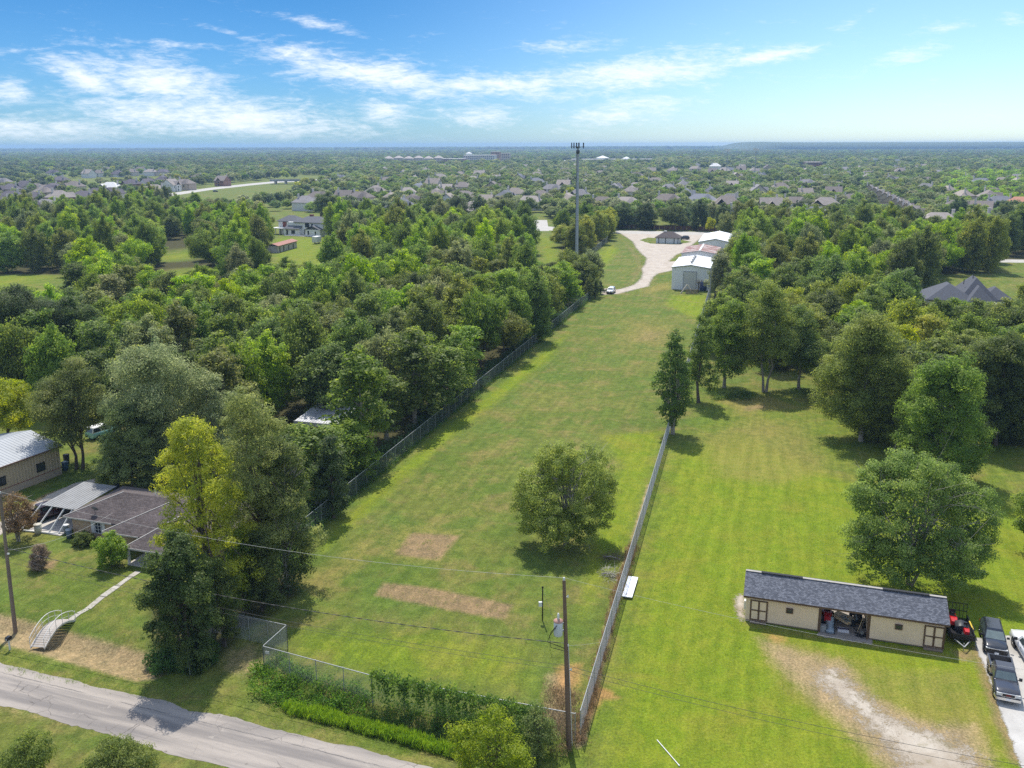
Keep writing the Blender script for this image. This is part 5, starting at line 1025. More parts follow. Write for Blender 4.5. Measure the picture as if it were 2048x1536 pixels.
hero(1128, 1086, 884, 224, 'round', (0.264, 0.316, 0.069), 'lone spreading tree standing in the mown field', 'lone_tree', 'tree', leaf=.17, dens=1.5, bark_=greybark, nb=30, fork=.12, twigs=26, nt=2, stems=2, cr=.62,
     lobes=[(-.42 * r_, -.1 * r_, .52 * hh, .50 * r_, .50 * r_, .30 * hh), (.40 * r_, .25 * r_, .60 * hh, .52 * r_, .52 * r_, .34 * hh), (-.05 * r_, .1 * r_, .78 * hh, .42 * r_, .42 * r_, .20 * hh), (-.70 * r_, .1 * r_, .40 * hh, .28 * r_, .28 * r_, .2 * hh),
            (.72 * r_, .0, .46 * hh, .27 * r_, .27 * r_, .22 * hh), (0, -.3 * r_, .22 * hh, .5 * r_, .42 * r_, .18 * hh), (-.25 * r_, -.55 * r_, .27 * hh, .38 * r_, .34 * r_, .22 * hh), (.25 * r_, -.45 * r_, .30 * hh, .36 * r_, .32 * r_, .22 * hh), (.66 * r_, .1 * r_, .30 * hh, .28 * r_, .3 * r_, .2 * hh), (-.6 * r_, .0, .27 * hh, .3 * r_, .3 * r_, .2 * hh), (-.2 * r_, .4 * r_, .72 * hh, .35 * r_, .35 * r_, .22 * hh)])
hero(1345, 868, 666, 96, 'column', (0.119, 0.187, 0.038), 'narrow upright poplar against the right chain link fence', 'poplar_tree', 'tree', leaf=.30, dens=1.22, bark_=greybark, nb=22, fork=.08, stems=3)
r_ = 300 * MPP(1825, 1168) / 2; hh = HT(1825, 1168, 903)
hero(1825, 1168, 903, 300, 'round', (0.215, 0.304, 0.058), 'big spreading tree behind the beige shed', 'spreading_tree', 'tree', leaf=.20, dens=1.7, bark_=greybark, nb=34, fork=.1, twigs=22, nt=2, stems=3, cr=.75,
     lobes=[(-.22 * r_, 0, .58 * hh, .62 * r_, .6 * r_, .38 * hh), (-.1 * r_, .1 * r_, .80 * hh, .40 * r_, .4 * r_, .19 * hh), (.70 * r_, .0, .55 * hh, .32 * r_, .34 * r_, .26 * hh), (.72 * r_, -.1 * r_, .34 * hh, .26 * r_, .3 * r_, .26 * hh),
            (-.68 * r_, -.1 * r_, .42 * hh, .30 * r_, .32 * r_, .24 * hh), (-.35 * r_, -.4 * r_, .26 * hh, .38 * r_, .34 * r_, .24 * hh), (.25 * r_, -.4 * r_, .28 * hh, .40 * r_, .34 * r_, .25 * hh), (.66 * r_, .0, .24 * hh, .26 * r_, .3 * r_, .22 * hh), (-.62 * r_, .0, .26 * hh, .3 * r_, .3 * r_, .22 * hh), (-.55 * r_, .2 * r_, .66 * hh, .34 * r_, .34 * r_, .22 * hh), (.3 * r_, .3 * r_, .66 * hh, .36 * r_, .36 * r_, .22 * hh)])
hero(2100, 1105, 940, 165, 'full', 'mid', 'dark tree cut off by the right edge beyond the beige shed', leaf=.22, dens=1.35)
hero(1528, 783, 588, 155, 'tall', (0.216, 0.271, 0.047), 'yellowish tree with twin pale trunks on the right lawn edge', leaf=.26, dens=1.28, bark_=palebark, stems=2, fork=.3, low=.1)
hero(1448, 775, 612, 140, 'tall', 'mid', 'mid green tree just left of the twin pale trunks', leaf=.26, dens=1.49, bark_=palebark, low=.15)
hero(1397, 805, 640, 92, 'tall', 'mid', 'slim tree on the right fence beyond the poplar', leaf=.26, dens=1.35)
hero(1597, 778, 622, 140, 'tall', 'mid', 'mid green tree just right of the twin pale trunks', leaf=.26, dens=1.42, bark_=palebark, low=.15)
hero(1575, 715, 585, 120, 'round', 'yellow', 'yellow green tree crown behind the twin trunks', leaf=.28, dens=1.35)
hero(1722, 882, 640, 205, 'full', (0.220, 0.268, 0.049), 'big olive tree with foliage to the ground on the right lawn', leaf=.25, dens=1.55, twigs=20, bark_=greybark, low=.9, nb=16)
hero(1795, 905, 758, 110, 'full', 'olive', 'thin olive tree leaning on the right of the big olive tree', leaf=.22, dens=1.08, bark_=greybark, twigs=20, stems=3, fork=.1)
hero(1880, 958, 722, 195, 'full', (0.171, 0.248, 0.051), 'large dull green tree beyond the big spreading tree', leaf=.25, dens=1.49, bark_=greybark, twigs=20, low=.8, nb=16)
hero(1990, 890, 672, 185, 'full', 'dark', 'dark green tree at the right edge behind the large dull tree', leaf=.28, dens=1.62)
hero(2090, 880, 680, 170, 'full', 'deep', 'blackish tree cut by the right edge of the picture', leaf=.3, dens=1.62)
hero(1700, 705, 600, 90, 'round', 'lime', 'small lime yellow tree in the right hand wood', leaf=.28, dens=1.35)
hero(985, 1600, 1412, 200, 'shrub', (0.221, 0.276, 0.036), 'leafy yellow green willow bush at the bottom edge by the road', 'willow_bush', 'bush', leaf=.15, dens=1.01, stems=6, nb=10, cr=.42, fork=.05)
hero(1078, 1500, 1385, 85, 'shrub', (0.218, 0.276, 0.071), 'pale feathery bush by the utility pole at the fence corner', 'feathery_bush', 'bush', leaf=.15, dens=0.94, stems=5, cr=.4)
hero(62, 1570, 1462, 130, 'shrub', (0.182, 0.230, 0.050), 'feathery bush at the bottom left corner', 'roadside_bush', 'bush', leaf=.13, dens=1.22, stems=6, nb=8, cr=.36, fork=.05)
hero(240, 1580, 1474, 175, 'shrub', (0.192, 0.239, 0.053), 'wide feathery bush right of the bottom left corner bush', 'roadside_bush', 'bush', leaf=.13, dens=1.15, stems=7, nb=8, cr=.36, fork=.05)
hero(226, 1132, 1062, 76, 'shrub', 'bright', 'round bright green bush in front of the brick house porch', 'bush', 'bush', leaf=.17, dens=1.49, cr=.35)
hero(168, 1090, 1066, 50, 'shrub', 'dark', 'low dark shrub under the brick house window', 'shrub', 'shrub', leaf=.15, dens=1.49, cr=.25)
hero(38, 1082, 985, 95, 'round', (0.202, 0.138, 0.070), 'reddish brown crepe myrtle by the left utility pole', 'crepe_myrtle', 'tree', leaf=.14, dens=0.74, stems=5, nb=12, fork=.05, bark_=greybark, twigs=14)
for px_, yb_, yt_, wp, cl_, lb_ in ((1148, 590, 545, 22, 'olive', 'tall olive hedge conifer nearest the cell mast'), (1163, 596, 545, 22, 'dark', 'dark conifer in the middle of the mast hedge'), (1178, 600, 549, 24, 'olive', 'olive conifer at the near end of the mast hedge'),
                                  (1190, 597, 556, 20, 'dark', 'dark conifer in the mast hedge next to the last one'), (1201, 588, 560, 14, 'deep', 'small dark cypress at the end of the mast hedge beside the jeep')):
    hero(px_, yb_, yt_, wp, 'column', cl_, lb_, 'hedge_conifer', 'conifer', 'conifers in the hedge below the mast', leaf=.35, dens=1.49, nb=4)

# ---- shared woodland kinds
KINDS = {}
for nm2, kd, h, w_, sd_, lf, dn in (('broad', 'full', 10, 10, 1, .36, 1.25), ('spreading', 'round', 9.5, 11, 2, .36, 1.2), ('tall', 'tall', 12, 8, 3, .34, 1.2), ('upright', 'full', 12, 9, 4, .34, 1.15), ('bushy', 'shrub', 8.5, 9, 5, .34, 1.2), ('slender', 'tall', 11, 6.5, 6, .32, 1.1), ('domed', 'full', 10.5, 9.5, 7, .34, 1.2)):
    KINDS[nm2] = (make_tree(kd, h, w_, sd_, leaf=lf, dens=dn, bark_=palebark if nm2 in ('slender', 'tall') else bark, low=.5), h, w_)
LOWK = []
for sd_, h, w_ in ((21, 9, 10), (22, 9, 11), (23, 10, 9)):
    LOWK.append((make_tree('round', h, w_, sd_, leaf=.75, dens=1.3, nb=4, cr=1.1), h, w_))

def halton(n, b):
    r = np.zeros(n)
    for i in range(n):
        f, k = 1.0, i + 1
        while k: f /= b; r[i] += f * (k % b); k //= b
    return r
def scatter(poly, spacing, seed, avoid=(), edge=0.0):
    pts = GP(poly); Pn = np.array(pts); rg = np.random.default_rng(seed); lo, hi = Pn.min(0), Pn.max(0); n = int(np.prod(hi - lo) / spacing ** 2 * 14)
    c = rg.uniform(lo, hi, (n, 2)); ok = inside(c[:, 0], c[:, 1], pts); c = c[ok]; out = []; grid = {}
    for x, y in c:
        k = (int(x // spacing), int(y // spacing)); bad = False
        for i in (-1, 0, 1):
            for j in (-1, 0, 1):
                for (a, b) in grid.get((k[0] + i, k[1] + j), ()):
                    if (a - x) ** 2 + (b - y) ** 2 < spacing ** 2: bad = True
        if bad: continue
        if any((ax - x) ** 2 + (ay - y) ** 2 < ar * ar for ax, ay, ar in avoid): continue
        grid.setdefault(k, []).append((x, y)); out.append((x, y))
    return out
AV = [(a, b, c * .62) for a, b, c in HEROES]
AV += KEEP_XY
for (px_, py_, r_) in KEEP_CLEAR: g = G(px_, py_); AV.append((g.x, g.y, r_))
VIEWS = [(545, 648, 455, 473), (548, 645, 475, 530), (328, 388, 480, 536), (-20, 138, 545, 580), (1072, 1108, 475, 528), (590, 670, 848, 848), (1430, 1450, 500, 500), (1850, 2012, 612, 604)]
NOBASE = [GP(p_) for p_ in ([(535, 470), (656, 470), (660, 560), (560, 582), (540, 560)], [(-160, 545), (150, 552), (150, 600), (60, 618), (-160, 625)], [(322, 488), (392, 486), (400, 575), (330, 585)], [(1066, 470), (1108, 472), (1150, 556), (1118, 580), (1088, 566)], [(330, 600), (440, 570), (560, 540), (565, 560), (440, 600), (335, 640)], [(1985, 515), (2200, 515), (2200, 560), (2000, 560)], [(0, 1000), (140, 990), (240, 900), (160, 860), (-100, 940)])]
TREES = []      # x, y, h, w, colour key, kind, zone
rz_ = random.Random(3)
def fill(zone, poly, sp, cols, kinds, hs, ws, seed, avoid=AV):
    for x, y in scatter(poly, sp, seed, avoid):
        if any(bool(inside(np.array([x]), np.array([y]), p_)[0]) for p_ in NOBASE): continue
        k = rz_.choice(kinds); hh_ = rz_.uniform(*hs); bx_, by_ = PX((x, y, 0)); hw3 = 5.0 / MPP(bx_, by_)
        for (x0, x1, y0_, yb) in VIEWS:
            if by_ > y0_ and x0 - hw3 * .6 < bx_ < x1 + hw3 * .6:
                while hh_ > 3.4 and PX((x, y, hh_))[1] < yb: hh_ -= .5
        if hh_ < 4.0: continue
        TREES.append((x, y, hh_, rz_.uniform(*ws) * (1 if hh_ > 7 else .8), rz_.choice(cols), k, zone))
mixl = ['mid', 'mid', 'mid', 'bright', 'bright', 'olive', 'mid', 'olive', 'grey', 'lime', 'dark', 'bright']
fill('wood', Z1, 7.0, mixl, ['broad', 'tall', 'upright', 'domed', 'spreading', 'slender', 'upright', 'tall'], (10, 15.5), (8.5, 12.5), 1)
fill('band', Z2, 8.8, mixl + ['bright'], ['broad', 'tall', 'upright', 'domed', 'spreading'], (10.0, 16.0), (9, 13.0), 2)
fill('band2', Z2b, 8.8, mixl, ['broad', 'upright', 'domed', 'spreading'], (10, 16.0), (9, 13), 3)
fill('mast', Z3, 8.5, ['olive', 'olive', 'mid', 'yellow', 'dark'], ['broad', 'domed', 'spreading'], (10, 13), (9, 12), 4)
fill('right', Z4, 8.2, ['mid', 'bright', 'bright', 'lime', 'olive', 'dark', 'grey', 'olive'], ['broad', 'tall', 'upright', 'domed', 'spreading'], (10, 16), (9, 13.5), 5)
fill('lawnwood', Z5, 7.4, ['mid', 'olive', 'dark', 'mid', 'yellow'], ['broad', 'upright', 'domed', 'tall'], (9.5, 13.5), (9, 12.5), 6)
# oaks behind the brown boundary fence, along the street
for k, (px_, yb_, yt_, wp) in enumerate(((655, 437, 395, 75), (700, 440, 408, 60), (742, 440, 405, 60), (868, 446, 392, 60), (915, 448, 398, 60), (958, 449, 404, 48), (1008, 451, 405, 60), (1245, 457, 408, 60), (1290, 459, 412, 55), (1345, 460, 405, 62), (1398, 461, 412, 52), (1445, 462, 418, 50), (1482, 464, 425, 44), (1040, 447, 412, 46), (790, 441, 410, 50), (830, 443, 405, 45))):
    g = G(px_, yb_); TREES.append((g.x, g.y, HT(px_, yb_, yt_), wp * MPP(px_, yb_), 'deep' if k % 3 else 'dark', 'broad' if k % 2 else 'spreading', 'street'))
for px_, yb_, yt_, wp, cl_ in ((1495, 478, 408, 45, 'olive'), (1545, 480, 418, 75, 'olive'), (1420, 466, 432, 20, 'yellow'), (1622, 500, 430, 90, 'lime'), (1725, 500, 440, 80, 'bright'), (1985, 545, 446, 60, 'yellow'), (1940, 545, 450, 70, 'olive'), (1850, 552, 470, 80, 'grey'), (790, 520, 420, 75, 'olive'), (735, 470, 424, 50, 'bright'), (960, 470, 420, 70, 'mid'), (1040, 475, 420, 60, 'yellow')):
    g = G(px_, yb_); TREES.append((g.x, g.y, HT(px_, yb_, yt_), wp * MPP(px_, yb_), cl_, 'domed', 'special'))
# =================================================================== WOODLAND TREES, INDIVIDUAL THEN FAR ONES
NIND = 235
TM = [('the tan metal building', 60, 940), ('the grey metal shelter', 630, 860), ('the left edge oak', 60, 760), ('the near end of the left fence', 700, 960), ('the middle of the left fence', 930, 790), ('the far end of the left fence', 1140, 610), ('the mast hedge', 1180, 590),
      ('the foot of the cell mast', 1153, 530), ('the white two storey house', 600, 468), ('the red roofed old shed', 570, 505), ('the small lawn clearing', 360, 520), ('the grass at the left edge', 60, 560), ('the middle of the left wood', 480, 650), ('the white camper', 1130, 560), ('the highway junction', 80, 430), ('the highway field', 450, 400), ('the far street', 1250, 462),
      ('the front white warehouse', 1400, 580), ('the rear white warehouse', 1440, 470), ('the grey roofed house', 1930, 630), ('the twin pale trunks', 1530, 780), ('the big olive tree', 1720, 880), ('the right edge of the lawn', 2040, 880), ('the pale lane', 2020, 525), ('the dark screen fence', 1460, 600), ('the tan dry lot', 1090, 500), ('the woodland behind the silvery trees', 350, 760), ('the red roofed cottage', 1770, 500)]
TREES.sort(key=lambda q: q[1] ** 2 + q[0] ** 2)
def visible(q): p = PX((q[0], q[1], q[3] * .5)); return -40 < p[0] < 2090 and p[1] > 285
vis = [q for q in TREES if visible(q)]; ind = vis[:NIND]; rest = vis[NIND:] + [q for q in TREES if not visible(q) and q[1] < 420]
bk = {}
for i, q in enumerate(ind):
    px_, py_ = PX((q[0], q[1], 0)); mk = min(TM, key=lambda m_: math.hypot(m_[1] - px_, 2.2 * (m_[2] - py_)))
    bk.setdefault((mk, q[4], q[5]), []).append(i)
ORD2 = ['nearest', 'second', 'third', 'fourth', 'fifth', 'sixth', 'seventh', 'eighth', 'ninth']
SHP = dict(broad='broad crowned', spreading='wide spreading', tall='tall narrow', upright='tall upright', bushy='low bushy', slender='slim', domed='dome shaped')
TL = {}
for (mk, cl_, kd), L in bk.items():
    L.sort(key=lambda i: math.hypot(mk[1] - PX((ind[i][0], ind[i][1], 0))[0], 2.2 * (mk[2] - PX((ind[i][0], ind[i][1], 0))[1])))
    for r_, i in enumerate(L): TL[i] = (f'{NAMEC[cl_]} {SHP[kd]} tree ' + ('closest to ' if len(L) == 1 or r_ == 0 else f'{ORD2[min(r_, 8)]} closest to ') + mk[0])
ZG = dict(wood='trees of the left wood', band='trees of the far left wood', band2='trees of the far left wood', mast='trees beside the cell mast', right='trees of the right wood', lawnwood='trees on the right lawn', street='oaks along the far street', special='trees at the wood edges')
for i, q in enumerate(ind):
    (ms, h0, w0) = KINDS[q[5]] if q[1] < 330 else KINDS['broad' if q[5] in ('broad', 'domed') else 'spreading']; s_ = q[3] / w0
    plant('tree', 'tree', (q[0], q[1], 0), rz_.uniform(0, 6.28), ms, jit(PAL[q[4]]), TL[i], ZG[q[6]], (s_, s_, q[2] / h0))
# hidden holders are not used: the far masses instance the crowns of real trees in view
PROTO_OBS = []
seen_m = set()
for o in list(COL.objects):
    if o.name.startswith('crown') and o.data.name not in seen_m and any(o.data is KINDS[k][0][0] for k in ('broad', 'spreading', 'upright', 'domed')): seen_m.add(o.data.name); PROTO_OBS.append(o)
# low detail crowns: two shrubs and a tree in the suburb carry them
for k, ((ms, h0, w0), (px_, yb_, lb_)) in enumerate(zip(LOWK, ((1196, 402, 'dark oak beside the mast pole in the suburb'), (1500, 430, 'dark oak between two grey roofs right of the rear warehouse'), (845, 425, 'dark oak left of the white gabled tan house')))):
    g = G(px_, yb_); e, c_ = plant('tree', 'tree', g, 0, ms, PAL['dark'], lb_, 'trees of the far suburb', (1, 1, .95)); PROTO_OBS.append(c_)
ORDP = {o.data.name: i for i, o in enumerate(PROTO_OBS)}; NHI = len(PROTO_OBS) - 3
def forest(name, pts, scl, pick, col, label):
    n = len(pts); me = bpy.data.meshes.new(name); me.vertices.add(n); me.vertices.foreach_set('co', np.asarray(pts, np.float32).ravel())
    def attr(nm_, typ, key, arr): a_ = me.attributes.new(nm_, typ, 'POINT'); a_.data.foreach_set(key, np.asarray(arr).ravel())
    attr('tcol', 'FLOAT_COLOR', 'color', np.asarray(col, np.float32)); attr('tscl', 'FLOAT_VECTOR', 'vector', np.asarray(scl, np.float32)); attr('pick', 'INT', 'value', np.asarray(pick, np.int32)); rr = np.zeros((n, 3), np.float32); rr[:, 2] = np.random.default_rng(1).uniform(0, 6.28, n); attr('trot', 'FLOAT_VECTOR', 'vector', rr)
    me.materials.append(lm); o = link(name, me); tag(o, label, 'woodland', kind='stuff')
    ng = bpy.data.node_groups.new(name + '_nodes', 'GeometryNodeTree'); ng.interface.new_socket('Geometry', in_out='INPUT', socket_type='NodeSocketGeometry'); ng.interface.new_socket('Geometry', in_out='OUTPUT', socket_type='NodeSocketGeometry')
    gi = ng.nodes.new('NodeGroupInput'); go = ng.nodes.new('NodeGroupOutput'); ip = ng.nodes.new('GeometryNodeInstanceOnPoints'); jn = ng.nodes.new('GeometryNodeJoinGeometry')
    for po in reversed(PROTO_OBS):
        on = ng.nodes.new('GeometryNodeObjectInfo'); on.transform_space = 'ORIGINAL'; on.inputs['Object'].default_value = po; on.inputs['As Instance'].default_value = True; ng.links.new(on.outputs['Geometry'], jn.inputs[0])
    def na(nm_, dt): q = ng.nodes.new('GeometryNodeInputNamedAttribute'); q.data_type = dt; q.inputs[0].default_value = nm_; return next(x for x in q.outputs if x.enabled and x.name == 'Attribute')
    ng.links.new(gi.outputs[0], ip.inputs['Points']); ng.links.new(jn.outputs[0], ip.inputs['Instance']); ip.inputs['Pick Instance'].default_value = True
    ng.links.new(na('pick', 'INT'), ip.inputs['Instance Index']); ng.links.new(na('tscl', 'FLOAT_VECTOR'), ip.inputs['Scale']); ng.links.new(na('trot', 'FLOAT_VECTOR'), ip.inputs['Rotation']); ng.links.new(ip.outputs[0], go.inputs[0])
    md = o.modifiers.new('forest', 'NODES'); md.node_group = ng; return o
rg = np.random.default_rng(77)
if rest:
    P_, S_, K_, C_ = [], [], [], []
    for q in rest: P_.append((q[0], q[1], 0)); s_ = q[3] / 10; S_.append((s_, s_, q[2] / 10)); K_.append(rg.integers(0, NHI)); C_.append(jit(PAL[q[4]]) + (1,))
    forest('woodland', P_, S_, K_, C_, 'remaining woodland trees merging into one leafy mass')
# --- far suburb and forest
NOTREE = [[(-200, 442), (660, 442), (660, 620), (-200, 620)], [(520, 425), (660, 425), (660, 450), (520, 450)], [(-200, 418), (40, 424), (110, 420), (236, 406), (330, 384), (420, 371), (540, 359), (660, 356), (660, 366), (600, 372), (560, 396), (480, 408), (400, 418), (300, 420), (250, 420), (112, 440), (60, 446), (-200, 466)],
          [(105, 358), (220, 355), (340, 353), (345, 361), (260, 366), (180, 372), (110, 370)], [(1055, 474), (1062, 438), (1100, 438), (1100, 474), (1108, 480), (1140, 560), (1075, 530)], [(640, 430), (1050, 438), (1230, 448), (1500, 458), (1760, 466), (2200, 480), (2200, 600), (600, 600), (600, 470)],
          [(500, 352), (700, 350), (760, 352), (690, 357), (560, 357)], [(770, 322), (1020, 321), (1030, 330), (760, 332)], [(1085, 322), (1310, 321), (1310, 328), (1085, 330)], [(1320, 339), (1540, 338), (1540, 352), (1320, 356)], [(1590, 332), (1660, 332), (1650, 342), (1600, 342)], [(1725, 382), (1750, 380), (1840, 440), (1800, 452)]]
def in_any(px, py):
    r_ = np.zeros(px.shape, bool)
    for p_ in NOTREE: r_ |= inside(px, py, p_)
    return r_
def pxv(x, y):
    c, s = math.cos(PITCH), math.sin(PITCH); Z = -CAMH; dep = y * c - Z * s; dn = -y * s - Z * c; X = 1024 + FPX * x / dep; Y = CY + FPX * dn / dep; return X + ROLL * (Y - CY), Y - ROLL * (X - 1024)
P_, S_, K_, C_ = [], [], [], []
def ring_fill(d0, d1, sp, seed, lo, hi, dens=1.0, clump=False):
    rg = np.random.default_rng(seed); n = int(math.tan(R(35)) * (d1 * d1 - d0 * d0) / sp ** 2); y = np.sqrt(rg.uniform(d0 * d0, d1 * d1, n)); x = y * rg.uniform(-1, 1, n) * math.tan(R(35))
    # keep apart by snapping to a jittered lattice
    kx, ky = np.floor(x / sp), np.floor(y / sp); _, u = np.unique(kx * 100003 + ky, return_index=True); x = (kx[u] + rg.uniform(.12, .88, len(u))) * sp; y = (ky[u] + rg.uniform(.12, .88, len(u))) * sp
    px, py = pxv(x, y); ok = ~in_any(px, py); left = (px < 335) & (py > 338); ok &= ~(left & (rg.random(len(x)) > .33)); ok &= ~((px > 335) & (px < 640) & (py > 366) & (rg.random(len(x)) > .45))
    for hx, hy, hr_ in HCL: 
        d = np.hypot(x - hx, y - hy); ok &= d > hr_; ok &= ~((abs(x - hx) < 7) & (y < hy) & (y > hy - 34) & (rg.random(len(x)) > .55))
    x, y, px, py = x[ok], y[ok], px[ok], py[ok]
    for i in range(len(x)):
        sub = (py[i] > 340) or (px[i] > 660 and py[i] > 322); z_ = rg.uniform(*lo); s_ = rg.uniform(*hi); v = math.sin(x[i] * .004 + 1) + math.sin(y[i] * .003 + x[i] * .002)
        if sub: col = PAL[rg.choice(['grey', 'dark', 'mid', 'grey', 'deep', 'dark', 'mid', 'olive', 'yellow'] , p=[.2, .2, .16, .12, .1, .08, .06, .06, .02])]
        else: col = PAL[rg.choice(['bright', 'mid', 'dark', 'grey', 'olive'], p=[.2 if v > 0 else .08, .3, .25 if v > 0 else .37, .15, .1])]
        if px[i] > 1880 and 350 < py[i] < 420: col = PAL[rg.choice(['bright', 'mid', 'lime', 'olive'])]
        P_.append((x[i], y[i], 0)); S_.append((s_ / 10, s_ / 10, z_ / 9.5)); K_.append(NHI + int(rg.integers(0, 3)) if y[i] > 480 else int(rg.integers(0, NHI))); f_ = 1.15 if sub else .85; C_.append(jit((col[0] * f_, col[1] * f_, col[2] * f_ * 1.15), .15) + (1,))
ring_fill(330, 900, 9.6, 1, (6.5, 10.5), (8.5, 12.0))
ring_fill(900, 1700, 12.0, 2, (7, 12), (10.5, 15))
ring_fill(1700, 3400, 19.0, 3, (8, 15), (17, 25))
ring_fill(3400, 6500, 46.0, 4, (10, 17), (44, 66))
ring_fill(6500, 10200, 52.0, 5, (18, 30), (55, 80))
forest('distant_trees', P_, S_, K_, C_, 'far suburb and forest trees reaching to the hazy horizon')
print('TREES ind', len(ind), 'rest', len(rest), 'far', len(P_))

# =================================================================== LOW GROWTH (uncountable)
def cover(name, label, pts, r_, h, leaf, per, col, seed, aspect=.5, up=.3, blade=False, cat='undergrowth'):
    rg = np.random.default_rng(seed); pts = np.asarray(pts, float); n = len(pts); hh = h * rg.uniform(.45, 1.25, n); idx = np.repeat(np.arange(n), per); m_ = len(idx); rr = r_ * rg.uniform(.6, 1.3, n)
    a = rg.uniform(0, 6.28, m_); q = rr[idx] * np.sqrt(rg.random(m_)); z = hh[idx] * rg.random(m_) ** .75 * np.sqrt(np.clip(1 - (q / (1.32 * rr[idx])) ** 2, .05, 1)); pos = np.stack([pts[idx, 0] + q * np.cos(a), pts[idx, 1] + q * np.sin(a), z], 1); pos[:, 2] += zg(pos[:, 0], pos[:, 1])
    nrm = rg.normal(size=(m_, 3)); along = None
    if blade: nrm[:, 2] *= .25; along = np.stack([rg.normal(0, .35, m_), rg.normal(0, .35, m_), np.ones(m_)], 1); pos[:, 2] += leaf * .3
    else: nrm[:, 2] += up
    ct = np.clip(rg.normal(.5, .17, n), .05, .95); me = leaf_mesh(name, pos, nrm, leaf * rg.uniform(.6, 1.4, m_), ct[idx] + rg.normal(0, .13, m_), rg, aspect=aspect, along=along); o = link(name, me); o.color = tuple(col) + (1,); return tag(o, label, cat, kind='stuff')
def along_line(px, n, wd, seed, rel=False):
    rg = np.random.default_rng(seed); P2 = [Vector(p) for p in (px if rel else GP(px))]; L = [(b - a).length for a, b in zip(P2, P2[1:])]; T = sum(L); out = []
    for _ in range(n):
        s_ = rg.uniform(0, T); k = 0
        while s_ > L[k] and k < len(L) - 1: s_ -= L[k]; k += 1
        a, b = P2[k], P2[k + 1]; p = a.lerp(b, s_ / L[k]); nn = Vector((-(b - a).y, (b - a).x)).normalized(); p = p + nn * rg.normal(0, wd); out.append((p.x, p.y))
    return out
def in_poly(px, n, seed):
    rg = np.random.default_rng(seed); pts = GP(px); Pn = np.array(pts); lo, hi = Pn.min(0), Pn.max(0); c = rg.uniform(lo, hi, (n * 6, 2)); return c[inside(c[:, 0], c[:, 1], pts)][:n]
lf = [(FLs.x, FLs.y), (FL0.x, FL0.y), (FL1.x, FL1.y), ((FL1 + dl * 50).x, (FL1 + dl * 50).y)]
off = Vector((-dl.y, dl.x)) * 1.7
cover('fence_undergrowth', 'dark leafy undergrowth behind the left fence', along_line([(a + off.x, b + off.y) for a, b in lf], 330, .9, 1, True), 1.1, 2.3, .30, 60, (0.057, 0.108, 0.036), 1)
cover('fence_grass', 'uncut grass strip along the foot of the left fence', along_line(lf, 1400, .22, 2, True), .3, .35, .35, 10, (0.112, 0.188, 0.031), 2, aspect=.12, blade=True)
cover('wood_edge_brush', 'leafy brush at the foot of the trees beside the brick house', in_poly([(300, 985), (430, 960), (600, 1040), (640, 1060), (620, 1170), (560, 1200), (480, 1200), (460, 1100), (330, 1010)], 150, 3), 1.2, 3.0, .28, 90, (0.068, 0.123, 0.034), 3)
cover('fence_foot_weeds', 'dry brown weeds along the foot of the right fence', along_line([(1158, 1486), (1180, 1405), (1235, 1185), (1268, 1090)], 420, .22, 4), .3, .42, .30, 16, (0.255, 0.173, 0.087), 4, aspect=.14, blade=True)
cover('corner_dead_brush', 'brown dead brush round the utility pole foot', in_poly([(1092, 1380), (1165, 1395), (1165, 1495), (1110, 1510), (1085, 1440)], 110, 5), .5, 1.0, .30, 34, (0.203, 0.150, 0.087), 5, aspect=.14, blade=True)
cover('thicket_weeds', 'tall green weeds at the foot of the dark thicket', in_poly([(288, 1318), (330, 1300), (430, 1295), (432, 1330), (385, 1352), (310, 1350)], 120, 6), .5, 1.15, .20, 70, (0.075, 0.158, 0.031), 6)
cover('ditch_shrubs', 'leafy green weeds in the ditch before the front fence', in_poly([(500, 1345), (560, 1318), (600, 1345), (690, 1372), (745, 1395), (745, 1420), (640, 1425), (505, 1395)], 170, 7), .55, .95, .18, 62, (0.112, 0.203, 0.034), 7)
cover('ditch_weeds', 'mixed weeds in the ditch beneath the vine covered fence', in_poly([(745, 1405), (1040, 1430), (1090, 1450), (1100, 1510), (1000, 1520), (820, 1470), (700, 1430)], 170, 8), .6, .6, .18, 55, (0.090, 0.158, 0.034), 8)
cover('tall_ditch_grass', 'bright tall grass bank along the roadside ditch', in_poly([(565, 1402), (640, 1412), (730, 1436), (850, 1470), (960, 1500), (955, 1520), (830, 1490), (700, 1452), (580, 1422)], 560, 9), .40, .62, .50, 46, (0.165, 0.262, 0.032), 9, aspect=.085, blade=True, cat='grass')
vl = [(FFM.x, FFM.y), (FFE.x - 2.5, FFE.y)]
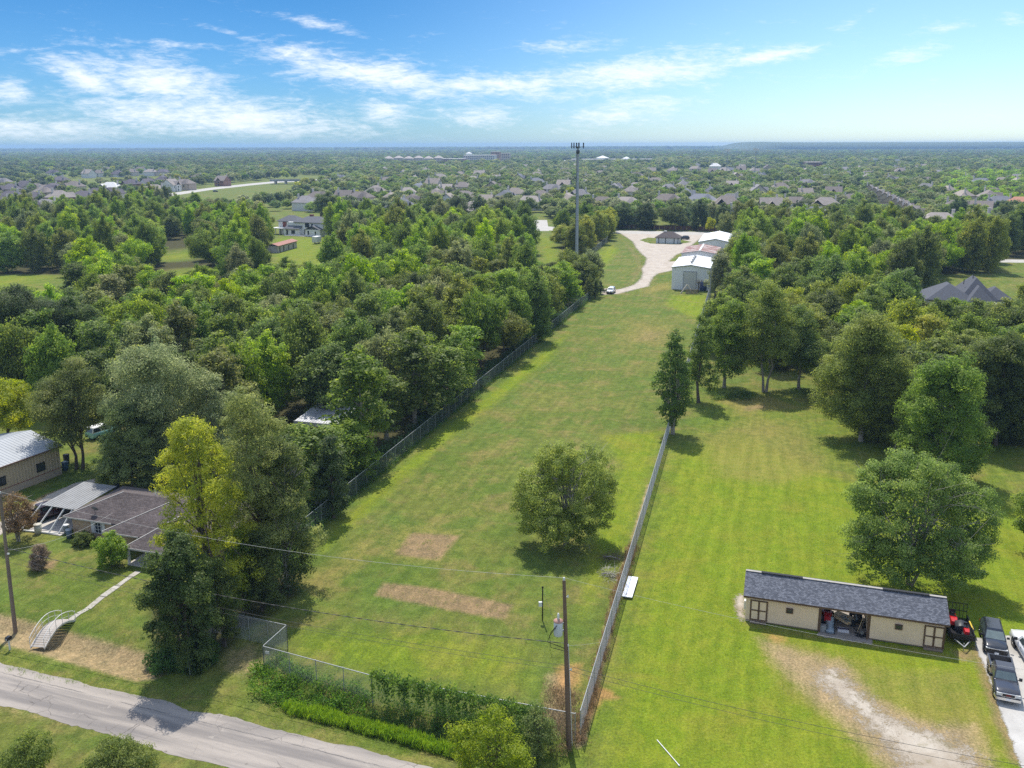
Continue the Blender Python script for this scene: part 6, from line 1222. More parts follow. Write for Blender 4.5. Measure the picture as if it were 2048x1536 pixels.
def vine(name, label, line, n, seed, z0, z1, th, col):
    rg = np.random.default_rng(seed); a, b = np.array(line[0]), np.array(line[1]); t_ = rg.random(n); d = (b - a) / np.hypot(*(b - a)); nn = np.array([-d[1], d[0]]); lump = .5 + .5 * np.sin(t_ * 37 + 1) * np.sin(t_ * 91)
    z = z0 + (z1 - z0) * rg.random(n) ** .55; hang = z < z1 - .5; keep = ~hang | (rg.random(n) < .10 + .5 * (np.sin(t_ * 61 + 2) + np.sin(t_ * 143 + z) > -.1)); p = a + d * (t_ * np.hypot(*(b - a)))[:, None] + nn * rg.normal(0, th, n)[:, None] * (1 + lump[:, None] * (z > z1 - .5)[:, None]); pos = np.column_stack([p, z + (lump * .35 + rg.normal(0, .10, n)) * (z > z1 - .5)])[keep]; nrm = rg.normal(size=pos.shape); nrm[:, 2] += .5; nrm[:, :2] -= nn * .6
    me = leaf_mesh(name, pos, nrm, .20 * rg.uniform(.6, 1.4, len(pos)), np.clip(.5 + .25 * np.sin(t_[keep] * 53) + rg.normal(0, .15, len(pos)), 0, 1), rg); o = link(name, me); o.color = tuple(col) + (1,); return tag(o, label, 'vine', kind='stuff')
vine('fence_vine', 'creeper hanging thickly over the front fence top rail', vl, 11500, 3, -.1, 2.42, .17, (0.105, 0.175, 0.036))
cover('rear_lawn_brush', 'low weeds under the twin pale trunks on the right lawn', in_poly([(1415, 792), (1500, 785), (1510, 800), (1430, 802)], 40, 12), .7, .8, .24, 40, (0.105, 0.165, 0.035), 12)
cover('hedge_undergrowth', 'dark brush under the wood edge by the far mast fence', along_line([(1075, 545), (1110, 560), (1150, 575), (1185, 590)], 60, 2.0, 13), 1.6, 2.6, .42, 40, (0.083, 0.128, 0.036), 13)
# sparse uneven tufts on the lawns
tp = np.vstack([in_poly([(640, 1120), (900, 900), (1300, 890), (1170, 1420), (560, 1330)], 2600, 21), in_poly([(1200, 1480), (1330, 920), (1650, 980), (1700, 1200), (1480, 1300), (1650, 1536)], 2400, 22), in_poly([(20, 1150), (260, 1130), (290, 1290), (60, 1230)], 500, 23), in_poly([(0, 1340), (400, 1420), (860, 1525), (900, 1500), (440, 1390), (0, 1300)], 700, 24)])
cover('grass_tufts', 'scattered longer grass tufts over the lawns', tp, .28, .10, .16, 9, (0.173, 0.262, 0.034), 24, aspect=.12, blade=True, cat='grass')
# =================================================================== VEHICLES
paints = {}
def paint_m(nm, c): return pmat('paint_' + nm, c, .22, .03, .5, coat=.6, spec=.5)
chrome = pmat('chrome', (.62, .62, .62), .18, 0, metal=.9); tyre_m = pmat('tyre_rubber', (.018, .018, .018), .85, 0); lamp_m = pmat('lamp_lens', (.55, .56, .55), .12, 0, spec=.8); tail_m = pmat('tail_lens', (.35, .015, .012), .2, 0); plate_m = pmat('plate_white', (.75, .76, .78), .5, 0); carglass = pmat('car_glass', (.045, .06, .062), .06, 0, spec=.9); dash = pmat('windscreen_tint', (.13, .165, .155), .07, .2, 2, spec=.9)
def wheel(parent, x, y, r_=.39, wd=.26, sgn=1):
    mb = MB(); mb.lathe([(r_ * .62, -wd / 2), (r_ * .92, -wd / 2), (r_, -wd * .32), (r_, wd * .32), (r_ * .92, wd / 2), (r_ * .62, wd / 2)], (x, y, r_), 18, axis='Y'); o = mb.build('wheel', tyre_m, parent)
    m2 = MB(); yo = y + sgn * wd * .38; m2.lathe([(0, 0), (r_ * .2, 0), (r_ * .62, -.02 * sgn), (r_ * .64, -.10 * sgn)], (x, yo, r_), 14, axis='Y')
    for k in range(5): a = 2 * math.pi * k / 5; m2.bar((x + .05 * math.cos(a), yo + sgn * .015, r_ + .05 * math.sin(a)), (x + r_ * .55 * math.cos(a), yo + sgn * .015, r_ + r_ * .55 * math.sin(a)), .06, .04)
    m2.build('rim', chrome, o); return o
def ring(x, hw_, z0, z1, tuck=.08, n=3, crown=.04):
    """rounded body cross-section at station x"""
    b = min(.16, hw_ * .2); zs = z1 - z0
    half = [(0, z0), (hw_ - tuck - b * .4, z0), (hw_ - tuck * .5, z0 + zs * .12), (hw_, z0 + zs * .45), (hw_ - .015, z0 + zs * .72), (hw_ - b * .55, z1 - b * .22), (hw_ - b * 1.35, z1), (0, z1 + crown)]
    return [(x, y, z) for y, z in half] + [(x, -y, z) for y, z in reversed(half[1:-1])]
def greenhouse(mb, x0, x1, x2, x3, wb, wt, zb, zt):
    """x0 rear base, x1 rear top, x2 front top, x3 front base"""
    B_ = [(x0, -wb, zb), (x3, -wb, zb), (x3, wb, zb), (x0, wb, zb)]; M_ = [(x1 - .06, -wt - .05, zt - .10), (x2 + .12, -wt - .05, zt - .10), (x2 + .12, wt + .05, zt - .10), (x1 - .06, wt + .05, zt - .10)]; T_ = [(x1 + .05, -wt + .06, zt), (x2 - .05, -wt + .06, zt), (x2 - .05, wt - .06, zt), (x1 + .05, wt - .06, zt)]
    mb.loft([B_, M_, T_], smooth=False)
def quad_glass(parent, pts, mat, name, out, off=.012):
    n = Vector(out).normalized() * off; mb = MB(); top = [Vector(p) + n for p in pts]; bot = [Vector(p) - n for p in pts]; mb.add(top + bot, [(0, 1, 2, 3), (0, 4, 5, 1), (1, 5, 6, 2), (2, 6, 7, 3), (3, 7, 4, 0)]); return fix_normals(mb.build(name, mat, parent))
def lerp3(a, b, t_): return tuple(a[i] + (b[i] - a[i]) * t_ for i in range(3))
def inset(q, a, b): # bilinear inset, q = 4 corners
    f = lambda u, v: lerp3(lerp3(q[0], q[1], u), lerp3(q[3], q[2], u), v); return [f(a, b), f(1 - a, b), f(1 - a, 1 - b), f(a, 1 - b)]
def cab_glass(e, x0, x1, x2, x3, wb, wt, zb, zt, splits):
    zt_ = zt - .10; xr, xf = x1 - .06, x2 + .12; wt_ = wt + .05
    quad_glass(e, inset([(x3, -wb, zb), (x3, wb, zb), (xf, wt_, zt_), (xf, -wt_, zt_)], .05, .07), dash, 'windshield', (1, 0, .8)); quad_glass(e, inset([(x0, wb, zb), (x0, -wb, zb), (xr, -wt_, zt_), (xr, wt_, zt_)], .08, .14), carglass, 'rear_window', (-1, 0, .5))
    for s_ in (-1, 1):
        q = [(x0, s_ * wb, zb), (x3, s_ * wb, zb), (xf, s_ * wt_, zt_), (xr, s_ * wt_, zt_)]; f = lambda u, v: lerp3(lerp3(q[0], q[1], u), lerp3(q[3], q[2], u), v)
        for a, b in splits: quad_glass(e, [f(a, .12), f(b, .12), f(b - .02, .90), f(a, .90)], carglass, 'side_window', (0, s_, .3))
def arches(body, xs_, hw_, r_=.47):
    mb = MB()
    for x in xs_:
        for s_ in (-1, 1): mb.lathe([(0, -.09), (r_, -.09), (r_, .09), (0, .09)], (x, s_ * (hw_ - .075), .42), 18, axis='Y')
    mb.build('wheel_arch', black, body)
def pickup(loc, rz, paint, label, old=True, bumper=chrome, crew=.0):
    e = empty('pickup_truck', loc, rz, label, 'pickup'); hw_ = .99; zb, zh = .42, 1.12; b = MB(); cr = crew
    b.loft([ring(2.86, .84, .5, .95, crown=.02), ring(2.74, .95, .45, 1.05), ring(2.2, hw_, .42, 1.12), ring(1.2, hw_, .42, 1.17), ring(.95, hw_, .40, 1.19), ring(-1.0 - cr, hw_, .40, 1.19)], smooth=True); body = fix_normals(b.build('body', paint, e))
    x0 = -.95 - cr
    bd = MB(); L0, L1 = -2.85 - cr * .2, x0 - .02
    for s_ in (-1, 1): bd.box(((L0 + L1) / 2, s_ * .93, .86), (L1 - L0, .10, .74)); bd.box(((L0 + L1) / 2, s_ * .905, 1.235), (L1 - L0, .14, .03))
    bd.box((L0 + .04, 0, .86), (.08, 1.78, .74)); bd.box((L1 - .04, 0, .86), (.08, 1.78, .74)); bed = bd.build('truck_bed', paint, e); lin = MB(); lin.box(((L0 + L1) / 2, 0, .62), (L1 - L0 - .18, 1.74, .06))
    for s_ in (-1, 1): lin.box(((L0 + L1) / 2 - .1, s_ * .80, .74), (.9, .16, .2))
    lin.build('bed_floor', pmat('bed_grey', (.22, .225, .23), .7, .1, 2), bed)
    gp = (x0, x0 + .12, .48, 1.06, .90, .70, 1.17, 1.86); g_ = MB(); greenhouse(g_, *gp); fix_normals(g_.build('cab', paint, e)); cab_glass(e, *gp, ((.06, .46), (.50, .88)))
    for x, r0 in ((1.78, 1), (-1.85 - cr * .2, 1)):
        for s_ in (-1, 1): wheel(e, x, s_ * .86, .39, .27, s_)
    arches(body, (1.78,), hw_); m2 = MB()
    for s_ in (-1, 1): m2.lathe([(0, -.03), (.46, -.03), (.46, .03), (0, .03)], (-1.85 - cr * .2, s_ * .965, .42), 18, axis='Y')
    m2.build('wheel_arch', black, bed)
    bp = MB(); bp.loft([[(2.82 + dx, y, z) for y, z in ((-.93, .42), (.93, .42), (.93, .66), (-.93, .66))] for dx in (0, .14, .18)], smooth=False); bp.bar((2.9, -.9, .54), (2.45, -1.0, .54), .06, .24); bp.bar((2.9, .9, .54), (2.45, 1.0, .54), .06, .24); bp.build('front_bumper', bumper, e); rb = MB(); rb.box((L0 - .08, 0, .55), (.16, 1.86, .2)); rb.build('rear_bumper', bumper, e)
    gr = MB(); gr.box((2.875, 0, .86), (.07, 1.02, .30)); gro = gr.build('grille', chrome, e); gi_ = MB(); gi_.box((2.905, 0, .86), (.04, .92, .22)); gi_.build('grille_mesh', black, gro)
    if old:
        cu = bpy.data.curves.new('badge', 'FONT'); cu.body = 'GMC'; cu.size = .17; cu.extrude = .006; cu.align_x = 'CENTER'; cu.align_y = 'CENTER'; to = bpy.data.objects.new('badge_text', cu); COL.objects.link(to); bpy.context.view_layer.update(); bme = bpy.data.meshes.new_from_object(to.evaluated_get(bpy.context.evaluated_depsgraph_get())); bpy.data.objects.remove(to); bme.materials.clear(); bme.materials.append(pmat('badge_red', (.45, .02, .02), .4, 0)); bo = link('badge', bme); bo.parent = gro; bo.location = (2.932, 0, .86); bo.rotation_euler = (R(90), 0, R(90))
    for s_ in (-1, 1):
        fbox('headlight', e, lamp_m, (2.83, s_ * .70, .87), (.12, .36, .24)); fbox('tail_light', e, tail_m, (L0 + .02, s_ * .88, .95), (.10, .16, .40)); mr = MB(); mr.box((.82, s_ * 1.13, 1.30), (.12, .24, .24)); mr.bar((.84, s_ * .92, 1.22), (.84, s_ * 1.05, 1.25), .05); mr.build('side_mirror', black, e)
        hd = MB(); hd.box((-.05, s_ * .995, 1.0), (.2, .03, .05)); hd.build('door_handle', black, e)
    fbox('license_plate', e, plate_m, (3.01, 0, .55), (.02, .32, .16))
    return e
def suv(loc, rz, paint, label):
    e = empty('parked_suv', loc, rz, label, 'suv'); hw_ = .97; b = MB()
    b.loft([ring(2.42, .62, .42, .78, crown=.02), ring(2.34, .82, .36, .90), ring(2.05, .93, .33, 1.02), ring(1.3, hw_, .30, 1.10), ring(.9, hw_, .28, 1.14), ring(-1.7, hw_, .28, 1.18), ring(-2.2, .93, .32, 1.16), ring(-2.40, .84, .40, 1.02)], smooth=True); body = fix_normals(b.build('body', paint, e))
    gp = (-2.28, -1.85, .25, 1.18, .90, .66, 1.12, 1.74); g_ = MB(); greenhouse(g_, *gp); fix_normals(g_.build('cabin', paint, e)); cab_glass(e, *gp, ((.05, .28), (.31, .58), (.61, .88)))
    for x in (1.45, -1.40):
        for s_ in (-1, 1): wheel(e, x, s_ * .85, .37, .25, s_)
    arches(body, (1.45, -1.40), hw_, .45); rr_ = MB()
    for s_ in (-1, 1): rr_.tube([(-1.5, s_ * .6, 1.74), (-1.45, s_ * .6, 1.80), (.0, s_ * .6, 1.80), (.06, s_ * .6, 1.74)], .02, 6)
    rr_.build('roof_rail', black, e); fbox('grille', e, black, (2.40, 0, .72), (.10, 1.2, .22)); fbox('chrome_bar', e, chrome, (2.41, 0, .86), (.08, 1.35, .04)); fbox('front_bumper', e, black, (2.38, 0, .45), (.16, 1.66, .22)); fbox('license_plate', e, plate_m, (2.475, .0, .50), (.02, .34, .18))
    for s_ in (-1, 1):
        fbox('headlight', e, lamp_m, (2.26, s_ * .70, .84), (.20, .34, .09)); fbox('tail_light', e, tail_m, (-2.32, s_ * .78, 1.0), (.12, .26, .2)); mr = MB(); mr.box((.72, s_ * 1.08, 1.22), (.12, .22, .17)); mr.bar((.74, s_ * .9, 1.16), (.74, s_ * 1.02, 1.18), .04); mr.build('side_mirror', black, e)
    return e
navy = paint_m('black_blue', (.016, .019, .027)); charc = paint_m('dark_charcoal', (.030, .032, .042)); whp = paint_m('white', (.72, .73, .74)); maroon = paint_m('dark_maroon', (.035, .010, .012))
def face(rear, front): d = front - rear; return math.atan2(d.y, d.x)
def park(o, front, rz, ln, sc): o.scale = (sc,) * 3; o.rotation_euler = (0, 0, rz); o.location = front - Vector((math.cos(rz), math.sin(rz), 0)) * ln * sc; o.location.z = .008
v0, v1 = G(1983, 1370), G(1992, 1409); VRZ = face(v0, v1)
park(pickup((0, 0, 0), 0, charc, 'dark charcoal pickup with chrome bumper and grille, nearest on the gravel drive', True), G(2015, 1411), VRZ, 2.95, .92)
park(suv((0, 0, 0), 0, navy, 'black suv parked behind the charcoal pickup beside the utility trailer'), G(1992, 1317), VRZ, 2.45, .93)
wf, wr = G(2034, 1281), G(2082, 1360); pickup((wf + wr) / 2 + Vector((.3, 0, .008)), face(wr, wf), whp, 'white pickup cut off by the right edge of the picture', False, chrome, .5)
pickup(G(95, 1036) + Vector((0, 0, .008)), R(53), maroon, 'dark maroon pickup parked beside the collapsed carport', False, chrome)
# jeep like white car far off
jl = G(1222, 586); suv(jl, R(-108), whp, 'small white car facing the camera at the far end of the field')
rvx = empty('camper', G(1130, 572), R(-20), 'white camper half hidden in the trees left of the mast hedge', 'camper'); mb = MB(); mb.loft([[(x, y, z) for y, z in ((-1.2, .6), (1.2, .6), (1.2, 2.9), (.9, 3.1), (-.9, 3.1), (-1.2, 2.9))] for x in (-3.4, 3.2)], smooth=False); mb.build('body', whitep, rvx)
for x in (-2, 0, 1.8): fbox('window', rvx, glass, (x, -1.21, 2.0), (1.0, .04, .6))
for s_ in (-1, 1): wheel(rvx, -.5, s_ * 1.05, .4, .25, s_)
# school bus
bl = G(4, 433); bu = empty('school_bus', bl, R(4), 'yellow school bus at the left edge on the highway junction', 'bus'); yel = pmat('bus_yellow', (.62, .27, .02), .45, .04)
mb = MB(); mb.loft([[(x, y, z) for y, z in ((-1.2, .7), (1.2, .7), (1.2, 2.6), (.85, 3.05), (-.85, 3.05), (-1.2, 2.6))] for x in (-5.8, 4.2)], smooth=False); mb.loft([[(x, y, z) for y, z in ((-1.0, .7), (1.0, .7), (1.0, 1.7), (-1.0, 1.7))] for x in (4.2, 5.8)], smooth=False); mb.build('body', yel, bu)
for i in range(9): fbox('window', bu, glass, (-5.0 + i * 1.0, -1.21, 2.2), (.8, .04, .6))
fbox('windshield', bu, glass, (4.22, 0, 2.2), (.05, 2.0, .8)); fbox('rub_rail', bu, black, (-.8, -1.22, 1.5), (9.8, .05, .12)); fbox('roof', bu, pmat('bus_roof', (.70, .62, .45), .5), (-.8, 0, 3.07), (9.6, 1.6, .06))
for x in (3.6, -3.6):
    for s_ in (-1, 1): wheel(bu, x, s_ * 1.0, .5, .3, s_)
for k, (x, y, nm, m_, lb) in enumerate(((248, 407, 'white', whp, 'white car on the highway just right of the junction'), (431, 384, 'black', navy, 'dark car in the middle of the highway'), (285, 401, 'white', whp, 'white car on the highway left of the dark one'))): suv(G(x, y), R(48), m_, lb)
suv(G(1368, 479), R(180), charc, 'dark car parked right of the small office hut')
# utility trailer with red mowers behind the shed end
tq0, tq1 = G(1924, 1294), G(1908, 1245); TRZ = face(tq1, tq0); ut = empty('utility_trailer', (tq0 + tq1) / 2, TRZ, 'black utility trailer with raised mesh ramp beside the shed', 'trailer'); TLn = 3.6
mb = MB(); mb.box((0, 0, .55), (TLn, 1.9, .08)); mb.build('bed', black, ut)
mb = MB()
for s_ in (-1, 1): mb.box((0, s_ * .95, .80), (TLn, .05, .40)); mb.box((0, s_ * .95, 1.02), (TLn, .07, .06))
mb.box((TLn / 2, 0, .80), (.05, 1.9, .45)); mb.build('side_panel', black, ut)
mb = MB()
for k in range(7): y = -.9 + k * .3; mb.bar((-TLn / 2, y, .6), (-TLn / 2 - .25, y, 1.95), .04)
for z in (.65, 1.3, 1.95): f = (z - .6) / 1.35; mb.bar((-TLn / 2 - .25 * f, -.92, z), (-TLn / 2 - .25 * f, .92, z), .05)
mb.build('ramp_gate', black, ut); mb = MB(); mb.bar((TLn / 2, -.6, .5), (TLn / 2 + 1.1, 0, .48), .08); mb.bar((TLn / 2, .6, .5), (TLn / 2 + 1.1, 0, .48), .08); mb.tube([(TLn / 2 + .85, 0, 0), (TLn / 2 + .85, 0, .7)], .035, 6); mb.build('tongue', galv, ut)
for s_ in (-1, 1): wheel(ut, -.2, s_ * 1.12, .34, .2, s_); fbox('fender', ut, black, (-.2, s_ * 1.12, .74), (.9, .26, .05))
TMX = Matrix.Translation((tq0 + tq1) / 2) @ Matrix.Rotation(TRZ, 4, 'Z')
redp = pmat('mower_red', (.50, .018, .022), .35, .05)
def machine(nm, label, loc, rz, cat, sc=1.0):
    e = empty(nm, loc, rz, label, cat); e.scale = (sc,) * 3; mb = MB(); mb.loft([[(x, y * w_, z) for y, z in ((-.3, .35), (.3, .35), (.28, h), (-.28, h))] for x, w_, h in ((.15, 1, .82), (.55, 1, .88), (.95, .8, .74))], smooth=False); mb.build('hood', redp, e)
    mb = MB(); mb.box((-.4, 0, .5), (.8, .7, .3)); mb.build('rear_body', redp, e); mb = MB(); mb.box((-.30, 0, .72), (.45, .45, .14)); mb.box((-.52, 0, .95), (.12, .45, .45)); mb.build('seat', black, e); mb = MB(); mb.tube([(.15, 0, .8), (-.05, 0, 1.1)], .03, 6); mb.lathe([(.15, 0), (.19, .03), (.15, .05)], (-.05, 0, 1.1), 12); mb.build('steering_wheel', black, e); fbox('deck', e, black, (.2, 0, .24), (.8, 1.0, .16))
    for x, r_ in ((.72, .2), (-.42, .27)):
        for s_ in (-1, 1): wheel(e, x, s_ * .42, r_, .18, s_)
    return e
machine('ride_on_mower', 'red ride-on mower at the left of the utility trailer', TMX @ Vector((-.7, -.42, .6)), TRZ, 'mower', .95)
machine('ride_on_mower', 'smaller red mower at the right front of the trailer bed', TMX @ Vector((.75, .42, .6)), TRZ, 'mower', .7)
mb = MB(); mb.loft([[(x, y, z) for y, z in ((-.45, .6), (.45, .6), (.5, .6 + h), (0, .75 + h), (-.5, .6 + h))] for x, h in ((-.5, .25), (0, .75), (.6, .5))]); o = mb.build('black_tarp', pmat('tarp_black', (.03, .032, .04), .5), None); o.matrix_world = TMX @ Matrix.Translation((.1, .1, 0)); tag(o, 'black tarpaulin bundle between the red mowers on the trailer', 'tarp')
mb = MB(); mb.bar((-.6, .9, 1.1), (.6, 1.0, 1.0), .10, .06); o = mb.build('yellow_board', pmat('yellow_paint', (.65, .45, .03), .6), None); o.matrix_world = TMX; tag(o, 'yellow plank lying along the right side rail of the trailer', 'plank')
# ------------------------------------------------------------------ clutter in the open bay of the shed
machine('garden_tractor', 'dark red garden tractor in the left of the shed bay', SW(b0 + .75, 2.4), SRZ - R(90), 'tractor', 1.15)
tb = empty('plastic_sled', SW(b0 + .95, .55), SRZ, 'pale blue curved plastic tub standing before the red tractor', 'tub'); mb = MB(); mb.loft([[(x, v, .12 + .55 * (max(0, v) / 1.2) ** 1.6 + h) for x, h in ((-.33, .12), (-.28, 0), (.28, 0), (.33, .12))] for v in (-.7, -.3, .2, .7, 1.1)], caps=False); mb.build('tray', pmat('pale_blue_plastic', (.50, .60, .68), .4), tb); mb = MB()
for s_ in (-.38, .38): mb.bar((s_, -.7, .15), (s_, 1.0, .5), .05)
mb.build('handle', black, tb)
cb = empty('storage_crate', SW(b0 + .35, .3), SRZ, 'small weathered grey crate at the left post of the shed bay', 'crate'); fbox('box', cb, pmat('grey_plastic', (.30, .30, .30), .7), (0, 0, .25), (.5, .45, .5)); fbox('lid', cb, pmat('grey_lid', (.38, .38, .38), .7), (0, 0, .52), (.54, .49, .05))
ply = pmat('plywood', (.80, .62, .38), .7, .1, 2)
lp = empty('lumber_stack', SW(b0 + 2.1, 2.5), SRZ + R(-38), 'stack of pale plywood sheets lying in the shed bay', 'lumber')
for k in range(4): fbox('sheet', lp, ply, (.03 * k, .02 * k, .30 + k * .05), (1.9, 1.1, .045), rz=R(k * 3 - 4))
for s_ in (-.6, .6): fbox('support', lp, wood, (s_, 0, .14), (.1, .9, .27))
lb2 = empty('leaning_board', SW(b0 + 3.1, 2.2), SRZ + R(15), 'tan board lying beside the plywood stack', 'board'); fbox('plank', lb2, pmat('tan_wood', (.45, .29, .12), .8, .1), (0, 0, .22), (1.3, .6, .06)); fbox('batten', lb2, wood, (0, 0, .1), (.9, .1, .18))
gb = empty('ladder', SW(b0 + 2.25, 1.95, .52), SRZ + R(-62), 'short grey folded ladder on the plywood stack', 'ladder')
for s_ in (-.17, .17): fbox('rail', gb, galv, (0, s_, .05), (1.15, .06, .1))
for k in range(5): fbox('rung', gb, galv, (-.48 + k * .24, 0, .06), (.05, .32, .04))
tt = empty('tote_box', SW(b0 + 2.05, .75), SRZ + R(3), 'white and dark purple striped tote box in front of the plywood', 'box'); fbox('base', tt, pmat('tote_white', (.62, .60, .62), .5), (0, 0, .12), (.95, .5, .24)); fbox('band', tt, pmat('tote_dark', (.06, .04, .08), .5), (0, 0, .15), (.97, .18, .25))
at_ = empty('quad_bike', SW(b1 - .75, 2.5), SRZ + R(-85), 'black quad bike in the right of the shed bay', 'quad bike'); mb = MB(); mb.loft([[(x, y * w_, z) for y, z in ((-.3, .5), (.3, .5), (.22, h), (-.22, h))] for x, w_, h in ((-.8, 1, .8), (-.2, .8, .95), (.3, .7, .85), (.9, 1.1, .85))]); mb.build('body', black, at_); mb = MB(); mb.tube([(.35, -.4, 1.1), (.45, 0, 1.05), (.35, .4, 1.1)], .025, 6); mb.build('handlebar', black, at_)
for x in (.65, -.6):
    for s_ in (-1, 1): wheel(at_, x, s_ * .42, .3, .24, s_)
for k, (du, dv, ln, m_, nm, lb) in enumerate(((.30, .5, 2.0, wood, 'rake', 'wooden handled rake leaning at the right post of the shed bay'), (.38, .9, 1.8, ply, 'broom', 'pale handled broom leaning beside the rake'), (.26, 1.3, 1.9, wood, 'shovel', 'brown handled shovel leaning behind the broom'))):
    e = empty(nm, SW(b1 - du, dv), SRZ, lb, nm); mb = MB(); mb.tube([(-.45, -.3 + .1 * k, .05), (.08, .1, ln)], .022, 6); mb.build('handle', m_, e); fbox('head', e, black, (-.48, -.31 + .1 * k, .06), (.35, .1, .06))
whb = empty('push_mower', SW(b1 - .45, .35), SRZ + R(40), 'small dark push mower at the mouth of the shed bay', 'mower'); fbox('deck', whb, black, (0, 0, .2), (.6, .45, .14)); fbox('engine', whb, galv, (0, 0, .36), (.26, .26, .2)); mb = MB(); mb.tube([(-.3, -.2, .25), (-.8, -.2, .9), (-.8, .2, .9), (-.3, .2, .25)], .018, 6); mb.build('handle', black, whb)
for x in (-.25, .25):
    for s_ in (-1, 1): wheel(whb, x, s_ * .25, .1, .06, s_)
mt = empty('spare_mower', SW(b1 - 1.0, 4.3), SRZ, 'white propane tank at the back of the shed bay', 'tank'); mb = MB(); mb.lathe([(0, 0), (.18, 0), (.2, .1), (.2, .5), (.12, .62), (0, .64)], n=12); mb.build('body', whitep, mt); mt.name = 'propane_tank'; mb = MB(); mb.lathe([(.09, .6), (.11, .6), (.11, .74), (.09, .74)], n=10); mb.build('collar', whitep, mt)
# =================================================================== POLES AND WIRES
polem = pmat('creosote_pole', (.19, .125, .085), .9, .2, 1.2, bump=.3); cer = pmat('porcelain', (.70, .70, .68), .3, 0)
PRb = GZ(1138, 1492); PRh = 12.9
def top_at(b, h, px): # small lean so that the top stands where it should
    best = min(np.linspace(-2.5, 2.5, 201), key=lambda q: abs(PX((b.x + q, b.y, h))[0] - px)); return Vector((b.x + best, b.y, h))
PRt = top_at(PRb, PRh, 1128); pe = empty('utility_pole', PRb, 0, 'tall brown utility pole with transformer at the field corner', 'utility pole'); rel = lambda f: (PRt - PRb) * f
mb = MB(); mb.tube([Vector((0, 0, -.5)), rel(.33), rel(.66), rel(1)], [.20, .175, .15, .12], 10); mb.build('pole', polem, pe)
tf = rel(.735) + Vector((-.50, -.12, 0)); mb = MB(); mb.lathe([(0, -.62), (.29, -.62), (.31, -.55), (.31, .45), (.30, .47)], tf, 16); tr_ = mb.build('transformer', pmat('transformer_grey', (.60, .63, .66), .45, .05), pe); mb = MB(); mb.lathe([(.335, .44), (.335, .50), (.12, .62), (0, .63)], tf, 16); mb.build('lid', pmat('rusty_lid', (.42, .24, .19), .7), tr_)
mb = MB(); mb.lathe([(.05, .60), (.10, .64), (.06, .70), (.10, .76), (.06, .82), (.10, .88), (.06, .94), (.05, 1.05), (0, 1.06)], tf, 10); mb.build('bushing', cer, tr_); mb = MB(); mb.bar(tf + Vector((.3, .05, .25)), rel(.755), .06, .12); mb.bar(tf + Vector((.3, .05, -.3)), rel(.71), .06, .12); mb.build('bracket', galv, tr_)
mb = MB(); mb.lathe([(.05, 0), (.09, .03), (.05, .07), (.10, .11), (.06, .16), (.09, .2), (0, .24)], rel(1.0), 10); mb.build('insulator', cer, pe)
for f, dx in ((.905, .22), (.62, .14), (.475, .30)):
    mb = MB(); mb.bar(rel(f), rel(f) + Vector((dx, -.05, .04)), .04); mb.lathe([(.03, -.08), (.07, -.05), (.05, .0), (.07, .05), (.03, .12)], rel(f) + Vector((dx, -.05, .06)), 8); mb.build('insulator', cer, pe)
mb = MB(); mb.tube([rel(.01) + Vector((.22, -.1, 0)), rel(.3) + Vector((.20, -.1, 0)), rel(.62) + Vector((.17, -.1, 0))], .03, 6); mb.build('conduit', pmat('pale_conduit', (.55, .55, .55), .6), pe)
mb = MB(); mb.tube([tf + Vector((-.1, -.3, .3)), tf + Vector((-.5, -.3, -.2)), tf + Vector((-.75, -.2, -1.0)), rel(.60)], .025, 5); mb.tube([tf + Vector((-.2, -.3, .1)), tf + Vector((-.62, -.3, -.5)), tf + Vector((-.5, -.1, -1.5)), rel(.585)], .022, 5); mb.build('jumper_cable', black, pe)
PLb = GZ(29, 1251); PLh = 12.6; PLt = top_at(PLb, PLh, 0); pl = empty('utility_pole', PLb, 0, 'weathered grey brown utility pole at the left edge of the front yard', 'utility pole'); rl = lambda f: (PLt - PLb) * f
mb = MB(); mb.tube([Vector((0, 0, -.5)), rl(.33), rl(.66), rl(1)], [.19, .165, .14, .12], 10); mb.build('pole', pmat('grey_pole', (.22, .17, .135), .9, .2, 1.2, bump=.3), pl)
mb = MB(); mb.lathe([(.05, 0), (.09, .03), (.05, .07), (.10, .11), (.06, .16), (.09, .2), (0, .24)], rl(1.0), 10); mb.build('insulator', cer, pl); fbox('tag_plate', pl, whitep, rl(.58) + Vector((.22, -.12, 0)), (.22, .05, .14))
wire_m = pmat('wire_dark', (.045, .045, .045), .6, 0); wire_p = pmat('wire_pale', (.42, .42, .40), .5, 0)
def wire(a, b, sag, label, r_=.014, m_=None, twist=False, name='power_line'):
    a, b = Vector(a), Vector(b); n = 28; mb = MB(); pts = [a.lerp(b, i / n) - Vector((0, 0, sag * 4 * (i / n) * (1 - i / n))) for i in range(n + 1)]; mb.tube(pts, r_, 4, cap=False)
    if twist:
        for ph in (0, math.pi): mb.tube([a.lerp(b, i / 160) - Vector((0, 0, sag * 4 * (i / 160) * (1 - i / 160))) + Vector((0, math.cos(i * 1.1 + ph), math.sin(i * 1.1 + ph))) * r_ * 1.5 for i in range(161)], r_ * .8, 3, cap=False)
    o = mb.build(name, m_ or wire_m, None); return tag(o, label, 'power line')
PRw = lambda f, dx=0.0: PRb + rel(f) + Vector((dx, 0, 0)); PLw = lambda f, dx=0.0: PLb + rl(f) + Vector((dx, 0, 0)); dirp = (PRt - PLt); dirp.z = 0; RX = PRt + dirp * .9; RX.z = 0
wire(PLw(1.0) + Vector((0, 0, .2)), PRw(1.0) + Vector((0, 0, .2)), 1.3, 'topmost thin power line between the two poles', .010, wire_p)
wire(PRw(1.0) + Vector((0, 0, .2)), RX + Vector((0, 0, 13.0)), 1.2, 'topmost power line leaving the transformer pole to the right', .007, wire_p)
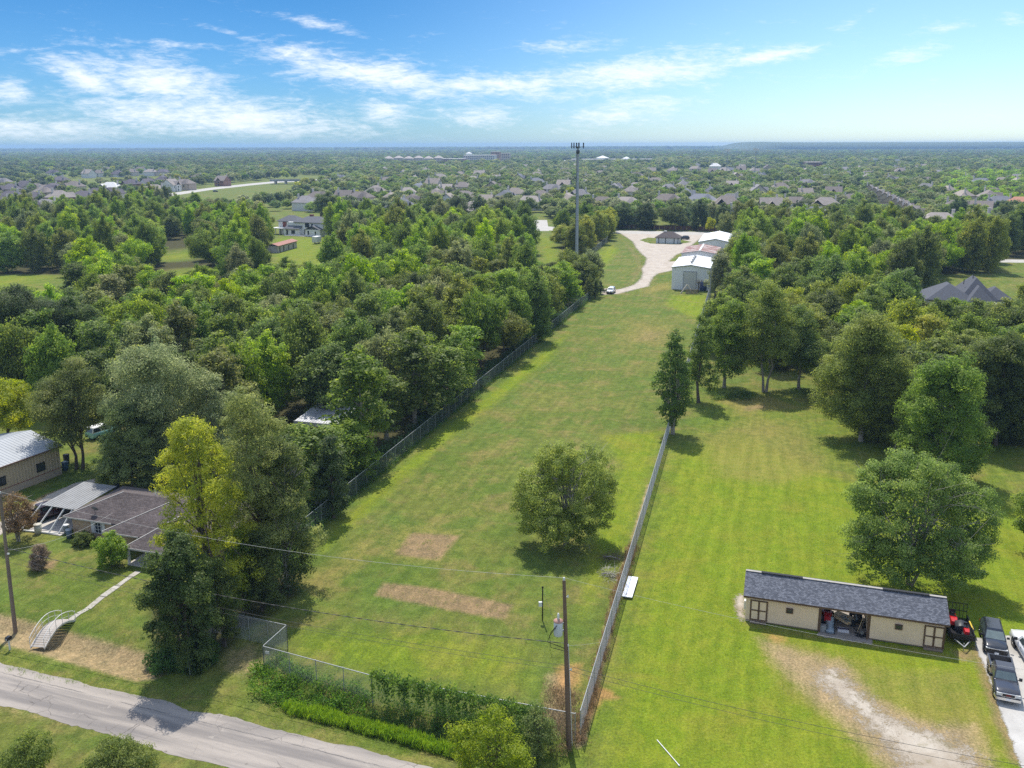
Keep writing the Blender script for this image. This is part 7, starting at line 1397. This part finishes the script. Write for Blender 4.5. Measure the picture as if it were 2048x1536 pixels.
wire(PLw(.62), PRw(.635, -.2), 1.0, 'thick twisted cable to the transformer from the left pole', .016, None, True)
wire(PLw(.56), PRw(.50), .9, 'upper of the two plain cables between the poles', .013); wire(PLw(.52), PRw(.475), .9, 'lower of the two plain cables between the poles', .012)
wire(PRw(.50), RX + Vector((0, 0, 6.6)), 1.0, 'upper cable crossing the gravel track to the right', .016); wire(PRw(.475), RX + Vector((0, 0, 6.1)), 1.1, 'lower cable crossing the gravel track to the right', .014)
wire(PLw(.60), Matrix.Translation(BO) @ Matrix.Rotation(BRZ, 4, 'Z') @ Vector((5, .5, 3.0)), .7, 'service wire from the left pole to the brick house roof', .012, wire_p); wire(PRw(.62), G(1210, 1330) + Vector((0, 0, 2.2)), .1, 'guy wire from the transformer pole to the right fence', .008, wire_p, name='guy_wire')
wire(PLw(.97), Vector((PLb.x - 45, PLb.y + 12, 12)), 1.0, 'power line leaving the left pole out of the picture', .010, wire_p)
mp = empty('meter_post', G(1085, 1241), 0, 'thin dark meter post with white box in the field', 'post'); mh = HT(1085, 1241, 1176); mb = MB(); mb.tube([(0, 0, 0), (0, 0, mh)], .055, 8); mb.lathe([(.0, mh), (.09, mh), (.09, mh + .12), (0, mh + .16)], n=8); mb.build('post', black, mp); fbox('meter_box', mp, whitep, (-.2, -.06, mh * .52), (.30, .18, .42))
wire(G(1085, 1241) + Vector((0, 0, mh)), PRw(.60), .3, 'short service wire from the pole to the meter post', .009)
# tall thin posts along the right fence far end and floodlights
for k, (x, yb, yt, lb) in enumerate(((1416, 680, 537, 'pale tall post on the right fence before the front warehouse'), (1454, 612, 558, 'short white post by the dark screen fence'), (1452, 478, 420, 'grey utility pole beside the rear white warehouse'), (1348, 470, 440, 'thin dark post behind the office hut'))):
    g = G(x, yb); h = HT(x, yb, yt); e = empty('slim_post', g, 0, lb, 'post'); mb = MB(); mb.tube([(0, 0, 0), (0, 0, h)], [.11, .08], 8); mb.build('shaft', galv if k != 3 else black, e); mb = MB(); mb.lathe([(.09, h), (.14, h + .02), (.14, h + .12), (0, h + .18)], n=8); mb.build('cap', galv, e)
    if k == 2: fbox('transformer', e, pmat('transformer_grey', (.60, .63, .66)), (-.6, 0, h * .62), (.8, .7, 1.3))
for k, (x, yb, yt, lb) in enumerate(((1509, 358, 299, 'right one of the two tall floodlight masts in the far suburb'), (1453, 352, 300, 'left one of the two tall floodlight masts in the far suburb'), (1749, 345, 318, 'thin mast above the far terrace row'), (1793, 345, 320, 'floodlight mast right of the thin mast'))):
    g = G(x, yb); h = HT(x, yb, yt); e = empty('floodlight_mast', g, 0, lb, 'floodlight'); mb = MB(); mb.tube([(0, 0, 0), (0, 0, h)], [.6, .4], 6); mb.build('shaft', galv, e); fbox('lamp_rack', e, whitep, (0, -.4, h), (7.0, .8, 2.6))
for k, (x, yb, yt, lb) in enumerate(((150, 428, 405, 'street lamp at the junction left of the highway'), (255, 404, 378, 'street lamp on the highway nearest the junction'), (288, 400, 374, 'second street lamp along the highway'), (27, 434, 404, 'traffic signal arm beside the school bus'), (158, 420, 394, 'street lamp behind the junction lamp'))):
    g = G(x, yb); h = HT(x, yb, yt); e = empty('street_lamp', g, 0, lb, 'street lamp'); mb = MB(); mb.tube([(0, 0, 0), (0, 0, h * .92), (.4, 0, h), (2.2 if k != 3 else 14, 0, h + .3)], .16, 6); mb.build('column', galv, e); fbox('lamp_head', e, galv, (2.4 if k != 3 else 14, 0, h + .25), (.9, .4, .2))
# =================================================================== FRONT YARD
q0, q1 = G(75, 1296), G(138, 1240); FBZ = face(q0, q1); FBL = (q1 - q0).length; fb = empty('foot_bridge', q0, FBZ, 'white arched garden footbridge with railings over the ditch', 'footbridge'); arc = lambda f, a=.75: a * math.sin(math.pi * f)
wbr = pmat('bridge_white', (.70, .69, .67), .6, .08, 2, dirt=(.35, .32, .28), dirt_amt=.5); deckm = pmat('bridge_deck', (.42, .38, .34), .85, .18, 3); hwB = .62
n = 22; base_me = None
for i in range(n):
    f = (i + .5) / n; mb = MB(); sl = math.atan2(arc(f + .01) - arc(f - .01), .02 * FBL); 
    if base_me is None: mb.box((0, 0, 0), (FBL / n - .02, hwB * 2, .04)); base_me = mb.mesh('plank', deckm)
    o = link('plank', base_me, fb); o.location = (f * FBL, 0, arc(f) + .06); o.rotation_euler = (0, -sl, 0)
for s_ in (-1, 1):
    mb = MB(); P_ = [(k / 16 * FBL, s_ * hwB, arc(k / 16) - .02) for k in range(17)]
    for a, b in zip(P_, P_[1:]): mb.bar(a, b, .07, .16)
    mb.build('side_beam', wbr, fb); mb = MB(); mb.tube([(k / 16 * FBL, s_ * (hwB + .02), arc(k / 16) + .95 - (.0 if 0 < k < 16 else .1)) for k in range(17)], .032, 6); mb.tube([(k / 16 * FBL, s_ * (hwB + .02), arc(k / 16) + .50) for k in range(17)], .016, 5); mb.build('handrail', wbr, fb)
    for k in range(6): f = k / 5; mb = MB(); mb.tube([(f * FBL, s_ * (hwB + .02), arc(f) - .1), (f * FBL, s_ * (hwB + .02), arc(f) + .95)], .024, 6); mb.build('baluster', wbr, fb)
cpath = [G(x, y) for x, y in ((141, 1240), (157, 1228), (176, 1218), (206, 1193), (236, 1172), (262, 1153), (278, 1143))]
gp_ = empty('garden_path', (0, 0, 0)); gp_['kind'] = 'structure'; slab = gravel_mat('path_slab', (.36, .33, .29), (.50, .47, .42), (.22, .21, .12), .6); L = 0
for a, b in zip(cpath, cpath[1:]):
    m_ = max(1, int((b - a).length / 1.25))
    for i in range(m_):
        p, q = a.lerp(b, i / m_), a.lerp(b, (i + .95) / m_); mb = MB(); mb.bar(p + Vector((0, 0, .025)), q + Vector((0, 0, .025)), .62 + jr.uniform(-.12, .1), .05); mb.build('paving_slab', slab, gp_)
mx_ = empty('mailbox', GZ(20, 1299), R(-17), 'black mailbox on a white post by the road', 'mailbox'); fbox('post', mx_, whitep, (0, 0, .5), (.10, .10, 1.0)); mb = MB(); mb.loft([[(x, y, z) for y, z in ((-.25, 1.0), (.25, 1.0), (.25, 1.18), (.15, 1.28), (-.15, 1.28), (-.25, 1.18))] for x in (-.11, .11)], smooth=False); b_ = mb.build('box', black, mx_); b_.scale = (1.4, 1, 1); fbox('number_plate', mx_, plate_m, (.03, -.262, 1.1), (.10, .015, .09)); mb = MB(); mb.bar((.16, .05, 1.15), (.16, .05, 1.36), .03); mb.build('flag', black, mx_)
hs = GZ(80, 1140); 
hb_ = empty('brush_pile', hs, 0, 'round heap of dry brown brush on the front lawn', 'brush pile'); rg2 = np.random.default_rng(4); hh = HT(80, 1140, 1094); pos, nrm, sz, ti, C = clump_cloud([(0, .3, .58 * hh, .95, .95, .42 * hh), (-.3, 0, .25 * hh, .85, .8, .28 * hh)], 60, 60, .34, .42, rg2, inner=.2)
me = leaf_mesh('dry_brush', pos, nrm, sz, ti, rg2, aspect=.07); me.materials.clear(); me.materials.append(pmat('dry_straw', (.26, .18, .115), .95, .25, 6)); link('dry_brush', me, hb_); mb = MB()
for k in range(26): a = rg2.uniform(0, 6.28); r_ = rg2.uniform(.2, .9); z = rg2.uniform(.1, hh * .7); mb.tube([(r_ * math.cos(a), r_ * math.sin(a), z), (r_ * 1.2 * math.cos(a + .5), r_ * 1.2 * math.sin(a + .5), z + rg2.uniform(-.1, .5))], [.025, .008], 4)
mb.build('stick', greybark, hb_)
def bin_(nm, lb, px, py, m_, lidm, r_=.30, h=.95):
    e = empty(nm, GZ(px, py), 0, lb, 'bin' if nm != 'white_drum' else 'drum'); mb = MB(); mb.lathe([(0, 0), (r_ * .85, 0), (r_, h), (r_ * .97, h)], n=14); mb.build('body', m_, e); mb = MB(); mb.lathe([(r_ * 1.06, h), (r_ * 1.06, h + .05), (r_ * .5, h + .10), (0, h + .11)], n=14); mb.build('lid', lidm, e); return e
bin_('white_drum', 'pale plastic drum standing by the fallen carport', 77, 1066, pmat('drum_cream', (.58, .56, .48), .6), pmat('drum_lid', (.5, .48, .4), .6), .42, 1.0)
bin_('trash_bin', 'blue grey trash bin at the brick house corner', 139, 1076, pmat('bin_blue', (.10, .14, .18), .6), pmat('bin_lid', (.35, .38, .40), .6), .34, .95); bin_('trash_bin', 'second trash bin with white lid behind the blue grey one', 134, 1066, pmat('bin_grey', (.18, .2, .2), .6), whitep, .32, .95)
bin_('blue_drum', 'dark blue drum with a white top behind the brick house', 234, 982, pmat('drum_blue', (.05, .08, .12), .5), whitep, .42, 2.1)
bin_('blue_bin', 'blue bin at the end of the tan metal building', 131, 940, pmat('bin_bright_blue', (.06, .13, .22), .5), pmat('bin_lid_blue', (.2, .28, .36), .5), .42, 1.1); bin_('blue_bin', 'dark bin behind the blue bin by the metal building', 134, 928, pmat('bin_dark', (.04, .05, .06), .5), black, .4, 1.3)
pc = empty('teal_car', G(206, 872), R(60), 'teal vehicle glimpsed through the trees behind the metal building', 'vehicle'); mb = MB(); mb.loft([ring(2.2, .8, .4, .9), ring(1.5, .95, .35, 1.1), ring(-2.2, .95, .35, 1.15)]); fix_normals(mb.build('body', paint_m('teal', (.25, .50, .48)), pc)); gp = (-2.2, -1.9, .3, 1.0, .88, .7, 1.1, 1.9); mb = MB(); greenhouse(mb, *gp); fix_normals(mb.build('cabin', whitep, pc)); cab_glass(pc, *gp, ((.05, .45), (.5, .9)))
for x in (1.4, -1.3):
    for s_ in (-1, 1): wheel(pc, x, s_ * .85, .36, .24, s_)
st = empty('white_trailer', G(455, 742), R(-20), 'white roofed vehicle showing in a gap of the left wood', 'vehicle'); fbox('body', st, whitep, (0, 0, 1.4), (4.5, 2.2, 1.8)); mb = MB(); hip(mb, -2.3, 2.3, -1.15, 1.15, 2.35, 2.6, .1); mb.build('roof', whitep, st)
for x in (-1.3, 1.3):
    for s_ in (-1, 1): wheel(st, x, s_ * .95, .36, .24, s_)
vn = empty('white_van', G(1770, 648), R(12), 'white van roof showing among the right hand trees', 'van'); fbox('body', vn, whitep, (0, 0, 1.5), (5.6, 2.1, 1.9)); mb = MB(); mb.loft([[(x, y, z) for y, z in ((-1, .6), (1, .6), (1, h), (-1, h))] for x, h in ((2.8, 2.2), (3.6, 1.3), (3.9, 1.1))], smooth=False); mb.build('cab', whitep, vn)
for x in (-1.8, 2.6):
    for s_ in (-1, 1): wheel(vn, x, s_ * .95, .38, .24, s_)
# white slab and dead branches by the right fence
s0, s1 = G(1243, 1197), G(1256, 1157); d = s1 - s0; ws = empty('white_slab', s0, math.atan2(d.y, d.x), 'white painted panel with dark stains lying beside the right fence', 'panel')
wsm, t, pb, out = newmat('stained_white'); P = t.new('ShaderNodeTexCoord').outputs['Object']; px_, py_, _ = t.sep(P)
t.set(pb.inputs['Base Color'], t.mix(t.mul(t.ss(t.noise(P, 2.2, 6, .75), .55, .62), t.sub(1.0, t.ss(px_, .6, 1.7))), (.82, .82, .84), (.10, .06, .05))); pb.inputs['Roughness'].default_value = .6
wd_ = (G(1268, 1159) - G(1247, 1157)).length; fbox('panel', ws, wsm, (d.length / 2, -wd_ / 2, .24), (d.length, wd_ * .92, .08)); 
for f in (.1, .5, .9): fbox('runner', ws, wood, (d.length * f, -wd_ / 2, .1), (.12, wd_ * .86, .2))
for (px_, py_, cl_, lb) in ((1222, 1118, (.17, .125, .10), 'brown dead branch heap against the right fence'), (1220, 1152, (.42, .40, .36), 'pale grey dead branch heap below the brown one')):
    e = empty('branch_heap', G(px_, py_), 0, lb, 'branch heap'); rg2 = np.random.default_rng(px_); mb = MB()
    for k in range(130): p = rg2.normal(0, (.55, .6, .0), 3); d3 = rg2.normal(0, (.5, .5, .25), 3); z = abs(rg2.normal(0, .3)); mb.tube([(p[0], p[1], z + .02), (p[0] + d3[0], p[1] + d3[1], max(.02, z + d3[2]))], [.016, .006], 3, cap=False)
    mb.build('twigs', pmat('twig_%d' % px_, cl_, .9, .2, 5), e); mb = MB(); mb.tube([(-.8, .3, .12), (0, 0, .3), (.9, -.3, .1)], [.07, .06, .04], 6); mb.build('stem', greybark, e)
a, b = G(1314, 1481), G(1359, 1533); e = empty('white_pipe', a, math.atan2((b - a).y, (b - a).x), 'thin white plastic pipe lying on the grass at the bottom edge', 'pipe'); mb = MB(); L = (b - a).length; mb.tube([(0, 0, .05), (L, 0, .05)], .035, 8); mb.build('tube', whitep, e); mb = MB(); mb.tube([(L - .15, 0, .05), (L, 0, .05)], .048, 8); mb.build('coupling', whitep, e)
# things in front of the first warehouse
e = empty('a_frame_stack', G(1383, 588), R(-8), 'pale wooden frame and slatted pallets before the front warehouse', 'pallet stack'); mb = MB(); mb.bar((-3.0, .6, 0), (-1.2, .8, 2.6), .3); mb.bar((.4, .6, 0), (-1.2, .8, 2.6), .3); mb.build('frame', pmat('pale_timber', (.55, .50, .44), .8), e)
for k in range(9): fbox('slat', e, pmat('pallet_wood', (.34, .27, .19), .85), (-1.5 + k * .38, 0, .7), (.26, .08, 1.4))
mb = MB(); mb.box((0, .05, .3), (3.6, .06, .15)); mb.box((0, .05, 1.1), (3.6, .06, .15)); mb.build('rail', pmat('pallet_wood', (.34, .27, .19)), e)
e = empty('blue_tank', G(1406, 581), 0, 'dark blue tank at the right corner of the front warehouse', 'tank'); mb = MB(); mb.lathe([(0, 0), (.95, 0), (1.0, .2), (1.0, 2.3), (.5, 2.6), (0, 2.65)], n=16); mb.build('shell', pmat('tank_blue', (.03, .05, .13), .5), e); mb = MB(); mb.lathe([(.2, 2.6), (.25, 2.62), (.25, 2.8), (0, 2.84)], n=10); mb.build('lid', black, e)
e = empty('bare_tree', G(1396, 586), 0, 'small leafless dead tree before the front warehouse', 'tree'); rg2 = np.random.default_rng(9); mb = MB(); mb.tube([(0, 0, 0), (.1, 0, 1.6), (0, 0, 3.6)], [.22, .16, .06], 6); mb.build('trunk', bark, e); mb = MB()
for k in range(26): a_ = rg2.uniform(0, 6.28); z = rg2.uniform(1.2, 3.4); l_ = rg2.uniform(.6, 1.6); m3 = (l_ * .5 * math.cos(a_), l_ * .5 * math.sin(a_), z + .4); mb.tube([(0, 0, z), m3, (l_ * math.cos(a_), l_ * math.sin(a_), z + rg2.uniform(.4, 1.2))], [.07, .05, .02], 4)
mb.build('branches', bark, e)
e = empty('bbq_table', G(1212, 585), R(20), 'small brown table with pale top beside the white car', 'table'); fbox('top', e, pmat('table_top', (.5, .42, .34), .7), (0, 0, 1.0), (1.6, 1.1, .12)); 
for x in (-.65, .65):
    for y in (-.4, .4): fbox('leg', e, wood, (x, y, .47), (.12, .12, .94))
# =================================================================== AIR
if HAZE:
    m_ = bpy.data.materials.new('air'); m_.use_nodes = True; t = NT(m_.node_tree); t.n.clear(); out = t.new('ShaderNodeOutputMaterial'); pv_ = t.new('ShaderNodeVolumePrincipled'); pv_.inputs['Color'].default_value = (.42, .66, 1.0, 1); pv_.inputs['Density'].default_value = HAZE; pv_.inputs['Anisotropy'].default_value = 0.0; t.l.new(pv_.outputs[0], out.inputs['Volume'])
    mb = MB(); mb.box((0, 4900, 28), (16000, 10800, 60)); o = mb.build('haze', m_, None); tag(o, kind='stuff'); o.data.materials[0] = m_
